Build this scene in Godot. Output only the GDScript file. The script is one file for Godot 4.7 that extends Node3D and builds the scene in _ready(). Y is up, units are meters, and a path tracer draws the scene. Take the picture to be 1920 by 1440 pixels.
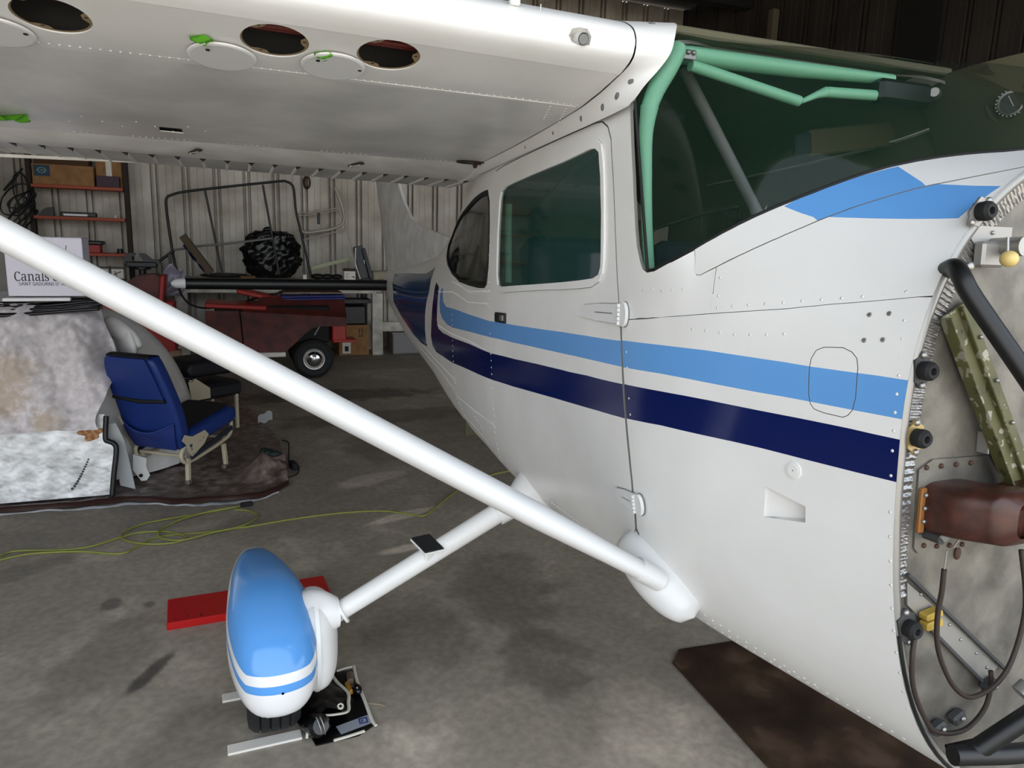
extends Node3D
# A high-wing light aeroplane under repair in a corrugated metal hangar. Units are metres, y is up.
# World: x runs towards the open hangar front, z towards the aeroplane's starboard wing tip.

var M := {}                      # materials
var taken := {}
var plane: Node3D

func _ready() -> void:
	# ---------------------------------------------------------------- camera, sky, exposure
	var cam := Camera3D.new()
	cam.name = "camera"
	cam.fov = 55.664
	cam.near = 0.05
	cam.far = 200.0
	add_child(cam)
	cam.transform = Transform3D(Basis(Vector3(0.356781, 0.031576, -0.933654), Vector3(-0.190501, 0.980887, -0.039623), Vector3(0.914558, 0.191999, 0.355977)).orthonormalized(), Vector3(0.74042, 1.57741, 1.42815))
	cam.current = true
	var sky_mat := ProceduralSkyMaterial.new()
	sky_mat.sky_top_color = Color(0.80, 0.86, 0.93)
	sky_mat.sky_horizon_color = Color(0.93, 0.94, 0.95)
	sky_mat.sky_curve = 0.25
	sky_mat.ground_bottom_color = Color(0.42, 0.41, 0.39)
	sky_mat.ground_horizon_color = Color(0.62, 0.61, 0.58)
	sky_mat.energy_multiplier = 1.0
	var sky := Sky.new()
	sky.sky_material = sky_mat
	var env := Environment.new()
	env.background_mode = Environment.BG_SKY
	env.sky = sky
	env.background_energy_multiplier = 3.6
	env.tonemap_mode = Environment.TONE_MAPPER_LINEAR
	env.tonemap_exposure = 1.0
	env.ambient_light_source = Environment.AMBIENT_SOURCE_SKY
	env.sdfgi_enabled = true
	env.ssao_enabled = true
	env.ssil_enabled = true
	var we := WorldEnvironment.new()
	we.name = "world_environment"
	we.environment = env
	add_child(we)
	# the sun stands high behind the hangar: it lights the apron, and the apron lights the hangar from below
	var sun := DirectionalLight3D.new()
	sun.name = "sun"
	sun.light_energy = 7.0
	sun.light_color = Color(1.0, 0.96, 0.9)
	sun.light_angular_distance = 0.53
	sun.shadow_enabled = true
	add_child(sun)
	sun.look_at_from_position(Vector3(-4, 12, -1), Vector3(0, 0, 0), Vector3.RIGHT)
	make_materials()
	build_hangar()
	build_airplane()
	build_left_group()
	build_background()
	build_floor_things()

# ==================================================================== mesh building
class Slot:
	var v := PackedVector3Array()
	var n := PackedVector3Array()
	var t := PackedVector2Array()

class Mesher:
	var slots := {}
	var order := []
	var org := Vector3.ZERO      # the base of the thing, taken off every point
	func slot(m) -> Slot:
		if not slots.has(m):
			slots[m] = Slot.new()
			order.append(m)
		return slots[m]
	func tri(m, a: Vector3, b: Vector3, c: Vector3, na := Vector3.ZERO, nb := Vector3.ZERO, nc := Vector3.ZERO, ua := Vector2.ZERO, ub := Vector2.ZERO, uc := Vector2.ZERO) -> void:
		var g := (c - a).cross(b - a)
		if g.length_squared() < 1e-18: return
		if na == Vector3.ZERO:
			na = g.normalized(); nb = na; nc = na
		var s := slot(m)
		a -= org; b -= org; c -= org
		if g.dot(na + nb + nc) < 0.0:
			s.v.append_array([a, c, b]); s.n.append_array([na, nc, nb]); s.t.append_array([ua, uc, ub])
		else:
			s.v.append_array([a, b, c]); s.n.append_array([na, nb, nc]); s.t.append_array([ua, ub, uc])
	func quad(m, a: Vector3, b: Vector3, c: Vector3, d: Vector3, n := Vector3.ZERO, uv := false) -> void:
		if uv:
			tri(m, a, b, c, n, n, n, Vector2(0, 1), Vector2(1, 1), Vector2(1, 0))
			tri(m, a, c, d, n, n, n, Vector2(0, 1), Vector2(1, 0), Vector2(0, 0))
		else:
			tri(m, a, b, c, n, n, n)
			tri(m, a, c, d, n, n, n)
	# f(u, v) for u, v in 0..1 -> Vector3; smooth normals; faces turned outward for closed shapes
	func grid(m, f: Callable, nu: int, nv: int, wrap_u := false, wrap_v := false, uvf = null) -> void:
		var p := []
		var cu := nu if wrap_u else nu + 1
		var cv := nv if wrap_v else nv + 1
		var mid := Vector3.ZERO
		for i in cu:
			var row := PackedVector3Array()
			for j in cv:
				var q: Vector3 = f.call(float(i) / nu, float(j) / nv)
				row.append(q)
				mid += q
			p.append(row)
		mid /= float(cu * cv)
		var nn := []
		for i in cu:
			var row := PackedVector3Array()
			for j in cv:
				var i0 := (i - 1 + cu) % cu if wrap_u else maxi(i - 1, 0)
				var i1 := (i + 1) % cu if wrap_u else mini(i + 1, cu - 1)
				var j0 := (j - 1 + cv) % cv if wrap_v else maxi(j - 1, 0)
				var j1 := (j + 1) % cv if wrap_v else mini(j + 1, cv - 1)
				var du: Vector3 = p[i1][j] - p[i0][j]
				var dv: Vector3 = p[i][j1] - p[i][j0]
				if du.length() < 1e-6:
					var jj := clampi(j + (1 if j == 0 else -1), 0, cv - 1)
					du = p[i1][jj] - p[i0][jj]
				if dv.length() < 1e-6:
					var ii := clampi(i + (1 if i == 0 else -1), 0, cu - 1)
					dv = p[ii][j1] - p[ii][j0]
				row.append(du.cross(dv).normalized())
			nn.append(row)
		var vol := 0.0
		for i in nu:
			for j in nv:
				var a: Vector3 = p[i][j] - mid
				var b: Vector3 = p[(i + 1) % cu][j] - mid
				var c: Vector3 = p[(i + 1) % cu][(j + 1) % cv] - mid
				var d: Vector3 = p[i][(j + 1) % cv] - mid
				vol += a.dot(b.cross(c)) + a.dot(c.cross(d))
		var sg := 1.0 if vol >= 0.0 else -1.0
		for i in nu:
			for j in nv:
				var i1 := (i + 1) % cu
				var j1 := (j + 1) % cv
				var ua := Vector2(float(i) / nu, float(j) / nv)
				var ub := Vector2(float(i + 1) / nu, float(j) / nv)
				var uc := Vector2(float(i + 1) / nu, float(j + 1) / nv)
				var ud := Vector2(float(i) / nu, float(j + 1) / nv)
				if uvf != null:
					ua = uvf.call(p[i][j]); ub = uvf.call(p[i1][j]); uc = uvf.call(p[i1][j1]); ud = uvf.call(p[i][j1])
				tri(m, p[i][j], p[i1][j], p[i1][j1], nn[i][j] * sg, nn[i1][j] * sg, nn[i1][j1] * sg, ua, ub, uc)
				tri(m, p[i][j], p[i1][j1], p[i][j1], nn[i][j] * sg, nn[i1][j1] * sg, nn[i][j1] * sg, ua, uc, ud)
	func tube(m, path: Array, radius, sides := 10, caps := true, flat := 1.0, flat_dir := Vector3.UP) -> void:
		# flat < 1 squeezes the section across flat_dir
		var k := path.size()
		var rings := []
		var nor := []
		var up := Vector3.ZERO
		for i in k:
			var d: Vector3 = (path[mini(i + 1, k - 1)] - path[maxi(i - 1, 0)]).normalized()
			if i == 0:
				up = flat_dir - d * d.dot(flat_dir)
				if up.length() < 0.05: up = Vector3(0.31, 0.2, 0.93) - d * d.dot(Vector3(0.31, 0.2, 0.93))
				up = up.normalized()
			else:
				up = (up - d * d.dot(up)).normalized()
			var side := d.cross(up)
			var r: float = radius[i] if radius is Array else radius
			var ring := PackedVector3Array()
			var nr := PackedVector3Array()
			for s in sides:
				var a := TAU * s / sides
				ring.append(path[i] + up * (cos(a) * r * flat) + side * (sin(a) * r))
				nr.append((up * (cos(a) / flat) + side * sin(a)).normalized())
			rings.append(ring)
			nor.append(nr)
		for i in k - 1:
			for s in sides:
				var t := (s + 1) % sides
				tri(m, rings[i][s], rings[i + 1][s], rings[i + 1][t], nor[i][s], nor[i + 1][s], nor[i + 1][t])
				tri(m, rings[i][s], rings[i + 1][t], rings[i][t], nor[i][s], nor[i + 1][t], nor[i][t])
		if caps:
			for e in [0, k - 1]:
				var d: Vector3 = (path[0] - path[1]).normalized() if e == 0 else (path[k - 1] - path[k - 2]).normalized()
				for s in range(1, sides - 1):
					tri(m, rings[e][0], rings[e][s], rings[e][s + 1], d, d, d)
	func bar(m, a: Vector3, b: Vector3, r: float, sides := 10) -> void:
		tube(m, [a, b], r, sides)
	# box with chamfered edges
	func box(m, c: Vector3, size: Vector3, basis := Basis.IDENTITY, bev := 0.004) -> void:
		var h := size * 0.5
		bev = minf(bev, minf(h.x, minf(h.y, h.z)) * 0.45)
		var P := func(sx, sy, sz, ax): # corner vertex belonging to the face across axis ax
			var q := Vector3(sx * h.x, sy * h.y, sz * h.z)
			for k in 3:
				if k != ax: q[k] -= signf(q[k]) * bev
			return c + basis * q
		for ax in 3:
			for s in [-1.0, 1.0]:
				var n := Vector3.ZERO
				n[ax] = s
				var u := (ax + 1) % 3
				var w := (ax + 2) % 3
				var q := []
				for e in [[-1, -1], [1, -1], [1, 1], [-1, 1]]:
					var sg := Vector3.ZERO
					sg[ax] = s; sg[u] = e[0]; sg[w] = e[1]
					q.append(P.call(sg.x, sg.y, sg.z, ax))
				quad(m, q[0], q[1], q[2], q[3], (basis * n).normalized(), true)
		if bev <= 0.0: return
		for ax in 3:
			var u := (ax + 1) % 3
			var w := (ax + 2) % 3
			for su in [-1.0, 1.0]:
				for sw in [-1.0, 1.0]:
					var q := []
					for e in [[-1.0, u], [1.0, u], [1.0, w], [-1.0, w]]:
						var sg := Vector3.ZERO
						sg[ax] = e[0]; sg[u] = su; sg[w] = sw
						q.append(P.call(sg.x, sg.y, sg.z, e[1]))
					var n := Vector3.ZERO
					n[u] = su; n[w] = sw
					quad(m, q[0], q[1], q[2], q[3], (basis * n).normalized())
		for sx in [-1.0, 1.0]:
			for sy in [-1.0, 1.0]:
				for sz in [-1.0, 1.0]:
					var n := (basis * Vector3(sx, sy, sz)).normalized()
					tri(m, P.call(sx, sy, sz, 0), P.call(sx, sy, sz, 1), P.call(sx, sy, sz, 2), n, n, n)
	# box stretched between two points, w across `side`, h across the third direction
	func beam(m, a: Vector3, b: Vector3, w: float, h: float, side := Vector3.UP, bev := 0.003) -> void:
		var d := (b - a).normalized()
		var s := (side - d * d.dot(side)).normalized()
		box(m, (a + b) * 0.5, Vector3((b - a).length(), w, h), Basis(d, s, d.cross(s)), bev)
	func lathe(m, prof: Array, o: Vector3, axis: Vector3, sides := 20) -> void:
		var z := axis.normalized()
		var x := (Vector3.UP if absf(z.y) < 0.8 else Vector3.RIGHT).cross(z).normalized()
		var y := z.cross(x)
		for i in prof.size() - 1:
			var a: Vector2 = prof[i]
			var b: Vector2 = prof[i + 1]
			if a.is_equal_approx(b): continue
			var t := (b - a).normalized()
			var nr := Vector2(t.y, -t.x)
			for s in sides:
				var c0 := x * cos(TAU * s / sides) + y * sin(TAU * s / sides)
				var c1 := x * cos(TAU * (s + 1) / sides) + y * sin(TAU * (s + 1) / sides)
				var n0 := (c0 * nr.x + z * nr.y).normalized()
				var n1 := (c1 * nr.x + z * nr.y).normalized()
				var p00 := o + c0 * a.x + z * a.y
				var p01 := o + c1 * a.x + z * a.y
				var p10 := o + c0 * b.x + z * b.y
				var p11 := o + c1 * b.x + z * b.y
				tri(m, p00, p10, p11, n0, n0, n1)
				tri(m, p00, p11, p01, n0, n1, n1)
	func ball(m, c: Vector3, r: Vector3, basis := Basis.IDENTITY, nu := 20, nv := 12) -> void:
		grid(m, func(u, v): return c + basis * Vector3(r.x * cos(TAU * u) * sin(PI * v), r.y * cos(PI * v), r.z * sin(TAU * u) * sin(PI * v)), nu, nv, true, false)
	# a flat outline with thickness: outline in the plane (u, w) at o, thickness along n
	func plate(m, outline: Array, o: Vector3, u: Vector3, w: Vector3, n: Vector3, thick: float, holes := []) -> void:
		var loops: Array = [PackedVector2Array(outline)]
		for hl in holes:
			var next := []
			for lp in loops: next.append_array(Geometry2D.clip_polygons(lp, PackedVector2Array(hl)))
			loops = next
			# a hole inside: cut it open with a slit
			if loops.size() == 2 and (Geometry2D.is_polygon_clockwise(loops[0]) != Geometry2D.is_polygon_clockwise(loops[1])):
				loops = slit(loops)
		for lp in loops:
			var idx := Geometry2D.triangulate_polygon(lp)
			for k in range(0, idx.size(), 3):
				var a: Vector2 = lp[idx[k]]
				var b: Vector2 = lp[idx[k + 1]]
				var c: Vector2 = lp[idx[k + 2]]
				for s in [0.0, 1.0]:
					var nn := n if s == 1.0 else -n
					tri(m, o + u * a.x + w * a.y + n * thick * s, o + u * b.x + w * b.y + n * thick * s, o + u * c.x + w * c.y + n * thick * s, nn, nn, nn)
		for lp in [outline] + holes:
			for k in lp.size():
				var a: Vector2 = lp[k]
				var b: Vector2 = lp[(k + 1) % lp.size()]
				quad(m, o + u * a.x + w * a.y, o + u * b.x + w * b.y, o + u * b.x + w * b.y + n * thick, o + u * a.x + w * a.y + n * thick)
	func slit(two: Array) -> Array:
		var a: PackedVector2Array = two[0]
		var b: PackedVector2Array = two[1]
		if Geometry2D.is_polygon_clockwise(a):
			var t := a; a = b; b = t
		var best := 1e9
		var ia := 0
		var ib := 0
		for i in a.size():
			for j in b.size():
				var d := a[i].distance_squared_to(b[j])
				if d < best: best = d; ia = i; ib = j
		var r := PackedVector2Array()
		for i in a.size() + 1: r.append(a[(ia + i) % a.size()])
		for j in b.size() + 1: r.append(b[(ib + j) % b.size()] + Vector2(0.00002, 0.00002))
		return [r]
	func mesh() -> ArrayMesh:
		var am := ArrayMesh.new()
		for m in order:
			var s: Slot = slots[m]
			if s.v.is_empty(): continue
			var arr := []
			arr.resize(Mesh.ARRAY_MAX)
			arr[Mesh.ARRAY_VERTEX] = s.v
			arr[Mesh.ARRAY_NORMAL] = s.n
			arr[Mesh.ARRAY_TEX_UV] = s.t
			am.add_surface_from_arrays(Mesh.PRIMITIVE_TRIANGLES, arr)
			am.surface_set_material(am.get_surface_count() - 1, m)
		return am

# A curved sheet cut to an outline in its own (u, v), with holes, painted areas and folded-in edges.
class Sheet:
	var map: Callable            # (u, v) -> [position, normal]
	var step := Vector2(0.05, 4.0)
	var off := 0.0
	var lip_mat = null
	func emit(ms: Mesher, m, poly: PackedVector2Array) -> void:
		if poly.size() < 3: return
		var idx := Geometry2D.triangulate_polygon(poly)
		if idx.is_empty():
			var tidy := PackedVector2Array()
			for k in poly.size():
				var p := poly[k]
				var q := poly[(k + 1) % poly.size()]
				if p.distance_to(q) > 0.0004: tidy.append(p)
			poly = tidy
			if poly.size() < 3: return
			idx = Geometry2D.triangulate_polygon(poly)
			if idx.is_empty():
				for k in range(1, poly.size() - 1): idx.append_array([0, k, k + 1])
		var pos := []
		for p in poly:
			var r: Array = map.call(p.x, p.y)
			pos.append([r[0] + r[1] * off, r[1]])
		for k in range(0, idx.size(), 3):
			var a: Array = pos[idx[k]]
			var b: Array = pos[idx[k + 1]]
			var c: Array = pos[idx[k + 2]]
			ms.tri(m, a[0], b[0], c[0], a[1], b[1], c[1], poly[idx[k]], poly[idx[k + 1]], poly[idx[k + 2]])
	func minus(polys: Array, cut: PackedVector2Array) -> Array:
		var r := []
		for p in polys: r.append_array(Geometry2D.clip_polygons(p, cut))
		return r
	func cell(ms: Mesher, m, outline: PackedVector2Array, holes: Array, paints: Array, lo: Vector2, hi: Vector2, depth: int) -> void:
		var rect := PackedVector2Array([lo, Vector2(hi.x, lo.y), hi, Vector2(lo.x, hi.y)])
		var pieces: Array = Geometry2D.intersect_polygons(outline, rect)
		for h in holes: pieces = minus(pieces, h)
		var jobs := []
		for pt in paints:
			var inside := []
			for p in pieces: inside.append_array(Geometry2D.intersect_polygons(p, pt[1]))
			if inside.is_empty(): continue
			pieces = minus(pieces, pt[1])
			jobs.append([pt[0], inside])
		jobs.append([m, pieces])
		for j in jobs:
			for p in j[1]:
				if Geometry2D.is_polygon_clockwise(p) and depth < 6:
					var mid := (lo + hi) * 0.5
					cell(ms, m, outline, holes, paints, lo, mid, depth + 1)
					cell(ms, m, outline, holes, paints, mid, hi, depth + 1)
					cell(ms, m, outline, holes, paints, Vector2(lo.x, mid.y), Vector2(mid.x, hi.y), depth + 1)
					cell(ms, m, outline, holes, paints, Vector2(mid.x, lo.y), Vector2(hi.x, mid.y), depth + 1)
					return
		for j in jobs:
			for p in j[1]: emit(ms, j[0], p)
	func cut(ms: Mesher, m, outline: PackedVector2Array, holes := [], paints := [], lip := 0.008) -> void:
		var lo := outline[0]
		var hi := outline[0]
		for p in outline:
			lo = lo.min(p)
			hi = hi.max(p)
		var i0 := floori(lo.x / step.x)
		var i1 := ceili(hi.x / step.x)
		var j0 := floori(lo.y / step.y)
		var j1 := ceili(hi.y / step.y)
		for i in range(i0, i1):
			for j in range(j0, j1):
				cell(ms, m, outline, holes, paints, Vector2(i, j) * step, Vector2(i + 1, j + 1) * step, 0)
		if lip > 0.0:
			for lp in [outline] + holes:
				for k in lp.size():
					var a: Vector2 = lp[k]
					var b: Vector2 = lp[(k + 1) % lp.size()]
					var parts := maxi(1, ceili(maxf(absf(b.x - a.x) / step.x, absf(b.y - a.y) / step.y)))
					for s in parts:
						var q0 := a.lerp(b, float(s) / parts)
						var q1 := a.lerp(b, float(s + 1) / parts)
						var r0: Array = map.call(q0.x, q0.y)
						var r1: Array = map.call(q1.x, q1.y)
						ms.quad(m if lip_mat == null else lip_mat, r0[0] + r0[1] * off, r1[0] + r1[1] * off, r1[0] + r1[1] * (off - lip), r0[0] + r0[1] * (off - lip))

# ==================================================================== scene tree helpers
func from(base: Vector3) -> Mesher:
	var ms := Mesher.new()
	ms.org = base
	return ms

func numbered(called: String) -> String:
	taken[called] = taken.get(called, -1) + 1
	return called if taken[called] == 0 else "%s_%03d" % [called, taken[called]]

func part(called: String, ms: Mesher, parent: Node) -> MeshInstance3D:
	var o := MeshInstance3D.new()
	o.mesh = ms.mesh()
	o.name = called
	var k := 0
	while parent.has_node(NodePath(o.name)):
		k += 1
		o.name = "%s_%03d" % [called, k]
	parent.add_child(o)
	return o

func branch(called: String, parent: Node) -> Node3D:
	var o := Node3D.new()
	o.name = called
	var k := 0
	while parent.has_node(NodePath(o.name)):
		k += 1
		o.name = "%s_%03d" % [called, k]
	parent.add_child(o)
	return o

func tag(o: Node, label: String, category: String, group := "") -> void:
	o.set_meta("label", label)
	o.set_meta("category", category)
	if group: o.set_meta("group", group)

func thing(called: String, label: String, category: String, at := Vector3.ZERO, turn := 0.0, group := "") -> Node3D:
	var o := Node3D.new()
	o.name = numbered(called)
	add_child(o)
	o.position = at
	o.rotation.y = turn
	tag(o, label, category, group)
	return o

func single(called: String, label: String, category: String, ms: Mesher, at := Vector3.ZERO, turn := 0.0, group := "") -> MeshInstance3D:
	var o := MeshInstance3D.new()
	o.mesh = ms.mesh()
	o.name = numbered(called)
	add_child(o)
	o.position = at
	o.rotation.y = turn
	tag(o, label, category, group)
	return o

func struct(called: String, ms: Mesher, label := "", parent: Node = null) -> MeshInstance3D:
	var o := MeshInstance3D.new()
	o.mesh = ms.mesh()
	o.name = called if parent else numbered(called)
	(parent if parent else self).add_child(o, true)
	if parent == null:
		o.set_meta("kind", "structure")
		if label: o.set_meta("label", label)
	return o

func smooth_path(pts: Array, per := 6, closed := false) -> Array:
	var r := []
	var k := pts.size()
	for i in (k if closed else k - 1):
		var a = pts[(i - 1 + k) % k] if closed else pts[maxi(i - 1, 0)]
		var b = pts[i]
		var c = pts[(i + 1) % k]
		var d = pts[(i + 2) % k] if closed else pts[mini(i + 2, k - 1)]
		for j in per:
			var t := float(j) / per
			r.append(b.cubic_interpolate(c, a, d, t))
	if not closed: r.append(pts[k - 1])
	return r

func at_curve(pts: Array, t: float) -> Vector3:
	var k := pts.size() - 1
	var i := clampi(int(t * k), 0, k - 1)
	var a: Vector3 = pts[maxi(i - 1, 0)]
	var b: Vector3 = pts[i]
	var c: Vector3 = pts[i + 1]
	var d: Vector3 = pts[mini(i + 2, k)]
	return b.cubic_interpolate(c, a, d, t * k - i)

func circle(c: Vector2, r, n := 20) -> PackedVector2Array:
	var rr: Vector2 = r if r is Vector2 else Vector2(r, r)
	var p := PackedVector2Array()
	for i in n: p.append(c + Vector2(cos(TAU * i / n), sin(TAU * i / n)) * rr)
	return p

func mat(col: Color, rough := 0.6, metal := 0.0, opts := {}) -> StandardMaterial3D:
	var m := StandardMaterial3D.new()
	m.albedo_color = col
	m.roughness = rough
	m.metallic = metal
	for k in opts: m.set(k, opts[k])
	return m

func noise_tex(seed_: int, freq: float, lo: Color, hi: Color, oct := 4, size := 512, warp := 0.0, gain := 0.5) -> ImageTexture:
	var f := FastNoiseLite.new()
	f.seed = seed_
	f.frequency = freq
	f.fractal_octaves = oct
	f.fractal_gain = gain
	if warp > 0.0:
		f.domain_warp_enabled = true
		f.domain_warp_amplitude = warp
		f.domain_warp_frequency = freq * 1.5
	var src := f.get_seamless_image(size, size)
	var img := Image.create(size, size, false, Image.FORMAT_RGB8)
	for y in size:
		for x in size: img.set_pixel(x, y, lo.lerp(hi, src.get_pixel(x, y).r))
	return ImageTexture.create_from_image(img)

func tri_mat(tex: Texture2D, scale: float, rough := 0.6, metal := 0.0, opts := {}) -> StandardMaterial3D:
	var m := mat(Color.WHITE, rough, metal, opts)
	m.albedo_texture = tex
	m.uv1_triplanar = true
	m.uv1_scale = Vector3.ONE * scale
	return m

func make_materials() -> void:
	var dirt := noise_tex(3, 0.012, Color(0.80, 0.785, 0.76), Color(0.95, 0.945, 0.935), 5, 512, 20.0)
	var skin := noise_tex(8, 0.008, Color(0.885, 0.878, 0.862), Color(0.925, 0.92, 0.91), 4, 512, 10.0)
	M.white = tri_mat(skin, 0.9, 0.34)
	M.white_dirty = tri_mat(dirt, 0.7, 0.4)
	M.wing_aft = tri_mat(noise_tex(19, 0.006, Color(0.77, 0.77, 0.76), Color(0.95, 0.94, 0.92), 4, 512, 40.0), 0.75, 0.28)
	M.flap = tri_mat(noise_tex(20, 0.012, Color(0.66, 0.66, 0.645), Color(0.82, 0.815, 0.795), 4, 256), 0.9, 0.42)
	M.white_clean = mat(Color(0.875, 0.873, 0.865), 0.3)
	M.seam = mat(Color(0.47, 0.46, 0.43), 0.8)
	M.rivet = mat(Color(0.95, 0.945, 0.93), 0.3)  # whiter than the skin: the glint of the domed heads, put into the colour
	M.light_blue = mat(Color(0.39, 0.62, 0.86), 0.25)
	M.navy = mat(Color(0.012, 0.085, 0.32), 0.14)
	M.tail_blue = mat(Color(0.13, 0.27, 0.46), 0.1)
	M.dark = mat(Color(0.05, 0.05, 0.05), 0.8)
	M.black = mat(Color(0.045, 0.045, 0.048), 0.45)
	M.rubber = mat(Color(0.07, 0.07, 0.072), 0.75)
	M.black_gloss = mat(Color(0.035, 0.035, 0.04), 0.22)
	M.steel = mat(Color(0.62, 0.61, 0.59), 0.38, 0.8)
	M.chrome = mat(Color(0.8, 0.8, 0.8), 0.15, 1.0)
	M.alu = mat(Color(0.60, 0.59, 0.57), 0.45, 0.6)
	M.mint = mat(Color(0.56, 0.83, 0.68), 0.45)
	M.mint_dim = mat(Color(0.55, 0.72, 0.60), 0.6)
	M.glass_windscreen = mat(Color(0.13, 0.235, 0.185, 0.32), 0.04, 0.0, {"metallic_specular": 0.26, "transparency": BaseMaterial3D.TRANSPARENCY_ALPHA})
	M.glass_side = mat(Color(0.08, 0.265, 0.235, 0.64), 0.05, 0.0, {"transparency": BaseMaterial3D.TRANSPARENCY_ALPHA})
	M.glass_rear = mat(Color(0.12, 0.15, 0.13, 0.35), 0.05, 0.0, {"transparency": BaseMaterial3D.TRANSPARENCY_ALPHA})
	M.interior = mat(Color(0.33, 0.32, 0.24), 0.8)
	M.tan = mat(Color(0.55, 0.47, 0.35), 0.8)
	M.red = mat(Color(0.68, 0.05, 0.05), 0.35)
	M.red_dull = tri_mat(noise_tex(12, 0.02, Color(0.24, 0.10, 0.085), Color(0.42, 0.17, 0.14), 4, 256), 0.9, 0.6)
	M.red_bright = mat(Color(0.62, 0.12, 0.07), 0.5)
	M.orange_wood = mat(Color(0.64, 0.27, 0.15), 0.6)
	M.card = tri_mat(noise_tex(22, 0.02, Color(0.52, 0.38, 0.23), Color(0.62, 0.46, 0.29), 3, 256), 1.5, 0.85)
	M.carton_white = mat(Color(0.84, 0.82, 0.86), 0.7)
	M.bench_white = tri_mat(noise_tex(31, 0.03, Color(0.62, 0.60, 0.55), Color(0.84, 0.82, 0.78), 4, 256), 0.7, 0.7)
	M.brown_dark = mat(Color(0.17, 0.13, 0.10), 0.8)
	M.wood = tri_mat(noise_tex(25, 0.02, Color(0.42, 0.33, 0.24), Color(0.60, 0.50, 0.38), 4, 256), 1.5, 0.7)
	M.trim_white = mat(Color(0.85, 0.83, 0.79), 0.7)
	M.print_black = mat(Color(0.06, 0.06, 0.07), 0.7)
	M.blue_sheet = mat(Color(0.05, 0.12, 0.42), 0.5)
	M.grey = mat(Color(0.45, 0.45, 0.44), 0.6)
	M.grey_dark = mat(Color(0.22, 0.22, 0.22), 0.6)

func floor_texture() -> ImageTexture:
	# bare concrete: broad worn patches, wipe marks and darker spots; u runs with x, v with z over the covered square
	var s := 1024
	var a := FastNoiseLite.new()
	a.seed = 5; a.frequency = 0.006; a.fractal_octaves = 5; a.domain_warp_enabled = true; a.domain_warp_amplitude = 40.0; a.domain_warp_frequency = 0.006
	var b := FastNoiseLite.new()
	b.seed = 9; b.frequency = 0.05; b.fractal_octaves = 4
	var c := FastNoiseLite.new()
	c.seed = 14; c.frequency = 0.02; c.fractal_octaves = 3; c.domain_warp_enabled = true; c.domain_warp_amplitude = 30.0
	var ia := a.get_image(s, s)
	var ib := b.get_image(s, s)
	var ic := c.get_image(s, s)
	var img := Image.create(s, s, false, Image.FORMAT_RGB8)
	var spots := []
	for q in FLOOR_SPOTS: spots.append([Vector2((q[0] + 8.0) / 12.0 * s, (q[1] + 5.0) / 12.0 * s), Vector2(q[2], q[3]) / 12.0 * s, q[4], q[5]])
	for y in s:
		for x in s:
			var k := 0.93 + 0.20 * (ia.get_pixel(x, y).r - 0.5) + 0.10 * (ib.get_pixel(x, y).r - 0.5)
			var w := ic.get_pixel(x, y).r
			if w > 0.64: k += (w - 0.64) * 0.5
			img.set_pixel(x, y, Color(0.69 * k, 0.645 * k, 0.585 * k))
	for q in spots:
		var o: Vector2 = q[0]
		var r: Vector2 = q[1]
		var m := maxf(r.x, r.y) * 1.5
		for y in range(maxi(0, int(o.y - m)), mini(s, int(o.y + m) + 1)):
			for x in range(maxi(0, int(o.x - m)), mini(s, int(o.x + m) + 1)):
				var d := (Vector2(x, y) - o).rotated(-q[2]) / r
				var e := d.length() + 0.5 * (ib.get_pixel(x, y).r - 0.5)
				if e < 1.0:
					var p := img.get_pixel(x, y)
					var f: float = 1.0 + q[3] * smoothstep(1.0, 0.55, e)
					img.set_pixel(x, y, Color(p.r * f, p.g * f, p.b * f))
	return ImageTexture.create_from_image(img)

# worn and oily marks on the concrete: x, z, half length, half width, turn, how much lighter or darker
const FLOOR_SPOTS = [
	[-1.95, 1.75, 0.16, 0.035, 0.5, -0.42], [-2.55, 1.95, 0.07, 0.05, 0.2, -0.3], [-2.5, 1.8, 0.04, 0.03, 0.0, -0.25],
	[-1.6, 2.35, 0.04, 0.02, 0.0, -0.4], [-1.35, 2.1, 0.05, 0.02, 0.4, -0.35], [-1.1, 1.75, 0.12, 0.05, 1.0, -0.2],
	[-1.5, 1.6, 0.35, 0.16, 0.6, -0.16], [-2.1, 1.9, 0.4, 0.2, 0.3, -0.12], [-3.0, 2.4, 0.3, 0.1, 1.0, -0.15],
	[-3.2, 0.55, 0.3, 0.06, 1.2, 0.35], [-2.75, 0.62, 0.18, 0.05, 1.4, 0.4], [-3.9, 0.6, 0.35, 0.12, 1.1, 0.22],
	[-1.6, 0.35, 0.3, 0.2, 0.3, -0.18], [-1.15, 0.15, 0.3, 0.2, 0.3, 0.14], [-0.85, 0.35, 0.35, 0.25, 0.8, 0.12], [-0.55, 0.25, 0.4, 0.12, 0.6, 0.2],
	[-2.2, 0.3, 0.5, 0.3, 0.3, -0.15], [-1.9, 0.75, 0.3, 0.25, 0.3, -0.12], [-4.6, 0.4, 0.5, 0.3, 0.0, -0.15], [-5.6, 0.2, 1.2, 0.3, 1.5, -0.2],
	[-0.6, 0.9, 0.4, 0.3, 0.0, 0.12], [-1.2, 1.0, 0.25, 0.2, 0.0, 0.08], [-6.6, 0.5, 0.35, 1.2, 0.0, -0.35]]

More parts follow.
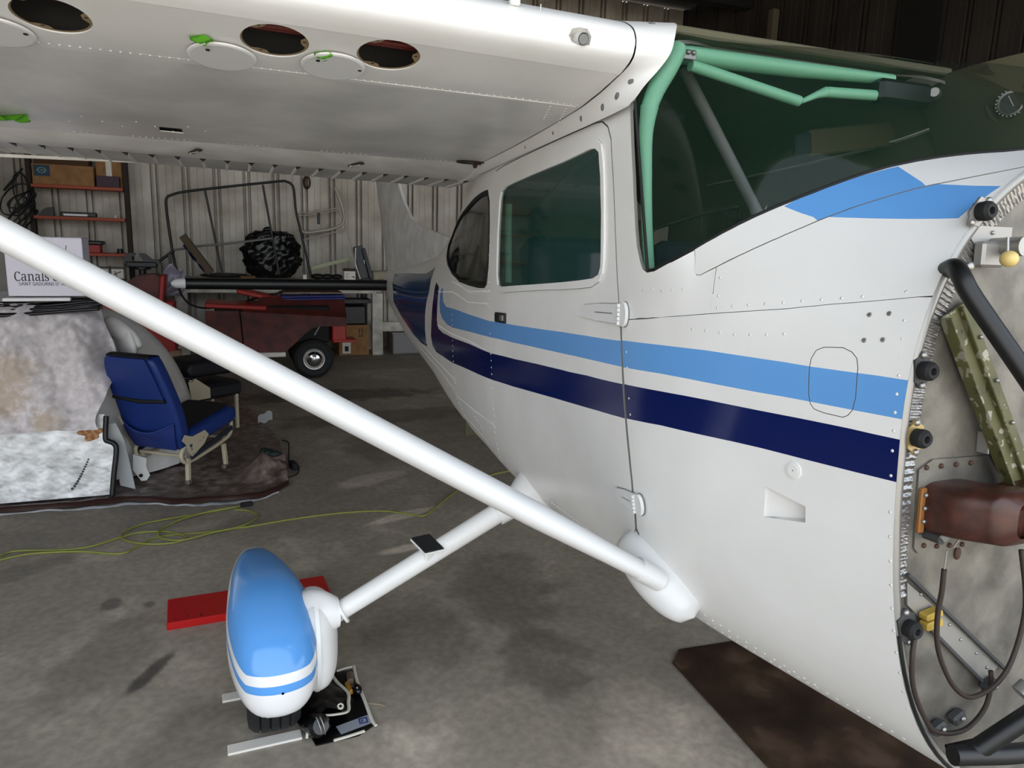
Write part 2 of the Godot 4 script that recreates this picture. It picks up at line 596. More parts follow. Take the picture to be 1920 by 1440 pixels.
func corrugated(ms: Mesher, m, a: Vector3, along: Vector3, length: float, inward: Vector3, y0: float, y1: float, pitch := 0.366, depth := 0.075) -> void:
	# sheet metal with a deep groove pair and shallow ribs in every pitch
	var prof := [[0.0, 0.0], [0.085, 0.0], [0.088, -0.006], [0.094, -0.006], [0.097, 0.0], [0.165, 0.0], [0.168, -0.006], [0.174, -0.006], [0.177, 0.0], [0.255, 0.0], [0.262, -depth], [0.285, -depth], [0.292, -0.004], [0.318, -0.004], [0.325, -depth], [0.348, -depth], [0.355, 0.0], [0.366, 0.0]]
	var n := int(length / pitch) + 1
	for k in n:
		for i in prof.size() - 1:
			var s0: float = k * pitch + prof[i][0] * pitch / 0.366
			var s1: float = minf(k * pitch + prof[i + 1][0] * pitch / 0.366, length)
			if s0 >= length: break
			var p0: Vector3 = a + along * s0 + inward * prof[i][1]
			var p1: Vector3 = a + along * s1 + inward * prof[i + 1][1]
			ms.quad(m, p0 + Vector3.UP * y0, p1 + Vector3.UP * y0, p1 + Vector3.UP * y1, p0 + Vector3.UP * y1)

func build_hangar() -> void:
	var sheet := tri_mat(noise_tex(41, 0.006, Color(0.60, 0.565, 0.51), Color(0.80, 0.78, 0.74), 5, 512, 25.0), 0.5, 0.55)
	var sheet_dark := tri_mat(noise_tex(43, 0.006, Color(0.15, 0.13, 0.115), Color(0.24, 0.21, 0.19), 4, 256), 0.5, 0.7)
	var concrete := mat(Color.WHITE, 0.62)
	concrete.albedo_texture = floor_texture()
	concrete.detail_enabled = true
	concrete.detail_blend_mode = BaseMaterial3D.BLEND_MODE_MUL
	concrete.detail_albedo = noise_tex(51, 0.03, Color(0.84, 0.84, 0.84), Color(1, 1, 1), 4, 512)
	concrete.detail_uv_layer = BaseMaterial3D.DETAIL_UV_2
	concrete.uv2_triplanar = true
	concrete.uv2_world_triplanar = true
	concrete.uv2_scale = Vector3.ONE * 1.3
	var ms := Mesher.new()
	# the floor in view carries the texture over 12 m; the rest of the slab repeats it
	var fx := [-16.0, -8.0, 4.0]
	var fz := [-17.0, -5.0, 7.0, 19.0]
	for i in fx.size() - 1:
		for j in fz.size() - 1:
			var x0: float = fx[i]
			var x1: float = fx[i + 1]
			var z0: float = fz[j]
			var z1: float = fz[j + 1]
			var u0 := (x0 + 8.0) / 12.0
			var u1 := (x1 + 8.0) / 12.0
			var v0 := (z0 + 5.0) / 12.0
			var v1 := (z1 + 5.0) / 12.0
			ms.tri(concrete, Vector3(x0, 0, z0), Vector3(x1, 0, z0), Vector3(x1, 0, z1), Vector3.UP, Vector3.UP, Vector3.UP, Vector2(u0, v0), Vector2(u1, v0), Vector2(u1, v1))
			ms.tri(concrete, Vector3(x0, 0, z0), Vector3(x1, 0, z1), Vector3(x0, 0, z1), Vector3.UP, Vector3.UP, Vector3.UP, Vector2(u0, v0), Vector2(u1, v1), Vector2(u0, v1))
	ms.box(concrete, Vector3(-6, -0.11, 1), Vector3(20, 0.2, 36), Basis.IDENTITY, 0.0)
	struct("floor", ms, "worn grey concrete hangar floor")
	ms = Mesher.new()
	var apron := mat(Color(0.62, 0.60, 0.56), 0.8)
	ms.box(apron, Vector3(24.0, -0.12, 1), Vector3(40, 0.2, 70), Basis.IDENTITY, 0.0)
	struct("ground", ms, "pale concrete apron in front of the hangar")
	var H := 5.2
	ms = Mesher.new()
	corrugated(ms, sheet, Vector3(-9.8, 0, -5.35), Vector3.BACK, 9.4, Vector3.RIGHT, 0.0, H)
	ms.box(sheet, Vector3(-9.92, H / 2, -0.65), Vector3(0.1, H, 9.6), Basis.IDENTITY, 0.0)
	struct("wall_back", ms, "off-white corrugated metal back wall with dark grooves")
	ms = Mesher.new()
	corrugated(ms, sheet, Vector3(-9.8, 0, 4.05), Vector3.RIGHT, 3.4, Vector3.FORWARD, 0.0, H)
	ms.box(sheet, Vector3(-8.1, H / 2, 4.17), Vector3(3.6, H, 0.1), Basis.IDENTITY, 0.0)
	struct("wall_left", ms, "corrugated metal side wall at the left edge")
	ms = Mesher.new()
	corrugated(ms, sheet, Vector3(-6.4, 0, 4.05), Vector3.BACK, 4.4, Vector3.RIGHT, 0.0, H)
	ms.box(sheet, Vector3(-6.52, H / 2, 6.3), Vector3(0.1, H, 4.5), Basis.IDENTITY, 0.0)
	corrugated(ms, sheet, Vector3(-6.4, 0, 8.5), Vector3.RIGHT, 8.4, Vector3.FORWARD, 0.0, H)
	ms.box(sheet, Vector3(-2.2, H / 2, 8.62), Vector3(8.6, H, 0.1), Basis.IDENTITY, 0.0)
	struct("wall_wing_bay", ms, "corrugated metal walls round the wing bay")
	ms = Mesher.new()
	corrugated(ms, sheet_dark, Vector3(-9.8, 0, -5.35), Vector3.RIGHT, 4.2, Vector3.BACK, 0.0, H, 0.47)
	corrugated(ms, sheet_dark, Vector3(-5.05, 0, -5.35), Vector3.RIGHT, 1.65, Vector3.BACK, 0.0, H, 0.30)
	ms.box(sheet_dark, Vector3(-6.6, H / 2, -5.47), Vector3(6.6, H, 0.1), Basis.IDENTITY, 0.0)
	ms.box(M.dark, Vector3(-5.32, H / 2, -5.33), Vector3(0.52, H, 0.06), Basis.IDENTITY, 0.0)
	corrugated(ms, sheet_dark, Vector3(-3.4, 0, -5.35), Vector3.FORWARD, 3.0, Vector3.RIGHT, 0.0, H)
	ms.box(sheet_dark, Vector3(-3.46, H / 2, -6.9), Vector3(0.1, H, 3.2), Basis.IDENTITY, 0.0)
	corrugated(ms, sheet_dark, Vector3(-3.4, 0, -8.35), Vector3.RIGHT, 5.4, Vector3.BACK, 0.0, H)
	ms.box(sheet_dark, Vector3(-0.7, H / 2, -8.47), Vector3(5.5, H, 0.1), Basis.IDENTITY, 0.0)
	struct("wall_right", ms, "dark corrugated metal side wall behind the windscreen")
	ms = Mesher.new()
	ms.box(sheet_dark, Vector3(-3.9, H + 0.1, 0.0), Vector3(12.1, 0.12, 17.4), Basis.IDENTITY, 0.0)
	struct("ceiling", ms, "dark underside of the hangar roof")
	ms = Mesher.new()
	ms.box(sheet, Vector3(2.06, H - 0.2, 0.1), Vector3(0.12, 0.5, 17.2), Basis.IDENTITY, 0.0)
	struct("wall_front", ms, "header above the open hangar front")
	ms = Mesher.new()
	for x in [-8.2, -5.0, -1.9]:
		ms.box(M.dark, Vector3(x, H - 0.2, 0.0), Vector3(0.18, 0.42, 16.6), Basis.IDENTITY, 0.0)
	struct("beam", ms, "dark roof beams")
const FUS = {
	"door": [-1.616,36.1, -1.534,36.5, -1.269,37.3, -1.039,38.0, -0.859,38.4, -0.821,38.2, -0.787,37.3, -0.762,35.6, -0.737,31.1, -0.725,27.8, -0.715,24.3, -0.706,20.6, -0.696,16.8, -0.678,11.2, -0.669,7.0, -0.660,2.7, -0.649,-2.0, -0.636,-7.5, -0.624,-12.8, -0.615,-18.2, -0.614,-24.8, -0.622,-28.4, -0.646,-31.5, -0.684,-34.3, -0.732,-37.0, -0.798,-38.8, -0.927,-38.2, -1.106,-38.4, -1.288,-38.4, -1.492,-39.6, -1.608,-40.5, -1.631,-38.4, -1.639,-35.0, -1.622,-30.4, -1.597,-21.6, -1.613,-13.2, -1.631,-2.8, -1.640,4.5, -1.636,11.8, -1.634,22.1, -1.624,30.2, -1.627,33.5],
	"glass": [-1.478,32.7, -1.249,33.6, -1.018,34.4, -0.860,35.1, -0.831,35.0, -0.809,34.4, -0.791,31.4, -0.777,26.6, -0.773,21.5, -0.773,19.1, -0.783,17.9, -0.812,17.3, -0.890,16.8, -1.044,15.9, -1.225,14.8, -1.507,13.1, -1.547,13.4, -1.559,15.7, -1.552,24.2, -1.537,30.7, -1.524,32.0],
	"frame": [-1.498,33.9, -1.253,34.6, -1.023,35.4, -0.860,36.3, -0.828,36.2, -0.802,35.4, -0.783,33.3, -0.770,30.0, -0.763,26.6, -0.759,23.3, -0.758,19.9, -0.764,18.1, -0.782,16.8, -0.828,15.8, -0.970,15.0, -1.140,14.1, -1.495,11.8, -1.546,12.0, -1.576,13.3, -1.572,18.6, -1.565,26.3, -1.558,32.2, -1.540,33.4],
	"rearwin": [-1.746,33.1, -1.702,32.9, -1.675,30.9, -1.666,27.2, -1.666,23.3, -1.676,17.4, -1.695,13.6, -1.723,12.8, -1.805,12.8, -1.948,13.5, -2.122,14.9, -2.284,18.3, -2.409,22.9, -2.468,26.6, -2.502,32.2, -2.402,35.4, -2.148,34.4, -1.947,33.9],
	"post": [-0.688,38.4, -0.673,36.3, -0.662,34.3, -0.652,32.3, -0.644,30.4, -0.637,28.2, -0.630,26.1, -0.624,24.1, -0.616,22.1, -0.601,20.2, -0.590,19.4, -0.574,19.4, -0.550,20.5, -0.497,24.7, -0.471,27.3, -0.450,29.6],
	"wsbase": [-0.576,25.4, -0.558,25.7, -0.507,27.8, -0.455,30.4, -0.408,33.8, -0.378,36.2, -0.351,38.6, -0.323,41.2, -0.297,44.0, -0.268,47.6, -0.242,51.5, -0.218,55.3, -0.192,59.0, -0.165,62.4, -0.136,65.4, -0.112,67.5, -0.086,69.2, -0.061,71.0],
	"lap": [-0.447,28.4, -0.443,26.7, -0.437,26.0, -0.427,26.0, -0.394,27.9, -0.340,31.4, -0.291,35.1, -0.255,38.3, -0.223,41.5, -0.190,44.9, -0.160,47.9, -0.131,50.9, -0.111,52.7, -0.090,54.3, -0.060,56.8, -0.034,59.0, -0.009,61.3],
	"lapc": [-0.444,27.9, -0.441,26.4, -0.436,25.8, -0.427,26.0, -0.394,27.9],
	"vseam": [-0.394,27.9, -0.389,23.0, -0.388,19.2],
	"vseamc": [-0.394,27.9, -0.391,25.5, -0.389,23.0, -0.388,21.1, -0.388,19.2],
	"lseam": [-0.673,15.2, -0.615,15.9, -0.565,16.5, -0.521,17.2, -0.484,17.7, -0.450,18.2, -0.418,18.7, -0.388,19.2, -0.358,19.7, -0.329,20.2, -0.302,20.7, -0.276,21.2, -0.250,21.7, -0.226,22.2, -0.204,22.8, -0.182,23.3, -0.161,23.9, -0.140,24.4, -0.119,24.9, -0.099,25.4, -0.080,25.9, -0.060,26.4, -0.041,26.9, -0.023,27.4],
	"lseamc": [-0.388,19.2, -0.418,18.7, -0.449,17.8, -0.482,16.3, -0.519,14.5, -0.564,12.8, -0.615,11.6, -0.673,11.1],
	"doorfront": [-0.673,15.2, -0.665,9.6, -0.655,3.9, -0.644,-1.9, -0.631,-7.4, -0.619,-12.8, -0.611,-18.1, -0.609,-24.7, -0.617,-28.3],
	"hatch": [-0.148,15.9, -0.116,16.3, -0.099,15.7, -0.089,14.7, -0.084,12.9, -0.080,7.5, -0.083,4.9, -0.090,3.8, -0.098,3.3, -0.132,3.5, -0.150,3.9, -0.158,4.8, -0.163,6.5, -0.168,11.6, -0.167,13.5, -0.161,15.1],
	"scoop": [-0.238,-10.8, -0.156,-12.1, -0.156,-14.6, -0.241,-15.9],
	"light_f": [-0.010,12.1, -0.050,12.1, -0.090,12.0, -0.167,11.9, -0.217,12.0, -0.271,12.0, -0.328,12.0, -0.391,12.0, -0.516,11.6, -0.696,10.9],
	"light_fb": [-0.692,5.1, -0.512,5.6, -0.440,5.6, -0.376,5.5, -0.318,5.4, -0.265,5.3, -0.213,5.3, -0.164,5.2, -0.081,5.0, -0.008,4.9],
	"navy_f": [-0.005,1.1, -0.045,1.2, -0.087,1.4, -0.131,1.5, -0.177,1.6, -0.262,1.7, -0.316,1.8, -0.374,1.9, -0.438,1.9, -0.510,1.8, -0.689,1.4],
	"navy_fb": [-0.685,-6.0, -0.506,-5.0, -0.433,-4.9, -0.370,-4.8, -0.306,-4.7, -0.249,-4.7, -0.198,-4.8, -0.150,-4.9, -0.073,-5.0, -0.002,-5.0],
	"light_c": [-0.590,8.2, -0.622,8.0, -0.683,7.9, -0.851,7.6, -1.001,7.1, -1.177,6.2, -1.394,5.1, -1.659,4.1, -1.947,4.3, -2.254,4.9, -2.438,5.0, -2.509,7.3, -2.525,10.6, -2.513,13.4, -2.557,13.5, -2.598,10.7, -2.611,5.6, -2.596,1.5, -2.538,-1.1, -2.411,-2.6, -2.279,-2.7, -1.946,-1.1, -1.626,0.1, -1.405,1.0, -1.218,2.0, -1.053,2.8, -0.912,3.4, -0.788,3.7, -0.679,3.8, -0.619,3.8, -0.587,3.9],
	"navy_c": [-0.584,1.2, -0.616,1.1, -0.676,1.0, -0.845,0.6, -0.996,-0.2, -1.172,-1.5, -1.383,-3.3, -1.637,-5.0, -1.946,-5.6, -2.280,-6.9, -2.526,-7.4, -2.643,-6.7, -2.687,-3.2, -2.670,5.3, -2.634,14.5, -2.721,17.5, -2.758,14.3, -2.811,4.5, -2.846,-4.8, -2.878,-13.1, -2.846,-17.4, -2.739,-18.7, -2.552,-17.9, -2.295,-17.2, -1.906,-14.8, -1.619,-13.1, -1.400,-11.5, -1.213,-9.8, -1.048,-8.3, -0.905,-7.2, -0.781,-6.4, -0.672,-5.9, -0.612,-5.7, -0.580,-5.6],
	"tailblue": [-2.826,27.5, -3.152,27.8, -3.899,33.2, -4.994,39.2, -4.905,27.9, -4.684,0.8, -4.673,-12.0, -4.161,-18.7, -3.621,-24.4, -3.294,-24.0, -3.052,-21.5, -3.073,-13.2, -3.054,-4.1, -2.998,5.2, -2.922,13.0, -2.905,20.1],
	"nose_blue_b": [-0.313,41.5, -0.299,43.6, -0.244,51.1, -0.197,57.3, -0.128,53.1, -0.113,51.8, -0.121,49.0, -0.182,43.3, -0.215,39.9, -0.232,39.4, -0.251,40.4, -0.278,40.8],
	"nose_blue_c": [-0.255,40.3, -0.232,43.1, -0.200,46.6, -0.151,52.4, -0.131,53.0, -0.102,53.3, -0.006,54.0, -0.026,44.5, -0.242,40.8],
}
const RIVETS = {
	"cabin_r1": [-2.281,15.1, -2.013,11.8, -1.948,11.1, -1.648,11.5],
	"cabin_r2": [-2.644,12.1, -2.279,11.3, -1.966,7.9, -1.660,8.4],
	"cabin_r3": [-2.673,-5.3, -2.280,-5.4, -1.946,-4.6, -1.697,-4.7],
	"cabin_r4": [-1.680,32.4, -1.660,23.3, -1.669,13.6, -1.653,5.7],
	"cabin_r5": [-1.645,1.0, -1.625,-11.2, -1.618,-24.0, -1.678,-36.9],
	"cabin_r6": [-2.291,8.7, -2.279,0.4, -2.272,-12.7, -2.259,-22.9, -2.271,-30.3, -2.287,-34.9],
	"cabin_r7": [-3.515,-30.2, -2.691,-25.9, -2.346,-28.0, -2.221,-34.6],
	"cabin_r8": [-3.305,-24.9, -2.630,-23.0, -2.239,-23.6],
	"cabin_r9": [-2.280,-30.1, -1.955,-28.8, -1.778,-27.7, -1.634,-27.0, -1.659,-32.9, -1.711,-41.4],
	"cabin_r10": [-1.322,-40.5, -1.111,-39.8, -0.945,-39.7, -0.803,-41.3],
	"cabin_r11": [-1.253,-37.4, -1.049,-36.4, -0.898,-36.9, -0.765,-37.7],
	"deck_r12": [-0.540,-47.5, -0.469,-48.0, -0.400,-48.7, -0.320,-49.3, -0.230,-49.9, -0.181,-50.1, -0.136,-50.3, -0.094,-51.0, -0.054,-51.7],
	"deck_r13": [-0.491,-43.2, -0.422,-44.2, -0.333,-46.1, -0.256,-47.7, -0.218,-48.7],
	"cabin_r14": [-2.947,7.4, -3.002,-6.4, -3.030,-21.1],
	"cabin_r15": [-2.243,-36.9, -2.044,-37.1, -1.844,-37.8, -1.834,-44.4],
	"cabin_r16": [-1.971,-28.6, -1.929,-31.4, -1.852,-33.3],
	"deck_r17": [-0.416,27.7, -0.362,30.8, -0.323,33.4, -0.288,36.3, -0.251,39.9],
	"deck_r18": [-0.374,20.5, -0.297,22.0, -0.230,23.4, -0.174,24.7, -0.122,25.9, -0.077,27.2, -0.034,28.4],
	"deck_r19": [-0.429,15.8, -0.323,15.9, -0.267,16.6, -0.216,17.5],
	"deck_r20": [-0.030,22.8, -0.023,18.0, -0.017,13.1, -0.014,8.2, -0.012,3.3, -0.011,-1.3, -0.010,-4.9],
	"deck_r21": [-0.380,26.1, -0.374,20.7],
	"cabin_r22": [-0.618,15.4, -0.523,18.7, -0.426,24.1],
	"deck_r23": [-0.008,-9.3, -0.006,-14.4, -0.004,-19.7, -0.004,-24.4, -0.004,-29.4, -0.004,-34.3, -0.009,-40.1],
	"deck_r24": [-0.646,8.7, -0.636,2.9, -0.625,-2.8, -0.611,-8.1, -0.599,-13.4],
}
const STATION = [0.00, -0.66, -1.60, -2.10, -2.60, -3.30, -4.30, -6.15]
const BOTTOM = [0.517, 0.566, 0.603, 0.656, 0.681, 0.797, 0.948, 1.260]
const HALF_WIDTH = [0.452, 0.577, 0.563, 0.533, 0.486, 0.422, 0.327, 0.063]
const LOW_POWER = [2.505, 3.048, 3.431, 3.431, 3.088, 2.737, 2.551, 2.217]
const MID = [1.200, 1.200, 1.250, 1.270, 1.290, 1.320, 1.360, 1.430]
const TOP = [2.030, 2.030, 2.055, 1.972, 1.811, 1.660, 1.600, 1.550]
const TOP_POWER = [7.000, 7.000, 7.000, 4.856, 3.287, 2.600, 2.400, 2.200]

# ==================================================================== the aeroplane
# Aeroplane axes: x forward from the firewall, y up, z to starboard.
func hermite(ts: Array, ys: Array, s: float) -> float:
	# smooth curve without overshoot through (ts, ys); ts falling
	var n := ts.size()
	if s >= ts[0]: return ys[0] + (s - ts[0]) * (ys[1] - ys[0]) / (ts[1] - ts[0])
	if s <= ts[n - 1]: return ys[n - 1]
	var i := 0
	while s < ts[i + 1]: i += 1
	var d := func(k): return (ys[k + 1] - ys[k]) / (ts[k + 1] - ts[k])
	var slope := func(k):
		if k == 0: return d.call(0)
		if k == n - 1: return d.call(n - 2)
		var a: float = d.call(k - 1)
		var b: float = d.call(k)
		return 0.0 if a * b <= 0.0 else 2.0 * a * b / (a + b)
	var h: float = ts[i + 1] - ts[i]
	var u: float = (s - ts[i]) / h
	return (2 * u ** 3 - 3 * u * u + 1) * ys[i] + (u ** 3 - 2 * u * u + u) * h * slope.call(i) + (3 * u * u - 2 * u ** 3) * ys[i + 1] + (u ** 3 - u * u) * h * slope.call(i + 1)

var section_cache := {}
func section(x: float, deck: bool) -> Array:
	var key := Vector2(roundf(x * 20000.0), 1.0 if deck else 0.0)
	if section_cache.has(key): return section_cache[key]
	var f := clampf(-x / 0.66, 0.0, 1.0)
	var yt := 1.69 + f * 0.11
	var nt := 2.2 + f * f * 2.8
	if not deck:
		var g := smoothstep(0.0, 1.0, clampf((-x - 0.42) / 0.22, 0.0, 1.0))
		yt = lerpf(yt, hermite(STATION, TOP, x), g)
		nt = lerpf(nt, hermite(STATION, TOP_POWER, x), g)
	var r := [hermite(STATION, BOTTOM, x), hermite(STATION, MID, x), yt, hermite(STATION, HALF_WIDTH, x), hermite(STATION, LOW_POWER, x), nt]
	section_cache[key] = r
	return r

func hull(x: float, deg: float, deck: bool) -> Vector3:
	var q := section(x, deck)
	var a := deg_to_rad(deg)
	var c := cos(a)
	var s := sin(a)
	var n: float = q[4] if deg < 0.0 else q[5]
	var h: float = q[1] - q[0] if deg < 0.0 else q[2] - q[1]
	var r := pow(pow(absf(c), n) + pow(absf(s), n), -1.0 / n)
	return Vector3(x, q[1] + h * s * r, q[3] * c * r)

func hull_map(deck: bool, mirror: bool) -> Callable:
	return func(x: float, deg: float) -> Array:
		var p := hull(x, deg, deck)
		var du := hull(x + 0.006, deg, deck) - hull(x - 0.006, deg, deck)
		var dv := hull(x, deg + 0.6, deck) - hull(x, deg - 0.6, deck)
		var n := du.cross(dv).normalized()
		if mirror:
			p.z = -p.z
			n.z = -n.z
		return [p, n]

func outline(called: String, from := 0, to := -1) -> PackedVector2Array:
	var a: Array = FUS[called]
	var r := PackedVector2Array()
	var last := a.size() / 2 - 1 if to < 0 else to
	for i in range(from, last + 1): r.append(Vector2(a[i * 2], a[i * 2 + 1]))
	return r

func back(p: PackedVector2Array) -> PackedVector2Array:
	var q := p.duplicate()
	q.reverse()
	return q

func resize_outline(p: PackedVector2Array, d: float) -> PackedVector2Array:
	# grow (d > 0) or shrink an outline by d metres; one degree round the hull is about a centimetre
	var q := PackedVector2Array()
	for v in p: q.append(Vector2(v.x, v.y * 0.01))
	var r := Geometry2D.offset_polygon(q, d, Geometry2D.JOIN_MITER)
	var o := PackedVector2Array()
	for v in r[0]: o.append(Vector2(v.x, v.y * 100.0))
	return o

func panel(called: String, parent: Node, poly: PackedVector2Array, deck: bool, holes := [], paints := [], off := 0.0, m = null, both := true, gap := 0.0006) -> MeshInstance3D:
	var first: MeshInstance3D
	for side in ([false, true] if both else [false]):
		var sh := Sheet.new()
		sh.map = hull_map(deck, side)
		sh.off = off
		var ms := Mesher.new()
		var shape := resize_outline(poly, -gap) if gap > 0.0 else poly
		sh.lip_mat = M.seam if m == null else null
		sh.cut(ms, M.white if m == null else m, shape, holes, paints)
		var o := part(called, ms, parent)
		if first == null: first = o
	return first

func paint_f(upper: String, lower: String) -> PackedVector2Array:
	var a := outline(upper)
	var b := outline(lower)
	var r := PackedVector2Array([Vector2(0.03, a[0].y)])
	r.append_array(a)
	r.append_array(b)
	r.append(Vector2(0.03, b[b.size() - 1].y))
	return r

func frame_at(p: Vector3, n: Vector3) -> Transform3D:
	var x := (Vector3.UP.cross(n) if absf(n.y) < 0.9 else Vector3.RIGHT.cross(n)).normalized()
	return Transform3D(Basis(x, n.cross(x), n), p)   # z along the normal

func dome_mesh(r: float, h: float, m) -> ArrayMesh:
	var ms := Mesher.new()
	var prof := [[1.0, 0.0], [0.8, 0.6], [0.4, 0.92], [0.0, 1.0]]
	for i in 3:
		for s in 8:
			var a := TAU * s / 8
			var b := TAU * (s + 1) / 8
			var q := func(k, t): return Vector3(cos(t) * r * prof[k][0], sin(t) * r * prof[k][0], h * prof[k][1])
			var nq := func(k, t): return Vector3(cos(t) * prof[k][0], sin(t) * prof[k][0], 0.25 + prof[k][1]).normalized()
			ms.tri(m, q.call(i, a), q.call(i, b), q.call(i + 1, b), nq.call(i, a), nq.call(i, b), nq.call(i + 1, b))
			ms.tri(m, q.call(i, a), q.call(i + 1, b), q.call(i + 1, a), nq.call(i, a), nq.call(i + 1, b), nq.call(i + 1, a))
	return ms.mesh()

func scatter(called: String, mesh: ArrayMesh, where: Array, parent: Node) -> void:
	var mm := MultiMesh.new()
	mm.transform_format = MultiMesh.TRANSFORM_3D
	mm.mesh = mesh
	mm.instance_count = where.size()
	for i in where.size(): mm.set_instance_transform(i, where[i])
	var o := MultiMeshInstance3D.new()
	o.multimesh = mm
	o.name = called
	o.set_meta("kind", "stuff")
	parent.add_child(o, true)

func walk(pts: Array, pitch: float) -> Array:
	# points every `pitch` along a 3-D polyline
	var r := []
	var left := 0.0
	for i in pts.size() - 1:
		var a: Vector3 = pts[i]
		var b: Vector3 = pts[i + 1]
		var l := a.distance_to(b)
		while left <= l:
			r.append(a.lerp(b, left / l))
			left += pitch
		left -= l
	return r

func build_airplane() -> void:
	plane = thing("airplane", "white high-wing light airplane with light blue and navy stripes, engine removed, standing across the hangar", "airplane")
	plane.transform = Transform3D(Basis(Vector3.BACK, 0.05856), Vector3(-0.0024, 0.0831, 0.0))
	build_fuselage()
	build_wing()
	build_strut_and_gear()
	build_tail()
	build_cabin()
	build_firewall()

func build_fuselage() -> void:
	var fus := branch("fuselage", plane)
	var pf := [[M.light_blue, paint_f("light_f", "light_fb")], [M.navy, paint_f("navy_f", "navy_fb")]]
	var pc := [[M.light_blue, outline("light_c")], [M.navy, outline("navy_c")], [M.tail_blue, outline("tailblue")]]
	var door_line := outline("door")
	# upper nose panel and the strip that carries the windscreen
	var lap := outline("lap")
	var lseam := outline("lseam")
	var upper := lap.slice(4)
	upper.append_array([Vector2(0, 62), Vector2(0, 27.9)])
	upper.append_array(back(lseam.slice(3)))
	upper.append(outline("vseam")[1])
	panel("upper_nose_panel", fus, upper, true, [], [[M.light_blue, outline("nose_blue_c")]])
	var strip := outline("wsbase").slice(3)
	strip.append_array([Vector2(-0.045, 80), Vector2(-0.042, 90), Vector2(0, 90), Vector2(0, 62)])
	strip.append_array(back(lap))
	panel("windscreen_strip", fus, strip, true, [], [[M.light_blue, outline("nose_blue_b")]], 0.0012)
	# lower nose panel down to the keel line
	var nose := lseam.duplicate()
	nose.append_array([Vector2(0, 27.7), Vector2(0, -90), Vector2(-0.58, -90), Vector2(-0.60, -45), Vector2(-0.612, -29.5)])
	nose.append_array(back(outline("doorfront")))
	var hatch := outline("hatch")
	var scoop := outline("scoop")
	panel("lower_nose_panel", fus, nose, true, [resize_outline(hatch, 0.0008), scoop], pf)
	panel("access_hatch", fus, hatch, true, [], pf, 0.0, null, false)
	# air outlet pocket
	var ms := Mesher.new()
	var hm := hull_map(true, false)
	var pocket := []
	for k in 4:
		var r: Array = hm.call(scoop[k].x, scoop[k].y)
		pocket.append([r[0], r[0] - r[1] * [0.004, 0.028, 0.028, 0.004][k]])
	for k in 4: ms.quad(M.white_dirty, pocket[k][0], pocket[(k + 1) % 4][0], pocket[(k + 1) % 4][1], pocket[k][1])
	ms.quad(M.white_dirty, pocket[0][1], pocket[1][1], pocket[2][1], pocket[3][1])
	part("air_outlet", ms, fus)
	# round cap
	ms = Mesher.new()
	var cp: Array = hm.call(-0.1815, -7.0)
	ms.lathe(M.white, [Vector2(0, 0.003), Vector2(0.010, 0.003), Vector2(0.0155, 0.002), Vector2(0.0165, -0.002)], cp[0], cp[1], 28)
	ms.lathe(M.dark, [Vector2(0, 0.0034), Vector2(0.0012, 0.0032)], cp[0], cp[1], 8)
	part("round_cap", ms, fus)
	# cabin side with its door opening and rear window
	var side := outline("post")
	side.append_array(outline("lapc"))
	side.append_array(outline("vseamc", 1))
	side.append_array(outline("lseamc", 1))
	side.append_array([Vector2(-0.75, 10), Vector2(-0.75, -20), Vector2(-0.618, -29.5), Vector2(-0.60, -45), Vector2(-0.58, -90), Vector2(-2.95, -90), Vector2(-2.95, 90), Vector2(-0.75, 90), Vector2(-0.75, 62), Vector2(-0.70, 50)])
	var rear := outline("rearwin")
	panel("cabin_side_panel", fus, side, false, [resize_outline(door_line, 0.0012), rear], pc)
	panel("rear_window_pane", fus, resize_outline(rear, 0.004), false, [], [], -0.004, M.glass_rear)
	panel("rear_window_seal", fus, resize_outline(rear, 0.006), false, [resize_outline(rear, -0.003)], [], 0.0015, M.rubber, true, 0.0)
	panel("tail_cone_panel", fus, PackedVector2Array([Vector2(-2.95, -90), Vector2(-6.15, -90), Vector2(-6.15, 90), Vector2(-2.95, 90)]), false, [], pc)
	# dimpled rivets: small flush domes, some whiter than the skin as a painted glint
	var dome := dome_mesh(0.0034, 0.0011, M.rivet)
	var flush := dome_mesh(0.0030, 0.00025, M.white)
	var at_dome := []
	var at_flush := []
	for k in RIVETS:
		var deck: bool = k.begins_with("deck")
		var a: Array = RIVETS[k]
		var line := []
		for i in a.size() / 2: line.append(Vector3(a[i * 2], a[i * 2 + 1] * 0.01, 0))
		var number := int(k.get_slice("_r", 1))
		var glinting := number <= 16
		var map := hull_map(deck, false)
		for q in walk(line, 0.021 if glinting else 0.034):
			var r: Array = map.call(q.x, q.y * 100.0)
			(at_dome if glinting else at_flush).append(frame_at(r[0], r[1]))
	for q in [[-0.0872, 23.03], [-0.0567, 23.7], [-0.0840, 18.2], [-0.0544, 18.75]]:
		var r: Array = hm.call(q[0], q[1])
		ms = Mesher.new()
		ms.lathe(M.alu, [Vector2(0, 0.0014), Vector2(0.0035, 0.0014), Vector2(0.0044, 0.0)], r[0], r[1], 12)
		ms.box(M.dark, r[0] + r[1] * 0.0014, Vector3(0.004, 0.0008, 0.0006), frame_at(r[0], r[1]).basis, 0.0)
		part("cross_head_screw", ms, fus)
	scatter("rivets", dome, at_dome, fus)
	scatter("flush_rivets", flush, at_flush, fus)
	for mir in [false, true]:
		ms = Mesher.new()
		var ls := Sheet.new()
		ls.map = hull_map(false, mir)
		ls.off = -0.02
		ls.cut(ms, M.interior, PackedVector2Array([Vector2(-2.28, -55), Vector2(-2.28, 88), Vector2(-0.80, 88), Vector2(-0.72, 40), Vector2(-0.66, 16), Vector2(-0.32, 10), Vector2(-0.32, -55)]), [resize_outline(outline("frame"), -0.01), resize_outline(rear, 0.004)], [], 0.0)
		part("inner_lining", ms, fus)
	ms = Mesher.new()
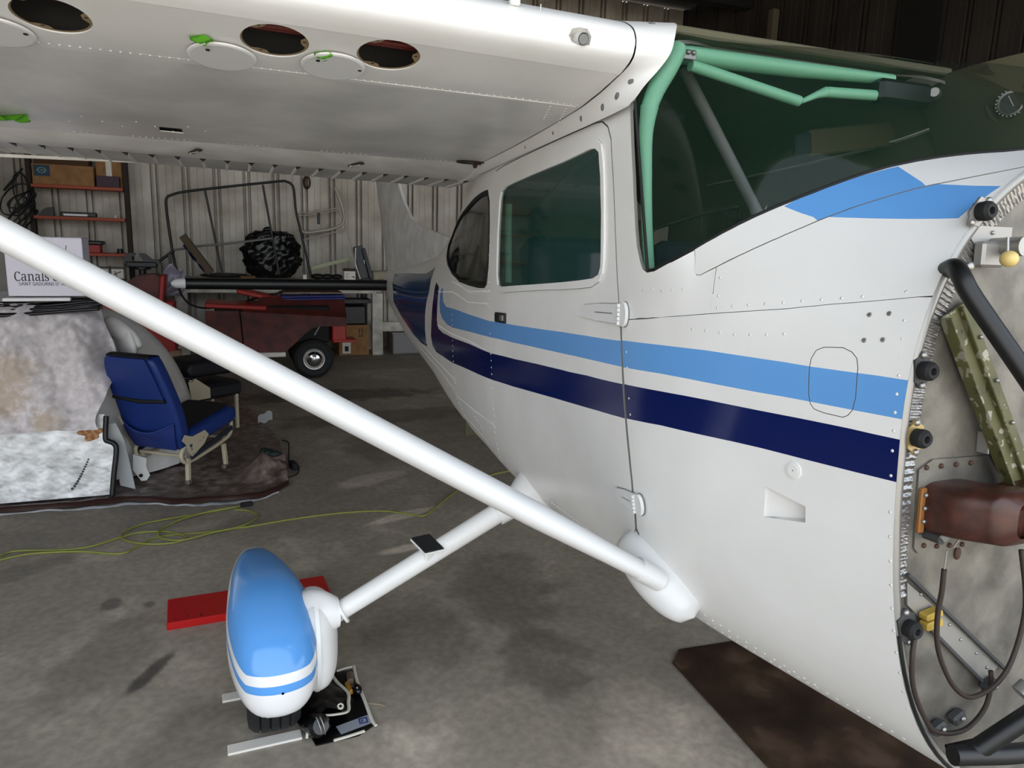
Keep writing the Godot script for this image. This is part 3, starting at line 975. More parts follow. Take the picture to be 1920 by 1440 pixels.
	ms.grid(M.interior, func(u, v):
		var x := lerpf(-0.80, -0.47, u)
		return Vector3(x, lerpf(1.40, 2.03, v), -0.548 + 0.10 * smoothstep(0.62, 1.0, v) + 0.02 * sin(PI * u)), 12, 16)
	part("port_post_lining", ms, fus)
	build_door(pc, door_line)
	build_windscreen()

func build_door(pc: Array, door_line: PackedVector2Array) -> void:
	var glass := outline("glass")
	var frame := outline("frame")
	var door := panel("door", plane, door_line, false, [frame], pc, 0.0012, null, false)
	# port door as a plain panel
	var sh := Sheet.new()
	sh.map = hull_map(false, true)
	var ms := Mesher.new()
	sh.cut(ms, M.white, door_line, [frame], pc)
	part("port_door", ms, plane)
	panel("window_frame", door, frame, false, [glass], [], 0.007, M.white, false, 0.0006)
	panel("window_pane", door, resize_outline(glass, 0.004), false, [], [], 0.001, M.glass_side, false)
	sh = Sheet.new()
	sh.map = hull_map(false, true)
	ms = Mesher.new()
	sh.cut(ms, M.glass_side, frame, [], [], 0.0)
	part("port_window_pane", ms, plane)
	# inner edge trim along the rear of the window
	var map := hull_map(false, false)
	ms = Mesher.new()
	var path := []
	for k in 7:
		var r: Array = map.call(lerpf(-1.535, -1.545, k / 6.0), lerpf(14.0, 30.0, k / 6.0))
		path.append(r[0] - r[1] * 0.03)
	ms.tube(M.mint, path, 0.012, 8)
	part("window_trim", ms, door)
	# flush latch handle in its black recess
	ms = Mesher.new()
	var c: Array = map.call(-1.518, 5.87)
	var fr := frame_at(c[0], c[1]).basis
	ms.box(M.black, c[0] + c[1] * 0.003, Vector3(0.105, 0.034, 0.012), fr, 0.004)
	ms.box(M.steel, c[0] + c[1] * 0.010 + fr.x * 0.028, Vector3(0.030, 0.020, 0.006), fr, 0.003)
	ms.box(M.black, c[0] + c[1] * 0.009 + fr.x * -0.016, Vector3(0.05, 0.022, 0.008), fr, 0.004)
	var hd := part("door_handle", ms, door)
	hd.set_meta("label", "black flush door handle")
	for hinge in [[-0.716, 12.1, 0.20, 0.046], [-0.642, -22.4, 0.085, 0.042]]:
		ms = Mesher.new()
		var h: Array = map.call(hinge[0], hinge[1])
		fr = frame_at(h[0], h[1]).basis
		var l: float = hinge[2]
		var w: float = hinge[3]
		# tapered leaf on the door, knuckles, and the leaf on the post
		var leaf := PackedVector2Array([Vector2(0.04, -w / 2), Vector2(0.04, w / 2), Vector2(0.04 - l * 0.5, w * 0.46), Vector2(0.04 - l * 0.93, w * 0.33), Vector2(0.04 - l, w * 0.2), Vector2(0.04 - l, -w * 0.2), Vector2(0.04 - l * 0.93, -w * 0.33), Vector2(0.04 - l * 0.5, -w * 0.46)])
		var rim := Geometry2D.offset_polygon(leaf, 0.0016)[0]
		ms.plate(M.grey, rim, h[0], fr.x, fr.y, fr.z, 0.002)
		ms.plate(M.white_clean, leaf, h[0], fr.x, fr.y, fr.z, 0.009)
		var post := PackedVector2Array()
		for q in circle(Vector2(0.062, 0), Vector2(0.016, w * 0.62), 20): post.append(Vector2(maxf(q.x, 0.05), q.y))
		ms.plate(M.grey, Geometry2D.offset_polygon(post, 0.0016)[0], h[0], fr.x, fr.y, fr.z, 0.002)
		ms.plate(M.white_clean, post, h[0], fr.x, fr.y, fr.z, 0.010)
		for k in 5:
			var y0 := -w * 0.55 + w * 0.22 * k
			ms.tube(M.white_clean, [h[0] + fr.x * 0.045 + fr.y * y0 + fr.z * 0.008, h[0] + fr.x * 0.045 + fr.y * (y0 + w * 0.19) + fr.z * 0.008], 0.0065, 10)
		ms.box(M.steel, h[0] + fr.x * (0.04 - l * 0.35) + fr.z * 0.008, Vector3(l * 0.45, 0.003, 0.003), fr, 0.001)
		part("door_hinge", ms, door)

func windscreen_point(u: float, v: float) -> Vector3:
	# u 0..1 from the starboard post to the centre line (1..2 mirrored), v 0..1 from the deck to the roof
	var m := u > 1.0
	if m: u = 2.0 - u
	var b: Array = []
	for q in outline("wsbase"): b.append(hull(q.x, q.y, true))
	b.append(hull(-0.048, 80, true))
	b.append(hull(-0.043, 90, true))
	var t := [Vector3(-0.652, 1.85, 0.570), Vector3(-0.640, 1.886, 0.550), Vector3(-0.625, 1.925, 0.520), Vector3(-0.612, 1.955, 0.505), Vector3(-0.615, 1.982, 0.494), Vector3(-0.640, 2.004, 0.475), Vector3(-0.68, 2.018, 0.40), Vector3(-0.70, 2.028, 0.28), Vector3(-0.70, 2.036, 0.14), Vector3(-0.70, 2.040, 0.0)]
	var p := at_curve(b, u)
	var q := at_curve(t, u)
	var r := p.lerp(q, v)
	var bulge := sin(PI * v) * smoothstep(0.0, 0.35, u)
	r += Vector3(0.035, 0.03, 0.0) * bulge
	if m:
		r.x += 0.13 * smoothstep(0.0, 1.0, (1.0 - u) * 1.6)
		r.z = -r.z
		r.y += 0.03 * absf(r.z) * v
	return r

func build_windscreen() -> void:
	var ms := Mesher.new()
	ms.grid(M.glass_windscreen, func(u, v): return windscreen_point(u * 2.0, v), 64, 14)
	var ws := part("windscreen", ms, plane)
	# rubber seal along the deck and up the starboard post
	ms = Mesher.new()
	var path := []
	for k in 41: path.append(windscreen_point(k / 20.0, 0.0) + Vector3(0, 0.002, 0))
	ms.tube(M.rubber, path, 0.004, 6)
	path = []
	for k in 9: path.append(windscreen_point(0.0, k / 8.0) + Vector3(0.0, 0.0, 0.002))
	ms.tube(M.rubber, path, 0.0035, 6)
	part("seal", ms, ws)
	# outside air thermometer through the far end of the glass
	ms = Mesher.new()
	var o := Vector3(-0.555, 1.925, -0.485)
	var ax := Vector3(0.62, -0.20, 0.66).normalized()
	ms.lathe(M.black, [Vector2(0, 0.022), Vector2(0.025, 0.022)], o, ax, 28)
	ms.lathe(M.steel, [Vector2(0.025, 0.024), Vector2(0.030, 0.022), Vector2(0.032, 0.0), Vector2(0.032, -0.02)], o, ax, 28)
	for k in 22:
		var q := frame_at(o, ax).basis
		var d := q.x * cos(TAU * k / 22) + q.y * sin(TAU * k / 22)
		ms.box(M.steel, o + d * 0.032, Vector3(0.005, 0.005, 0.034), Basis(d.cross(ax), d, ax), 0.001)
	ms.lathe(M.interior, [Vector2(0.032, -0.02), Vector2(0.050, -0.022)], o, ax, 28)
	ms.box(M.steel, o + ax * 0.024 + Vector3(0, 0.005, 0), Vector3(0.002, 0.03, 0.002), frame_at(o, ax).basis.rotated(ax, 0.5), 0.0)
	part("thermometer", ms, ws)

# ------------------------------------------------------------------ wing
const WING_X = [-0.60, -0.66, -0.75, -0.82, -0.92, -1.1, -1.5, -1.9, -2.5]
const WING_Y = [1.945, 1.927, 1.910, 1.898, 1.887, 1.878, 1.868, 1.865, 1.865]
func wing_low(x: float, z: float) -> float:
	return hermite(WING_X, WING_Y, x) + 0.02 * (z - 0.6)

func wing_map(x: float, z: float) -> Array:
	var p := Vector3(x, wing_low(x, z), z)
	var s := (wing_low(x + 0.01, z) - wing_low(x - 0.01, z)) / 0.02
	return [p, Vector3(s, -1.0, 0.02).normalized()]

const NOSE = [[-0.70, 1.918], [-0.674, 1.9265], [-0.652, 1.937], [-0.640, 1.950], [-0.635, 1.972], [-0.646, 1.997], [-0.672, 2.017], [-0.715, 2.037], [-0.80, 2.062], [-0.95, 2.088], [-1.25, 2.098], [-1.60, 2.060], [-2.0, 1.970], [-2.34, 1.885]]
func nose_map(u: float, z: float) -> Array:
	var pts := []
	for q in NOSE: pts.append(Vector3(q[0], q[1], 0))
	var f := func(t): return at_curve(pts, clampf(t / (NOSE.size() - 1), 0.0, 1.0))
	var p: Vector3 = f.call(u)
	var d: Vector3 = (f.call(minf(u + 0.1, 13.0)) - f.call(maxf(u - 0.1, 0.0)))
	p.z = z
	p.y += 0.02 * (z - 0.6)
	return [p, Vector3(d.y, -d.x, 0).normalized()]

func flap_front(z: float) -> float:
	return -1.715 - 0.085 * (clampf(z, 0.5, 2.2) - 0.6)

func build_wing() -> void:
	var wing := branch("wing", plane)
	var root := 0.586
	var tip := 5.35
	var holes := [[-0.80, 1.716], [-0.775, 1.326], [-0.767, 1.099]]
	var ms := Mesher.new()
	var sh := Sheet.new()
	sh.map = wing_map
	sh.step = Vector2(0.1, 0.2)
	var cuts := [PackedVector2Array([Vector2(-1.60, 1.545), Vector2(-1.60, 1.605), Vector2(-1.665, 1.608), Vector2(-1.665, 1.542)])]
	for h in holes: cuts.append(circle(Vector2(h[0], h[1]), 0.066, 36))
	sh.cut(ms, M.white, PackedVector2Array([Vector2(-0.70, root), Vector2(-0.70, tip), Vector2(-1.84, tip), Vector2(-1.85, 2.2), Vector2(flap_front(root), root)]), cuts, [[M.dark, PackedVector2Array([Vector2(-1.595, 1.54), Vector2(-1.595, 1.61), Vector2(-1.598, 1.61), Vector2(-1.598, 1.54)])], [M.wing_aft, PackedVector2Array([Vector2(-0.905, 0.5), Vector2(-0.975, 2.4), Vector2(-0.975, 5.4), Vector2(-1.9, 5.4), Vector2(-1.9, 0.5)])]], 0.003)
	var nm := Sheet.new()
	nm.map = nose_map
	nm.step = Vector2(0.25, 0.4)
	var vent := PackedVector2Array()
	for q in [[2.9, 0.694], [2.75, 0.715], [2.95, 0.735], [3.5, 0.745], [4.1, 0.738], [4.35, 0.72], [4.3, 0.70], [3.7, 0.692]]: vent.append(Vector2(q[0], q[1]))
	nm.cut(ms, M.white, PackedVector2Array([Vector2(0, root), Vector2(13, root), Vector2(13, tip), Vector2(0, tip)]), [vent], [], 0.004)
	var skin := part("wing_skin", ms, wing)
	# the port wing, plain
	ms = Mesher.new()
	var flip := func(map): return func(u, v):
		var r: Array = map.call(u, v)
		return [Vector3(r[0].x, r[0].y + 0.015 * v, -r[0].z), Vector3(r[1].x, r[1].y, -r[1].z)]
	sh.map = flip.call(wing_map)
	nm.map = flip.call(nose_map)
	sh.cut(ms, M.white, PackedVector2Array([Vector2(-0.70, 0.5), Vector2(-0.70, 5.2), Vector2(-2.3, 5.2), Vector2(-2.3, 0.5)]), [], [], 0.003)
	nm.cut(ms, M.white, PackedVector2Array([Vector2(0, 0.5), Vector2(13, 0.5), Vector2(13, 5.2), Vector2(0, 5.2)]), [], [], 0.003)
	part("port_wing_skin", ms, wing)
	# vent pocket and pipe in the leading edge
	ms = Mesher.new()
	var pk := []
	for q in vent:
		var r: Array = nose_map(q.x, q.y)
		pk.append(r[0] - r[1] * 0.03)
	for k in pk.size():
		var a: Array = nose_map(vent[k].x, vent[k].y)
		var b: Array = nose_map(vent[(k + 1) % pk.size()].x, vent[(k + 1) % pk.size()].y)
		ms.quad(M.white_dirty, a[0], b[0], pk[(k + 1) % pk.size()], pk[k])
	var centre := Vector3.ZERO
	for q in pk: centre += q / pk.size()
	for k in pk.size(): ms.tri(M.white_dirty, pk[k], pk[(k + 1) % pk.size()], centre)
	var vo: Array = nose_map(3.4, 0.711)
	ms.tube(M.white_clean, [vo[0] - vo[1] * 0.03, vo[0] + vo[1] * 0.004], 0.013, 18, false)
	ms.tube(M.grey, [vo[0] - vo[1] * 0.03, vo[0] + vo[1] * 0.003], 0.0105, 18, true)
	part("vent_inlet", ms, wing)
	# inside of the wing: spar webs, rib flanges and control cables seen through the open holes
	ms = Mesher.new()
	ms.box(M.grey_dark, Vector3(-0.95, 2.0, 2.9), Vector3(0.012, 0.15, 4.6), Basis.IDENTITY, 0.0)
	for z in [0.95, 1.22, 1.52, 1.86]: ms.box(M.grey_dark, Vector3(-0.84, 2.01, z), Vector3(0.20, 0.09, 0.006), Basis.IDENTITY, 0.0)
	ms.box(M.dark, Vector3(-1.635, 1.905, 1.575), Vector3(0.12, 0.02, 0.14), Basis.IDENTITY, 0.0)  # dark box added to stand for the shade inside the slot
	var ins := part("wing_structure", ms, wing)
	ms = Mesher.new()
	ms.tube(mat(Color(0.42, 0.13, 0.08), 0.5), [Vector3(-0.80, 1.95, 0.8), Vector3(-0.80, 1.968, 2.2)], 0.007, 8)
	ms.tube(mat(Color(0.55, 0.45, 0.28), 0.5), [Vector3(-0.775, 1.958, 0.8), Vector3(-0.79, 1.975, 2.2)], 0.005, 8)
	ms.tube(mat(Color(0.35, 0.10, 0.07), 0.5), [Vector3(-0.82, 1.948, 0.8), Vector3(-0.82, 1.97, 2.2)], 0.004, 8)
	for z in [1.09, 1.35, 1.69]: ms.box(M.tan, Vector3(-0.79, 1.963, z), Vector3(0.05, 0.012, 0.012), Basis.IDENTITY, 0.003)
	part("control_cable", ms, wing)
	# tan doubler rings with screw tabs round the holes
	for h in holes:
		ms = Mesher.new()
		var ring := Sheet.new()
		ring.map = wing_map
		ring.step = Vector2(0.05, 0.05)
		ring.off = -0.004
		var inner := PackedVector2Array()
		for i in 48:
			var a := TAU * i / 48
			var w := 0.062
			for t in [0.6, 2.7, 4.8]:
				w -= 0.012 * smoothstep(0.30, 0.16, absf(angle_difference(a, t)))
			inner.append(Vector2(h[0] + cos(a) * w, h[1] + sin(a) * w))
		ring.cut(ms, M.tan, circle(Vector2(h[0], h[1]), 0.072, 48), [inner], [], 0.0)
		for t in [0.6, 2.7, 4.8]:
			var r: Array = wing_map(h[0] + cos(t) * 0.057, h[1] + sin(t) * 0.057)
			ms.lathe(M.dark, [Vector2(0, 0.0), Vector2(0.004, -0.001)], r[0] + Vector3.UP * 0.003, Vector3.DOWN, 10)
		part("hole_ring", ms, wing)
	# the covers hang beside their holes, each held by one screw and a bit of green tape
	var tape := mat(Color(0.33, 0.62, 0.10), 0.6)
	for c in [[-0.867, 1.425, 0.0, -0.80, 1.462], [-0.842, 1.204, 0.2, -0.795, 1.228], [-0.888, 1.827, 0.4, -0.83, 1.87]]:
		var w: Array = wing_map(c[0], c[1])
		ms = Mesher.new()
		ms.lathe(M.white_clean, [Vector2(0, 0.0075), Vector2(0.062, 0.0075), Vector2(0.0665, 0.006), Vector2(0.0675, 0.003), Vector2(0.066, 0.002)], w[0], w[1], 44)
		for t in [0.5, 2.4, 4.6]:
			var q: Vector3 = w[0] + Vector3(cos(t + c[2]), 0, sin(t + c[2])) * 0.056 + w[1] * 0.0078
			ms.lathe(M.dark, [Vector2(0, 0.0008), Vector2(0.0042, 0.0006), Vector2(0.0045, -0.001)], q, w[1], 10)
		var cover := part("inspection_cover", ms, wing)
		ms = Mesher.new()
		var t0: Array = wing_map(c[3], c[4])
		ms.grid(tape, func(u, v): return t0[0] + Vector3((u - 0.5) * 0.030 + 0.005 * sin(v * 7.0), -0.005 - 0.007 * sin(u * 9.0 + v * 4.0) * sin(v * 3.0), (v - 0.5) * 0.042), 8, 10)
		part("green_tape", ms, cover)
	# a bit of green tape left on the lower skin at the edge of the picture
	ms = Mesher.new()
	ms.grid(tape, func(u, v): return Vector3(-1.62 + u * 0.03 - 0.02 * v, 1.889 - 0.006 - 0.01 * sin(u * 5.0 + v * 6.0), 1.93 + v * 0.09), 6, 10)
	part("green_tape", ms, wing)
	# oval ring where the flap push rod passes, and small marks
	ms = Mesher.new()
	var oval := []
	for i in 29: oval.append(Vector3(-1.684 + 0.022 * cos(TAU * i / 28), 1.864, 0.622 + 0.052 * sin(TAU * i / 28)))
	ms.tube(M.brown_dark, oval, 0.0035, 6, false)
	ms.ball(mat(Color(0.22, 0.12, 0.08), 0.8), Vector3(-1.70, 1.857, 0.603), Vector3(0.012, 0.01, 0.008))
	part("push_rod_ring", ms, wing)
	# spar rivets
	var tiny := dome_mesh(0.0027, 0.0016, M.rivet)
	var at := []
	var z := 0.60
	while z < 2.15:
		var x := lerpf(-0.886, -0.93, (z - 0.6) / 1.2)
		var r: Array = wing_map(x, z)
		at.append(frame_at(r[0], r[1]))
		if z < 1.9:
			r = wing_map(flap_front(z) + 0.022, z)
			if int(z * 1000) % 3 != 0: at.append(frame_at(r[0], r[1]))
		z += 0.0182
	for k in 7:
		for s in 2:
			var r: Array = wing_map(-0.90 - 0.022 * k, 0.665 - 0.045 * s - 0.006 * k)
			at.append(frame_at(r[0], r[1]))
	for k in 9:
		var r: Array = wing_map(-1.60 + 0.05 * sin(k * 2.1), 1.48 + 0.045 * k)
		at.append(frame_at(r[0], r[1]))
	scatter("spar_rivets", tiny, at, wing)
	ms = Mesher.new()
	var lapline := []
	for k in 12:
		var zz := lerpf(0.6, 2.3, k / 11.0)
		lapline.append(Vector3(lerpf(-0.895, -0.94, k / 11.0), wing_low(-0.91, zz) + 0.0002, zz))
	ms.tube(M.white_dirty, lapline, 0.0012, 6)
	part("lap_seam", ms, wing)
	# flap: rounded nose piece, then a beaded skin to the trailing edge
	ms = Mesher.new()
	var fz0 := 0.50
	var fz1 := 3.2
	ms.grid(M.white_dirty, func(u, v):
		var zz := lerpf(fz0, fz1, v)
		var x0 := flap_front(zz) - 0.006
		var x := lerpf(x0, -2.03, u)
		return Vector3(x, wing_low(x, zz) - 0.020 * pow(sin(PI * clampf(u * 0.62 + 0.02, 0, 1)), 0.8) + 0.004, zz), 14, 12)
	ms.grid(M.flap, func(u, v):
		var zz := lerpf(fz0, fz1, v)
		var x := lerpf(-2.03, -2.355, u)
		return Vector3(x, wing_low(x, zz) - 0.010 + 0.008 * u, zz), 4, 12)
	ms.box(M.white_dirty, Vector3(-2.355, 1.888, 1.85), Vector3(0.01, 0.012, 2.7), Basis(Vector3.RIGHT, 0.02), 0.002)
	var flap := part("flap", ms, wing)
	ms = Mesher.new()
	var bead := Mesher.new()
	var notch := Mesher.new()
	for k in 34:
		var zz := 0.528 + 0.0812 * k
		if zz > fz1: break
		var pa := Vector3(-2.045, wing_low(-2.04, zz) - 0.0105, zz)
		var pb := Vector3(-2.345, wing_low(-2.35, zz) - 0.0025, zz)
		ms = Mesher.new()
		ms.tube(M.white_dirty, [pa, pa.lerp(pb, 0.06), pa.lerp(pb, 0.94), pb], [0.003, 0.0065, 0.0065, 0.003], 8)
		ms.tri(M.dark, pa + Vector3(0.012, -0.004, -0.011), pa + Vector3(0.012, -0.004, 0.011), pa + Vector3(-0.05, -0.007, 0))
		part("bead", ms, flap)
	# flap hinge fittings: two dark slots
	for q in [[-1.86, 0.995], [-1.88, 1.52]]:
		ms = Mesher.new()
		var p := Vector3(q[0], wing_low(q[0], q[1]) - 0.016, q[1])
		ms.box(M.brown_dark, p, Vector3(0.09, 0.006, 0.018), Basis(Vector3.UP, 0.35), 0.002)
		ms.box(M.white_dirty, p + Vector3(0.0, -0.003, 0.004), Vector3(0.06, 0.004, 0.004), Basis(Vector3.UP, 0.5), 0.001)
		part("hinge_slot", ms, flap)
	# root fairing between wing and cabin
	var A := [[-0.95, 2.09], [-0.80, 2.063], [-0.715, 2.038], [-0.672, 2.018], [-0.647, 1.999], [-0.635, 1.973], [-0.639, 1.949], [-0.65, 1.936], [-0.674, 1.925], [-0.74, 1.911], [-0.82, 1.897], [-0.95, 1.885], [-1.3, 1.871], [-1.7, 1.865], [-2.05, 1.863]]
	var B := [Vector3(-0.95, 2.07, 0.44), Vector3(-0.78, 2.06, 0.445), Vector3(-0.70, 2.045, 0.455), Vector3(-0.655, 2.026, 0.47), Vector3(-0.628, 2.003, 0.488), Vector3(-0.614, 1.980, 0.500), Vector3(-0.615, 1.957, 0.505), Vector3(-0.622, 1.939, 0.512), Vector3(-0.636, 1.917, 0.525), Vector3(-0.650, 1.885, 0.550), Vector3(-0.662, 1.852, 0.573), Vector3(-0.74, 1.842, 0.576), Vector3(-1.2, 1.842, 0.568), Vector3(-1.6, 1.842, 0.560), Vector3(-2.05, 1.845, 0.545)]
	var A3 := []
	for q in A: A3.append(Vector3(q[0], q[1], 0.5825))
	ms = Mesher.new()
	ms.grid(M.white, func(u, v): return at_curve(A3, u).lerp(at_curve(B, u), v) + Vector3(0, -0.004, 0) * sin(PI * v) * smoothstep(0.55, 0.75, u), 90, 8)
	var fair := part("root_fairing", ms, wing)
	for t in [0.63, 0.70, 0.765, 0.80, 0.83, 0.865, 0.20]:
		var a := at_curve(A3, t).lerp(at_curve(B, t), 0.5)
		var du := (at_curve(A3, t + 0.01).lerp(at_curve(B, t + 0.01), 0.5) - at_curve(A3, t - 0.01).lerp(at_curve(B, t - 0.01), 0.5))
		var nn := du.cross(at_curve(B, t) - at_curve(A3, t)).normalized()
		if nn.dot(a - Vector3(-0.9, 2.0, 0.4)) < 0: nn = -nn
		ms = Mesher.new()
		ms.lathe(M.grey, [Vector2(0, 0.003), Vector2(0.004, 0.003), Vector2(0.0045, 0.002), Vector2(0.0085, 0.0014), Vector2(0.009, -0.001)], a - nn * 0.001, nn, 16)
		part("fairing_screw", ms, fair)
	# stall warning tab and a pin on the upper leading edge
	ms = Mesher.new()
	var tb: Array = nose_map(5.6, 0.86)
	ms.box(M.white_clean, tb[0] + tb[1] * 0.008, Vector3(0.016, 0.018, 0.022), Basis.IDENTITY, 0.003)
	tb = nose_map(5.6, 0.80)
	ms.tube(M.white_clean, [tb[0], tb[0] + Vector3(0, 0.012, -0.001)], 0.001, 6)
	part("leading_edge_tab", ms, wing)
	# blue paint patch near the top of the leading edge
	ms = Mesher.new()
	var bs := Sheet.new()
	bs.map = nose_map
	bs.step = Vector2(0.25, 0.02)
	bs.off = 0.0006
	bs.cut(ms, mat(Color(0.10, 0.20, 0.45), 0.5), circle(Vector2(4.3, 1.312), Vector2(0.9, 0.028), 14), [], [], 0.0)
	part("blue_patch", ms, wing)

func build_strut_and_gear() -> void:
	# ---- lift strut: streamlined tube from the cuff on the fuselage to the wing
	var a := Vector3(-0.53, 0.807, 0.587)
	var b := Vector3(-0.86, 1.915, 2.47)
	var d := (b - a).normalized()
	var cz := (Vector3.RIGHT - d * d.x).normalized()    # chord direction
	var th := cz.cross(d)
	var ms := Mesher.new()
	var L := a.distance_to(b)
	ms.grid(M.white_clean, func(u, v):
		var s: float = v * L
		var k := lerpf(0.75, 1.0, smoothstep(0.0, 0.35, s))
		var ang: float = TAU * u
		var c := cos(ang)
		return a + d * s + cz * ((0.052 * c - 0.006 * (1.0 - c * c)) * lerpf(0.7, 1.0, smoothstep(0.0, 0.35, s))) + th * (0.0275 * k * sin(ang) * (1.0 + 0.25 * c)), 36, 24, true, false)
	var strut := part("wing_strut", ms, plane)
	# cuff where the strut meets the fuselage
	ms = Mesher.new()
	var c0 := Vector3(-0.572, 0.772, 0.515)
	var bx := Basis(Vector3(0.84, -0.40, -0.37).normalized(), Vector3.ZERO, Vector3.ZERO)
	var ax := Vector3(0.80, -0.52, -0.25).normalized()
	var out := (Vector3(0.15, -0.15, 0.97) - ax * ax.dot(Vector3(0.15, -0.15, 0.97))).normalized()
	var basis := Basis(ax, ax.cross(out), out)
	ms.grid(M.white_clean, func(u, v):
		var t: float = v * 2.0 - 1.0
		var w := sqrt(maxf(0.0, 1.0 - t * t))
		var e := pow(w, 0.8)
		return c0 + ax * (0.128 * t) + basis.y * (0.060 * e * cos(TAU * u)) + out * (0.066 * e * sin(TAU * u)), 32, 20, true, false)
	ms.tube(M.white_clean, [a - d * 0.05, a + d * 0.012], 0.036, 24, true, 0.72, th)
	part("strut_cuff", ms, strut)
	# ---- main gear, starboard
	var gear := branch("main_gear", plane)
	ms = Mesher.new()
	var g0 := Vector3(-1.44, 0.735, 0.46)
	var g1 := Vector3(-1.452, 0.375, 1.165)
	ms.tube(M.white, [g0, g0.lerp(g1, 0.5), g1], [0.036, 0.0335, 0.031], 24)
	part("gear_leg", ms, gear)
	# fairing at the fuselage
	ms = Mesher.new()
	var gd := (g1 - g0).normalized()
	var e0 := g0 + gd * 0.02
	ms.tube(M.white, [e0 - gd * 0.08, e0, e0 + gd * 0.05, e0 + gd * 0.10, e0 + gd * 0.145], [0.12, 0.082, 0.056, 0.046, 0.043], 28)
	part("gear_fairing", ms, gear)
	# step
	ms = Mesher.new()
	var sp := g0.lerp(g1, 0.555) + Vector3(0.012, 0.05, 0.0)
	var sb := Basis(Vector3.UP, 0.25) * Basis(Vector3.FORWARD, 0.2)
	ms.box(M.white, sp - Vector3(0, 0.004, 0), Vector3(0.105, 0.008, 0.075), sb, 0.003)
	ms.box(M.rubber, sp + Vector3(0, 0.002, 0), Vector3(0.10, 0.006, 0.07), sb, 0.002)
	ms.box(M.white, sp - Vector3(0, 0.028, 0), Vector3(0.05, 0.045, 0.04), sb, 0.006)
	part("step", ms, gear)
	# wheel
	var wc := Vector3(-1.535, 0.2, 1.352)
	ms = Mesher.new()
	var prof := []
	for q in [[0.10, -0.072], [0.15, -0.082], [0.178, -0.078], [0.193, -0.062], [0.1985, -0.050], [0.1985, -0.047], [0.190, -0.046], [0.190, -0.041], [0.1995, -0.040], [0.2005, -0.018], [0.191, -0.017], [0.191, -0.012], [0.2005, -0.011], [0.2005, 0.011], [0.191, 0.012], [0.191, 0.017], [0.2005, 0.018], [0.1995, 0.040], [0.190, 0.041], [0.190, 0.046], [0.1985, 0.047], [0.193, 0.062], [0.178, 0.078], [0.15, 0.082], [0.10, 0.072]]: prof.append(Vector2(q[0], q[1]))
	ms.lathe(M.rubber, prof, wc, Vector3.BACK, 48)
	ms.lathe(M.alu, [Vector2(0.0, 0.05), Vector2(0.1, 0.05), Vector2(0.1, -0.05), Vector2(0, -0.05)], wc, Vector3.BACK, 24)
	part("wheel", ms, gear)
	# spat: light blue upper body, white band, thin blue band, white below
	var img := Image.create(8, 1024, false, Image.FORMAT_RGB8)
	for y in 1024:
		var h := y / 1024.0 * 0.6
		var col := Color(0.93, 0.925, 0.915)
		if h > 0.305 or (h > 0.250 and h < 0.275): col = Color(0.36, 0.615, 0.88)
		for x in 8: img.set_pixel(x, y, col)
	var spat_paint := mat(Color.WHITE, 0.16)
	spat_paint.albedo_texture = ImageTexture.create_from_image(img)
	var st := [[-0.635, 0.372, 0.004, 0.004], [-0.60, 0.372, 0.022, 0.024], [-0.52, 0.370, 0.050, 0.050], [-0.40, 0.362, 0.088, 0.080], [-0.25, 0.348, 0.125, 0.108], [-0.08, 0.330, 0.160, 0.128], [0.03, 0.314, 0.170, 0.135], [0.11, 0.300, 0.162, 0.130], [0.18, 0.282, 0.145, 0.118], [0.23, 0.266, 0.118, 0.098], [0.262, 0.256, 0.078, 0.066], [0.276, 0.252, 0.034, 0.032], [0.280, 0.251, 0.004, 0.004]]
	var spine := []
	var size := []
	for q in st:
		spine.append(Vector3(q[0], q[1], 0))
		size.append(Vector3(q[2], q[3], 0))
	ms = Mesher.new()
	var yaw := Basis(Vector3.UP, 0.07)
	ms.grid(spat_paint, func(u, v):
		var c := at_curve(spine, v)
		var s := at_curve(size, v)
		var ang: float = TAU * u
		var cx := cos(ang)
		var sx := sin(ang)
		var n := lerpf(2.7, 2.1, smoothstep(0.6, 0.95, v))
		var r := pow(pow(absf(cx), n) + pow(absf(sx), n), -1.0 / n)
		var y := c.y + s.x * sx * r
		return Vector3(wc.x, 0, wc.z) + yaw * Vector3(c.x, maxf(y, 0.150 + 0.012 * v), s.y * cx * r), 56, 48, true, false, func(p: Vector3): return Vector2(0.5, clampf((p.y - 0.42 * clampf(-1.30 - p.x, 0.0, 0.30)) / 0.6, 0, 1)))
	var spat := part("wheel_spat", ms, gear)
	# bracket fairing on the inner side of the spat
	ms = Mesher.new()
	var e1 := g1 + gd * -0.005
	ms.grid(M.white, func(u, v):
		var t := v as float
		var ang: float = TAU * u
		var c := Vector3(-1.50, 0.30, wc.z - 0.085).lerp(e1 - gd * 0.02, t)
		c.y += 0.03 * sin(PI * t)
		var rx := lerpf(0.135, 0.046, pow(t, 0.55))
		var ru := lerpf(0.16, 0.046, pow(t, 0.6))
		var rd := lerpf(0.19, 0.046, pow(t, 0.65))
		return c + Vector3(rx * cos(ang), (ru if sin(ang) > 0 else rd) * sin(ang), 0), 36, 16, true, false)
	ms.tube(M.white, [e1 - gd * 0.035, e1 - gd * 0.026], 0.0455, 24)
	ms.grid(M.white, func(u, v):
		var t: float = TAU * u
		var p2: float = PI * v
		var rr := pow(sin(p2), 0.6)
		return Vector3(-1.505 + 0.135 * cos(t) * rr, 0.285 + 0.155 * signf(cos(p2)) * pow(absf(cos(p2)), 0.75), wc.z - 0.135 + 0.074 * sin(t) * rr), 36, 20, true, false)
	part("spat_bracket", ms, spat)
	ms = Mesher.new()
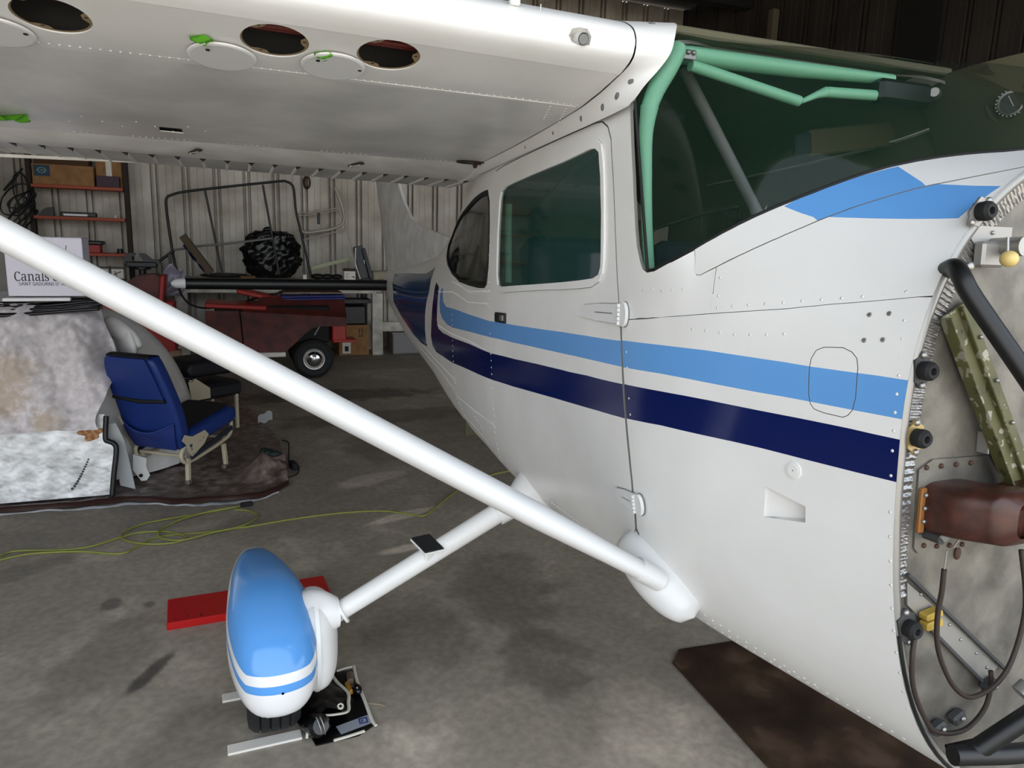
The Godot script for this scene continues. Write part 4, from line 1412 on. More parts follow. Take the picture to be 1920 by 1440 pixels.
	ms.grid(M.white_clean, func(u, v):
		var ang := lerpf(-1.4, 0.9, u)
		return Vector3(-1.50 + 0.155 * cos(ang), 0.30 + 0.185 * sin(ang), wc.z - 0.128 - 0.012 * v), 24, 2)
	part("spat_flange", ms, spat)

func build_tail() -> void:
	var tail := branch("tail", plane)
	var fin := [Vector2(-3.4, 1.63), Vector2(-4.11, 1.753), Vector2(-4.54, 1.823), Vector2(-4.82, 1.866), Vector2(-4.98, 1.895), Vector2(-5.10, 1.925), Vector2(-5.22, 1.966), Vector2(-5.37, 2.05), Vector2(-5.53, 2.155), Vector2(-5.74, 2.33), Vector2(-6.30, 2.85), Vector2(-6.95, 2.85), Vector2(-6.72, 2.446), Vector2(-6.42, 1.95), Vector2(-6.19, 1.52), Vector2(-5.9, 1.40)]
	var ms := Mesher.new()
	# lens-shaped thickness: two skins bulged from the outline
	var poly := PackedVector2Array(fin)
	var sh := Sheet.new()
	sh.step = Vector2(0.12, 0.12)
	var edge := func(p: Vector2) -> float:
		var best := 9.0
		for k in poly.size():
			var q := Geometry2D.get_closest_point_to_segment(p, poly[k], poly[(k + 1) % poly.size()])
			best = minf(best, p.distance_to(q))
		return 0.012 + 0.045 * sqrt(clampf(best / 0.35, 0.0, 1.0))
	for s in [1.0, -1.0]:
		sh.map = func(x, y):
			var p := Vector2(x, y)
			var w: float = edge.call(p)
			var gx: float = (edge.call(p + Vector2(0.02, 0)) - edge.call(p - Vector2(0.02, 0))) / 0.04
			var gy: float = (edge.call(p + Vector2(0, 0.02)) - edge.call(p - Vector2(0, 0.02))) / 0.04
			return [Vector3(x, y, w * s), Vector3(-gx, -gy, s).normalized()]
		sh.cut(ms, M.white_dirty, poly, [], [], 0.0)
	for k in poly.size():
		var p := poly[k]
		var q := poly[(k + 1) % poly.size()]
		ms.quad(M.white_dirty, Vector3(p.x, p.y, 0.012), Vector3(q.x, q.y, 0.012), Vector3(q.x, q.y, -0.012), Vector3(p.x, p.y, -0.012))
	part("fin", ms, tail)
	# tailplane with a black leading-edge boot
	for s in [1.0, -1.0]:
		ms = Mesher.new()
		var z0 := 0.05
		var z1 := 1.78
		ms.grid(M.white_dirty, func(u, v):
			var zz := lerpf(z0, z1, v)
			var ang: float = TAU * u
			var lx: float = -5.62 - 0.05 * v
			var ch := lerpf(1.0, 0.75, v)
			return Vector3(lx - ch * (0.5 - 0.5 * cos(ang)), 1.412 + 0.042 * sin(ang) * (1.0 + 0.3 * cos(ang)), s * zz), 28, 8, true, false)
		var wing := part("tailplane", ms, tail)
		ms = Mesher.new()
		ms.tube(M.white_clean, [Vector3(-5.63, 1.412, s * 0.085), Vector3(-5.63, 1.412, s * 0.135)], 0.049, 16)
		part("root_band", ms, wing)
		ms = Mesher.new()
		ms.tube(M.white_clean, [Vector3(-5.675, 1.412, s * 1.765), Vector3(-5.678, 1.412, s * 1.84), Vector3(-5.69, 1.412, s * 1.868)], [0.043, 0.038, 0.018], 16)
		part("end_cap", ms, wing)
		ms = Mesher.new()
		ms.tube(M.black, [Vector3(-5.64, 1.412, s * 0.12), Vector3(-5.68, 1.412, s * 1.77)], 0.046, 20)
		part("leading_edge_boot", ms, wing)

func build_cabin() -> void:
	var cab := branch("cabin_interior", plane)
	var ms := Mesher.new()
	# roof lining, floor, rear bulkhead
	ms.box(M.interior, Vector3(-1.25, 2.035, 0), Vector3(1.10, 0.02, 0.9), Basis.IDENTITY, 0.004)
	ms.box(M.interior, Vector3(-1.45, 0.76, 0), Vector3(1.5, 0.03, 0.70), Basis.IDENTITY, 0.004)
	ms.box(M.interior, Vector3(-2.30, 1.25, 0), Vector3(0.04, 1.0, 0.9), Basis.IDENTITY, 0.004)
	part("lining", ms, cab)
	# instrument panel and dark hood below the glass
	ms = Mesher.new()
	ms.grid(mat(Color(0.03, 0.033, 0.03), 1.0, 0.0, {"specular_mode": BaseMaterial3D.SPECULAR_DISABLED}), func(u, v):
		var zz := lerpf(-0.38, 0.38, u)
		var x := lerpf(-0.20, -0.50, v)
		return Vector3(x - 0.55 * zz * zz, 1.625 - 0.75 * zz * zz - 0.02 * v + 0.03 * sin(PI * v), zz), 24, 8)
	ms.box(M.interior, Vector3(-0.50, 1.34, 0), Vector3(0.04, 0.40, 0.84), Basis.IDENTITY, 0.01)
	part("instrument_panel", ms, cab)
	# two front seat backs, dark
	for s in [0.26, -0.26]:
		ms = Mesher.new()
		ms.box(mat(Color(0.10, 0.13, 0.22), 0.8), Vector3(-1.50, 1.30, s), Vector3(0.12, 0.62, 0.42), Basis(Vector3.BACK, 0.25), 0.05)
		ms.box(mat(Color(0.10, 0.13, 0.22), 0.8), Vector3(-1.20, 1.00, s), Vector3(0.46, 0.14, 0.42), Basis.IDENTITY, 0.05)
		part("front_seat", ms, cab)
	# green primed post trim behind the starboard edge of the glass
	ms = Mesher.new()
	ms.tube(M.mint, smooth_path([Vector3(-0.68, 1.47, 0.502), Vector3(-0.68, 1.58, 0.513), Vector3(-0.68, 1.70, 0.520), Vector3(-0.68, 1.79, 0.524), Vector3(-0.675, 1.85, 0.520)], 5), [0.0135, 0.0135, 0.0135, 0.0135, 0.0135, 0.0135, 0.0135, 0.0135, 0.0135, 0.0135, 0.014, 0.014, 0.0145, 0.015, 0.0155, 0.016, 0.017, 0.018, 0.019, 0.020, 0.021], 14)
	ms.tube(M.mint, smooth_path([Vector3(-0.675, 1.845, 0.522), Vector3(-0.672, 1.89, 0.505), Vector3(-0.665, 1.935, 0.480), Vector3(-0.665, 1.985, 0.455)], 6), [0.019, 0.019, 0.02, 0.02, 0.021, 0.021, 0.022, 0.022, 0.022, 0.022, 0.022, 0.022, 0.022, 0.022, 0.022, 0.022, 0.022, 0.02, 0.018], 14)
	part("post_trim", ms, cab)
	# header beam and the two short tubes under it
	ms = Mesher.new()
	ms.tube(M.mint, [Vector3(-0.76, 2.000, 0.42), Vector3(-0.74, 1.997, 0.05), Vector3(-0.74, 2.006, -0.27)], [0.030, 0.026, 0.018], 16, true, 0.75)
	part("header_beam", ms, cab)
	ms = Mesher.new()
	ms.tube(M.mint, [Vector3(-0.72, 1.965, 0.385), Vector3(-0.72, 1.914, 0.055)], 0.0135, 14)
	ms.tube(M.mint, [Vector3(-0.72, 1.914, 0.048), Vector3(-0.72, 1.935, 0.0), Vector3(-0.72, 1.945, -0.03)], [0.006, 0.009, 0.0135], 12)
	ms.tube(M.mint, [Vector3(-0.72, 1.945, -0.03), Vector3(-0.72, 1.953, -0.20)], 0.0135, 14)
	part("brace_tube", ms, cab)
	ms = Mesher.new()
	ms.box(M.black, Vector3(-0.72, 1.965, -0.29), Vector3(0.05, 0.062, 0.19), Basis.IDENTITY, 0.012)
	ms.lathe(M.steel, [Vector2(0.0, 0.02), Vector2(0.012, 0.02), Vector2(0.016, 0.0), Vector2(0.016, -0.01)], Vector3(-0.70, 1.972, -0.39), Vector3(0.6, 0, 0.8), 18)
	part("compass", ms, cab)
	# rivet plate on the header beam
	ms = Mesher.new()
	ms.box(M.steel, Vector3(-0.715, 1.985, 0.40), Vector3(0.012, 0.024, 0.05), Basis.IDENTITY, 0.003)
	for k in 3: ms.ball(M.steel, Vector3(-0.707, 1.990, 0.415 - 0.015 * k), Vector3(0.004, 0.006, 0.006))
	part("fitting_plate", ms, cab)
	# sun visor, folded map pocket and a slim slanting grey tube
	ms = Mesher.new()
	ms.box(mat(Color(0.30, 0.26, 0.17), 0.8), Vector3(-0.95, 1.895, -0.36), Vector3(0.02, 0.075, 0.34), Basis(Vector3.RIGHT, 0.16), 0.006)
	for q in [-0.19, 0.19]: ms.box(mat(Color(0.07, 0.09, 0.16), 0.8), Vector3(-0.95, 1.895 - 0.16 * q, -0.36 + q), Vector3(0.022, 0.06, 0.06), Basis(Vector3.RIGHT, 0.16), 0.006)
	part("sun_visor", ms, cab)
	ms = Mesher.new()
	ms.tube(M.grey, [Vector3(-0.88, 2.01, 0.30), Vector3(-0.84, 1.62, 0.05)], 0.016, 10)
	part("slanting_tube", ms, cab)

func contour(deg: float, inset: float, x: float, mirror := false) -> Vector3:
	var p := hull(0.0, deg, true)
	var t := hull(0.0, deg + 0.8, true) - hull(0.0, deg - 0.8, true)
	var n := Vector3(0, -t.z, t.y).normalized()     # pointing outward in the section plane
	n = Vector3(0, -t.z, t.y).normalized()
	if n.dot(p - Vector3(0, 1.15, 0)) < 0: n = -n
	p -= n * inset
	p.x = x
	if mirror: p.z = -p.z
	return p

func rubber_mount(parent: Node, at: Vector3, tilt: float, plate_col, size := 1.0) -> void:
	# a round rubber bush on a diamond plate with two bolts
	var ms := Mesher.new()
	var u := Vector3(0, cos(tilt), sin(tilt))
	var w := Vector3(0, -sin(tilt), cos(tilt))
	var dia := PackedVector2Array()
	for i in 32:
		var a := TAU * i / 32
		dia.append(Vector2(cos(a) * 0.030, sin(a) * 0.012) * size if absf(sin(a)) < 0.75 else Vector2(cos(a) * 0.03, signf(sin(a)) * 0.016) * size)
	ms.plate(plate_col, dia, at - Vector3(at.x, 0, 0) + Vector3(0.0, 0, 0), u, w, Vector3.RIGHT, 0.004)
	for s in [-1.0, 1.0]: ms.ball(M.steel, at - Vector3(at.x - 0.005, 0, 0) + u * (0.024 * s * size), Vector3(0.004, 0.0055, 0.0055))
	ms.lathe(M.rubber, [Vector2(0.0045, 0.010), Vector2(0.006, 0.020), Vector2(0.011, 0.021), Vector2(0.0148, 0.016), Vector2(0.0155, 0.010), Vector2(0.0145, 0.0), Vector2(0.0165, -0.004)], at - Vector3(at.x - 0.004, 0, 0), Vector3(1, 0, 0), 24)
	ms.lathe(M.dark, [Vector2(0, 0.012), Vector2(0.005, 0.012)], at - Vector3(at.x - 0.004, 0, 0), Vector3.RIGHT, 12)
	part("rubber_mount", ms, parent)

func build_firewall() -> void:
	var fw := branch("firewall", plane)
	var metal := tri_mat(noise_tex(61, 0.010, Color(0.30, 0.285, 0.26), Color(0.54, 0.52, 0.48), 5, 512, 30.0), 1.6, 0.5, 0.3)
	var sheet_m := metal
	var ms := Mesher.new()
	# the sheet itself
	var rim := PackedVector2Array()
	for s in [1.0, -1.0]:
		for k in 46:
			var deg: float = -90.0 + 4.0 * k if s > 0 else 90.0 - 4.0 * k
			var p := contour(deg, 0.010, 0.0)
			rim.append(Vector2(p.y, p.z * s))
	var poly := Geometry2D.merge_polygons(rim, PackedVector2Array([Vector2(1.1, -0.1), Vector2(1.1, 0.1), Vector2(1.2, 0.1)]))[0]
	ms.plate(sheet_m, poly, Vector3(-0.012, 0, 0), Vector3.UP, Vector3.BACK, Vector3.RIGHT, 0.004)
	part("firewall_sheet", ms, fw)
	# bright flange round the nose skin
	ms = Mesher.new()
	for mir in [false, true]:
		ms.grid(M.alu, func(u, v): return contour(lerpf(-90, 90, u), 0.0005 + 0.015 * v, 0.0035 * sin(PI * v) - 0.001, mir), 90, 6)
		ms.grid(M.alu, func(u, v): return contour(lerpf(-90, 90, u), 0.0155, lerpf(0.0, -0.012, v), mir), 90, 1)
	part("flange", ms, fw)
	# crimped foil seal inside the flange, starboard side and over the top
	var foil := mat(Color(0.60, 0.59, 0.58), 0.32, 0.85)
	var fz := FastNoiseLite.new()
	fz.seed = 4
	fz.frequency = 0.9
	ms = Mesher.new()
	ms.grid(foil, func(u, v):
		var deg := lerpf(-22.0, 88.0, u)
		var w: float = 0.0165 + (0.027 if deg > 4 else lerpf(0.014, 0.027, (deg + 22) / 26.0)) * v + 0.002 * fz.get_noise_2d(u * 260.0, 3.0) * v
		return contour(deg, w, -0.004 + 0.0016 * sin(u * 628.0) + 0.002 * fz.get_noise_2d(u * 300.0, v * 6.0) * (0.3 + v)), 900, 6)
	part("crimped_seal", ms, fw)
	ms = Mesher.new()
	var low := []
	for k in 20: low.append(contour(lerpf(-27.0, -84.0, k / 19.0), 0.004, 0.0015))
	ms.tube(M.rubber, low, 0.0035, 6)  # dark tube added as the shadow line between skin and flange
	part("flange_shadow", ms, fw)
	# engine-mount bushes
	var gold := mat(Color(0.66, 0.58, 0.40), 0.4, 0.6)
	rubber_mount(fw, Vector3(0.0, 1.566, 0.329), -0.75, M.alu, 1.0)
	rubber_mount(fw, Vector3(0.0, 1.319, 0.422), 0.05, M.grey_dark, 1.0)
	rubber_mount(fw, Vector3(0.0, 1.212, 0.423), 0.05, gold, 1.0)
	rubber_mount(fw, Vector3(0.012, 0.890, 0.404), 0.25, M.grey_dark, 1.15)
	# gusset plate below the top bush
	ms = Mesher.new()
	ms.plate(M.alu, [Vector2(1.545, 0.335), Vector2(1.528, 0.340), Vector2(1.508, 0.318), Vector2(1.502, 0.245), Vector2(1.545, 0.245)], Vector3(-0.006, 0, 0), Vector3.UP, Vector3.BACK, Vector3.RIGHT, 0.005)
	for q in [[1.535, 0.29], [1.510, 0.285], [1.510, 0.26]]: ms.ball(M.steel, Vector3(0.0, q[0], q[1]), Vector3(0.003, 0.0035, 0.0035))
	part("gusset_plate", ms, fw)
	# cable drum with a cream knob
	ms = Mesher.new()
	ms.box(M.alu, Vector3(0.008, 1.500, 0.305), Vector3(0.02, 0.04, 0.05), Basis.IDENTITY, 0.004)
	ms.lathe(M.steel, [Vector2(0.0, 0.05), Vector2(0.015, 0.05), Vector2(0.015, 0.0)], Vector3(0.0, 1.512, 0.285), Vector3.RIGHT, 16)
	ms.tube(M.steel, [Vector3(0.04, 1.525, 0.312), Vector3(0.045, 1.50, 0.316)], 0.0025, 8)
	part("cable_bracket", ms, fw)
	ms = Mesher.new()
	ms.ball(mat(Color(0.83, 0.73, 0.46), 0.4), Vector3(0.05, 1.492, 0.318), Vector3(0.013, 0.0125, 0.013))
	part("cream_knob", ms, fw)
	# dark mount tubes
	ms = Mesher.new()
	ms.tube(M.black, smooth_path([Vector3(-0.005, 1.475, 0.378), Vector3(0.02, 1.478, 0.392), Vector3(0.042, 1.462, 0.404), Vector3(0.06, 1.43, 0.398), Vector3(0.12, 1.322, 0.356), Vector3(0.20, 1.175, 0.30)], 5), 0.0142, 16)
	ms.ball(M.steel, Vector3(0.030, 1.480, 0.375), Vector3(0.006, 0.008, 0.008))
	part("mount_tube", ms, fw)
	ms = Mesher.new()
	ms.tube(M.black, [Vector3(0.03, 0.655, 0.31), Vector3(0.06, 0.68, 0.28), Vector3(0.12, 0.80, 0.16)], 0.0165, 16)
	ms.tube(M.alu, [Vector3(0.062, 0.758, 0.192), Vector3(0.066, 0.772, 0.178)], 0.0185, 16)
	ms.tube(M.black, [Vector3(0.05, 0.672, 0.33), Vector3(0.07, 0.665, 0.24), Vector3(0.09, 0.655, 0.10)], 0.0165, 16)
	part("mount_tube", ms, fw)
	# chipped green channel running down across the sheet
	var green := tri_mat(chipped_green(), 3.2, 0.6)
	ms = Mesher.new()
	var ga := Vector3(0.0, 1.415, 0.36)
	var gb := Vector3(0.03, 1.06, 0.165)
	var gdir := (gb - ga).normalized()
	var gs := gdir.cross(Vector3.RIGHT).normalized()
	ms.beam(green, ga, gb, 0.064, 0.006, gs, 0.002)
	ms.beam(green, ga + gs * 0.031 + Vector3(0.008, 0, 0), gb + gs * 0.031 + Vector3(0.008, 0, 0), 0.004, 0.022, gs, 0.001)
	ms.beam(green, ga - gs * 0.006 + Vector3(0.006, 0, 0), gb - gs * 0.006 + Vector3(0.006, 0, 0), 0.006, 0.012, gs, 0.002)
	var ch := part("green_channel", ms, fw)
	for k in 9:
		ms = Mesher.new()
		ms.ball(M.steel, ga.lerp(gb, 0.06 + k * 0.1) + gs * (0.024 if k % 2 == 0 else -0.024) + Vector3(0.005, 0, 0), Vector3(0.004, 0.0036, 0.0036), Basis.IDENTITY, 10, 6)
		part("channel_rivet", ms, ch)
	# doubler plate with rusty rivets and the brown moulded box on it
	ms = Mesher.new()
	ms.plate(metal, [Vector2(1.165, 0.380), Vector2(1.170, 0.37), Vector2(1.166, 0.20), Vector2(1.01, 0.20), Vector2(1.012, 0.385), Vector2(1.022, 0.395), Vector2(1.155, 0.400)], Vector3(-0.007, 0, 0), Vector3.UP, Vector3.BACK, Vector3.RIGHT, 0.003)
	var rust := mat(Color(0.28, 0.18, 0.13), 0.7)
	for q in [[1.158, 0.385], [1.158, 0.352], [1.158, 0.318], [1.158, 0.284], [1.12, 0.388], [1.085, 0.388], [1.05, 0.385], [1.025, 0.375], [1.020, 0.345], [1.018, 0.315], [1.016, 0.285]]: ms.ball(rust, Vector3(-0.003, q[0], q[1]), Vector3(0.004, 0.0045, 0.0045), Basis.IDENTITY, 10, 6)
	part("doubler_plate", ms, fw)
	var brown := tri_mat(noise_tex(71, 0.02, Color(0.16, 0.075, 0.055), Color(0.36, 0.20, 0.15), 4, 256), 4.0, 0.35)
	ms = Mesher.new()
	ms.grid(brown, func(u, v):
		var ang: float = TAU * u
		var n := 4.5
		var c := cos(ang)
		var s := sin(ang)
		var r := pow(pow(absf(c), n) + pow(absf(s), n), -1.0 / n)
		var e := 1.0 - 0.35 * smoothstep(0.86, 1.0, v)
		return Vector3(-0.004 + 0.125 * v, 1.09 + 0.010 * v + 0.043 * c * r * e, 0.335 + 0.0 * v + 0.055 * s * r * e - 0.03 * smoothstep(0.3, 1.0, v)), 40, 14, true, false)
	ms.box(brown, Vector3(0.05, 1.088, 0.25), Vector3(0.09, 0.075, 0.16), Basis(Vector3.RIGHT, 0.08), 0.016)
	ms.ball(mat(Color(0.55, 0.42, 0.28), 0.5), Vector3(0.09, 1.06, 0.235), Vector3(0.02, 0.025, 0.03))
	var bx := part("moulded_box", ms, fw)
	ms = Mesher.new()
	ms.box(mat(Color(0.55, 0.36, 0.16), 0.5), Vector3(0.0, 1.088, 0.392), Vector3(0.008, 0.075, 0.012), Basis.IDENTITY, 0.002)
	for k in 3: ms.ball(M.steel, Vector3(0.006, 1.115 - 0.022 * k, 0.392), Vector3(0.004, 0.004, 0.004), Basis.IDENTITY, 10, 6)
	part("box_flange", ms, bx)
	# control lever
	ms = Mesher.new()
	ms.lathe(M.grey_dark, [Vector2(0, 0.03), Vector2(0.009, 0.03), Vector2(0.009, 0.0)], Vector3(-0.004, 1.045, 0.372), Vector3.RIGHT, 14)
	ms.beam(M.grey, Vector3(0.026, 1.045, 0.374), Vector3(0.04, 1.076, 0.342), 0.014, 0.006, Vector3.UP, 0.002)
	ms.ball(M.steel, Vector3(0.046, 1.078, 0.340), Vector3(0.007, 0.007, 0.007))
	ms.tube(M.steel, [Vector3(0.046, 1.075, 0.338), Vector3(0.03, 1.03, 0.35)], 0.0018, 6)
	part("control_lever", ms, fw)
	# oil stain plug, diagonal stiffener
	ms = Mesher.new()
	ms.ball(rust, Vector3(-0.006, 1.0, 0.29), Vector3(0.004, 0.012, 0.007))
	part("plug", ms, fw)
	ms = Mesher.new()
	ms.plate(M.alu, [Vector2(0.965, 0.405), Vector2(0.925, 0.400), Vector2(0.745, 0.195), Vector2(0.775, 0.155)], Vector3(-0.007, 0, 0), Vector3.UP, Vector3.BACK, Vector3.RIGHT, 0.004)
	ms.beam(M.grey_dark, Vector3(0.002, 0.982, 0.412), Vector3(0.002, 0.76, 0.142), 0.008, 0.006, Vector3.RIGHT, 0.001)
	ms.beam(M.grey_dark, Vector3(0.0, 0.885, 0.356), Vector3(0.0, 0.745, 0.195), 0.004, 0.006, Vector3.RIGHT, 0.001)
	for k in 6: ms.ball(M.steel, Vector3(-0.002, lerpf(0.94, 0.775, k / 5.0), lerpf(0.372, 0.185, k / 5.0) + 0.006 * (k % 2)), Vector3(0.002, 0.003, 0.003), Basis.IDENTITY, 8, 5)
	part("stiffener", ms, fw)
	# brass clamp blocks and the control cables
	var brass := mat(Color(0.72, 0.60, 0.25), 0.5, 0.2)
	ms = Mesher.new()
	ms.box(brass, Vector3(0.008, 0.908, 0.358), Vector3(0.020, 0.012, 0.036), Basis(Vector3.RIGHT, 0.15), 0.004)
	ms.box(brass, Vector3(0.009, 0.892, 0.357), Vector3(0.020, 0.015, 0.036), Basis(Vector3.RIGHT, 0.15), 0.003)
	part("cable_clamp", ms, fw)
	var hose := mat(Color(0.17, 0.12, 0.09), 0.6)
	ms = Mesher.new()
	ms.tube(hose, smooth_path([Vector3(0.035, 0.998, 0.373), Vector3(0.034, 0.96, 0.372), Vector3(0.03, 0.921, 0.371), Vector3(0.03, 0.874, 0.367), Vector3(0.03, 0.834, 0.352), Vector3(0.03, 0.787, 0.321), Vector3(0.03, 0.758, 0.286), Vector3(0.03, 0.753, 0.253), Vector3(0.03, 0.767, 0.209), Vector3(0.03, 0.81, 0.175), Vector3(0.03, 0.90, 0.158), Vector3(0.02, 1.0, 0.17)], 6), 0.0042, 10)
	ms.tube(M.steel, [Vector3(0.036, 1.03, 0.372), Vector3(0.035, 0.998, 0.373)], 0.0012, 6)
	part("control_cable", ms, fw)
	ms = Mesher.new()
	ms.tube(hose, smooth_path([Vector3(0.01, 0.875, 0.393), Vector3(0.016, 0.84, 0.402), Vector3(0.016, 0.79, 0.394), Vector3(0.016, 0.735, 0.366), Vector3(0.016, 0.693, 0.328), Vector3(0.016, 0.681, 0.262), Vector3(0.016, 0.708, 0.216), Vector3(0.016, 0.75, 0.203), Vector3(0.014, 0.78, 0.205)], 6), 0.0042, 10)
	part("control_cable", ms, fw)
	# small angle bracket near the channel
	ms = Mesher.new()
	ms.box(M.alu, Vector3(0.004, 1.193, 0.268), Vector3(0.022, 0.036, 0.004), Basis.IDENTITY, 0.001)
	ms.beam(M.grey_dark, Vector3(0.006, 1.19, 0.262), Vector3(0.006, 1.12, 0.205), 0.01, 0.01, Vector3.RIGHT, 0.002)
	part("angle_bracket", ms, fw)
	# lower fittings
	for q in [[0.70, 0.265], [0.690, 0.31], [0.745, 0.19]]:
		ms = Mesher.new()
		ms.box(M.grey_dark, Vector3(0.004, q[0], q[1]), Vector3(0.02, 0.02, 0.03), Basis(Vector3.RIGHT, 0.4), 0.005)
		ms.ball(M.steel, Vector3(0.016, q[0] + 0.003, q[1]), Vector3(0.004, 0.005, 0.005), Basis.IDENTITY, 10, 6)
		part("lower_fitting", ms, fw)

func chipped_green() -> ImageTexture:
	var f := FastNoiseLite.new()
	f.seed = 77
	f.frequency = 0.03
	f.fractal_octaves = 4
	var g := FastNoiseLite.new()
	g.seed = 79
	g.frequency = 0.012
	var a := f.get_seamless_image(256, 256)
	var b := g.get_seamless_image(256, 256)
	var img := Image.create(256, 256, false, Image.FORMAT_RGB8)
	for y in 256:
		for x in 256:
			var v := a.get_pixel(x, y).r
			var w := b.get_pixel(x, y).r
			var c := Color(0.27, 0.27, 0.14).lerp(Color(0.36, 0.35, 0.2), w)
			if v > 0.74: c = Color(0.62, 0.60, 0.55)
			elif v < 0.16: c = Color(0.14, 0.14, 0.09)
			img.set_pixel(x, y, c)
	return ImageTexture.create_from_image(img)

# ==================================================================== cowling, blanket, seats and tarpaulin on the left
func letters(text: String, height: float, depth: float, m, font_name := "Droid Sans", italic := false) -> MeshInstance3D:
	var f := SystemFont.new()
	f.font_names = PackedStringArray([font_name])
	f.font_italic = italic
	var t := TextMesh.new()
	t.text = text
	t.font = f
	t.font_size = 64
	t.pixel_size = height / 64.0
	t.depth = depth
	t.material = m
	var o := MeshInstance3D.new()
	o.mesh = t
	return o

func put_letters(called: String, o: MeshInstance3D, parent: Node3D, at: Vector3, turn: float, stretch := Vector3.ONE) -> void:
	o.name = called
	o.transform = Transform3D(Basis(Vector3.UP, turn).scaled_local(stretch), at)
	parent.add_child(o, true)

func tarp_height(x: float, z: float) -> float:
	var f := tarp_noise
	var h := 0.006 + 0.012 * absf(f.get_noise_2d(x * 100.0, z * 100.0)) + 0.006 * f.get_noise_2d(x * 380.0, z * 300.0)
	# a rucked-up heap at the near right corner
	var d := Vector2((x + 4.22) / 0.30, (z - 1.22) / 0.24).length()
	h += 0.13 * smoothstep(1.0, 0.2, d) * (0.55 + 0.75 * absf(f.get_noise_2d(x * 170.0, z * 170.0)))
	return maxf(h, 0.003)

var tarp_noise := FastNoiseLite.new()

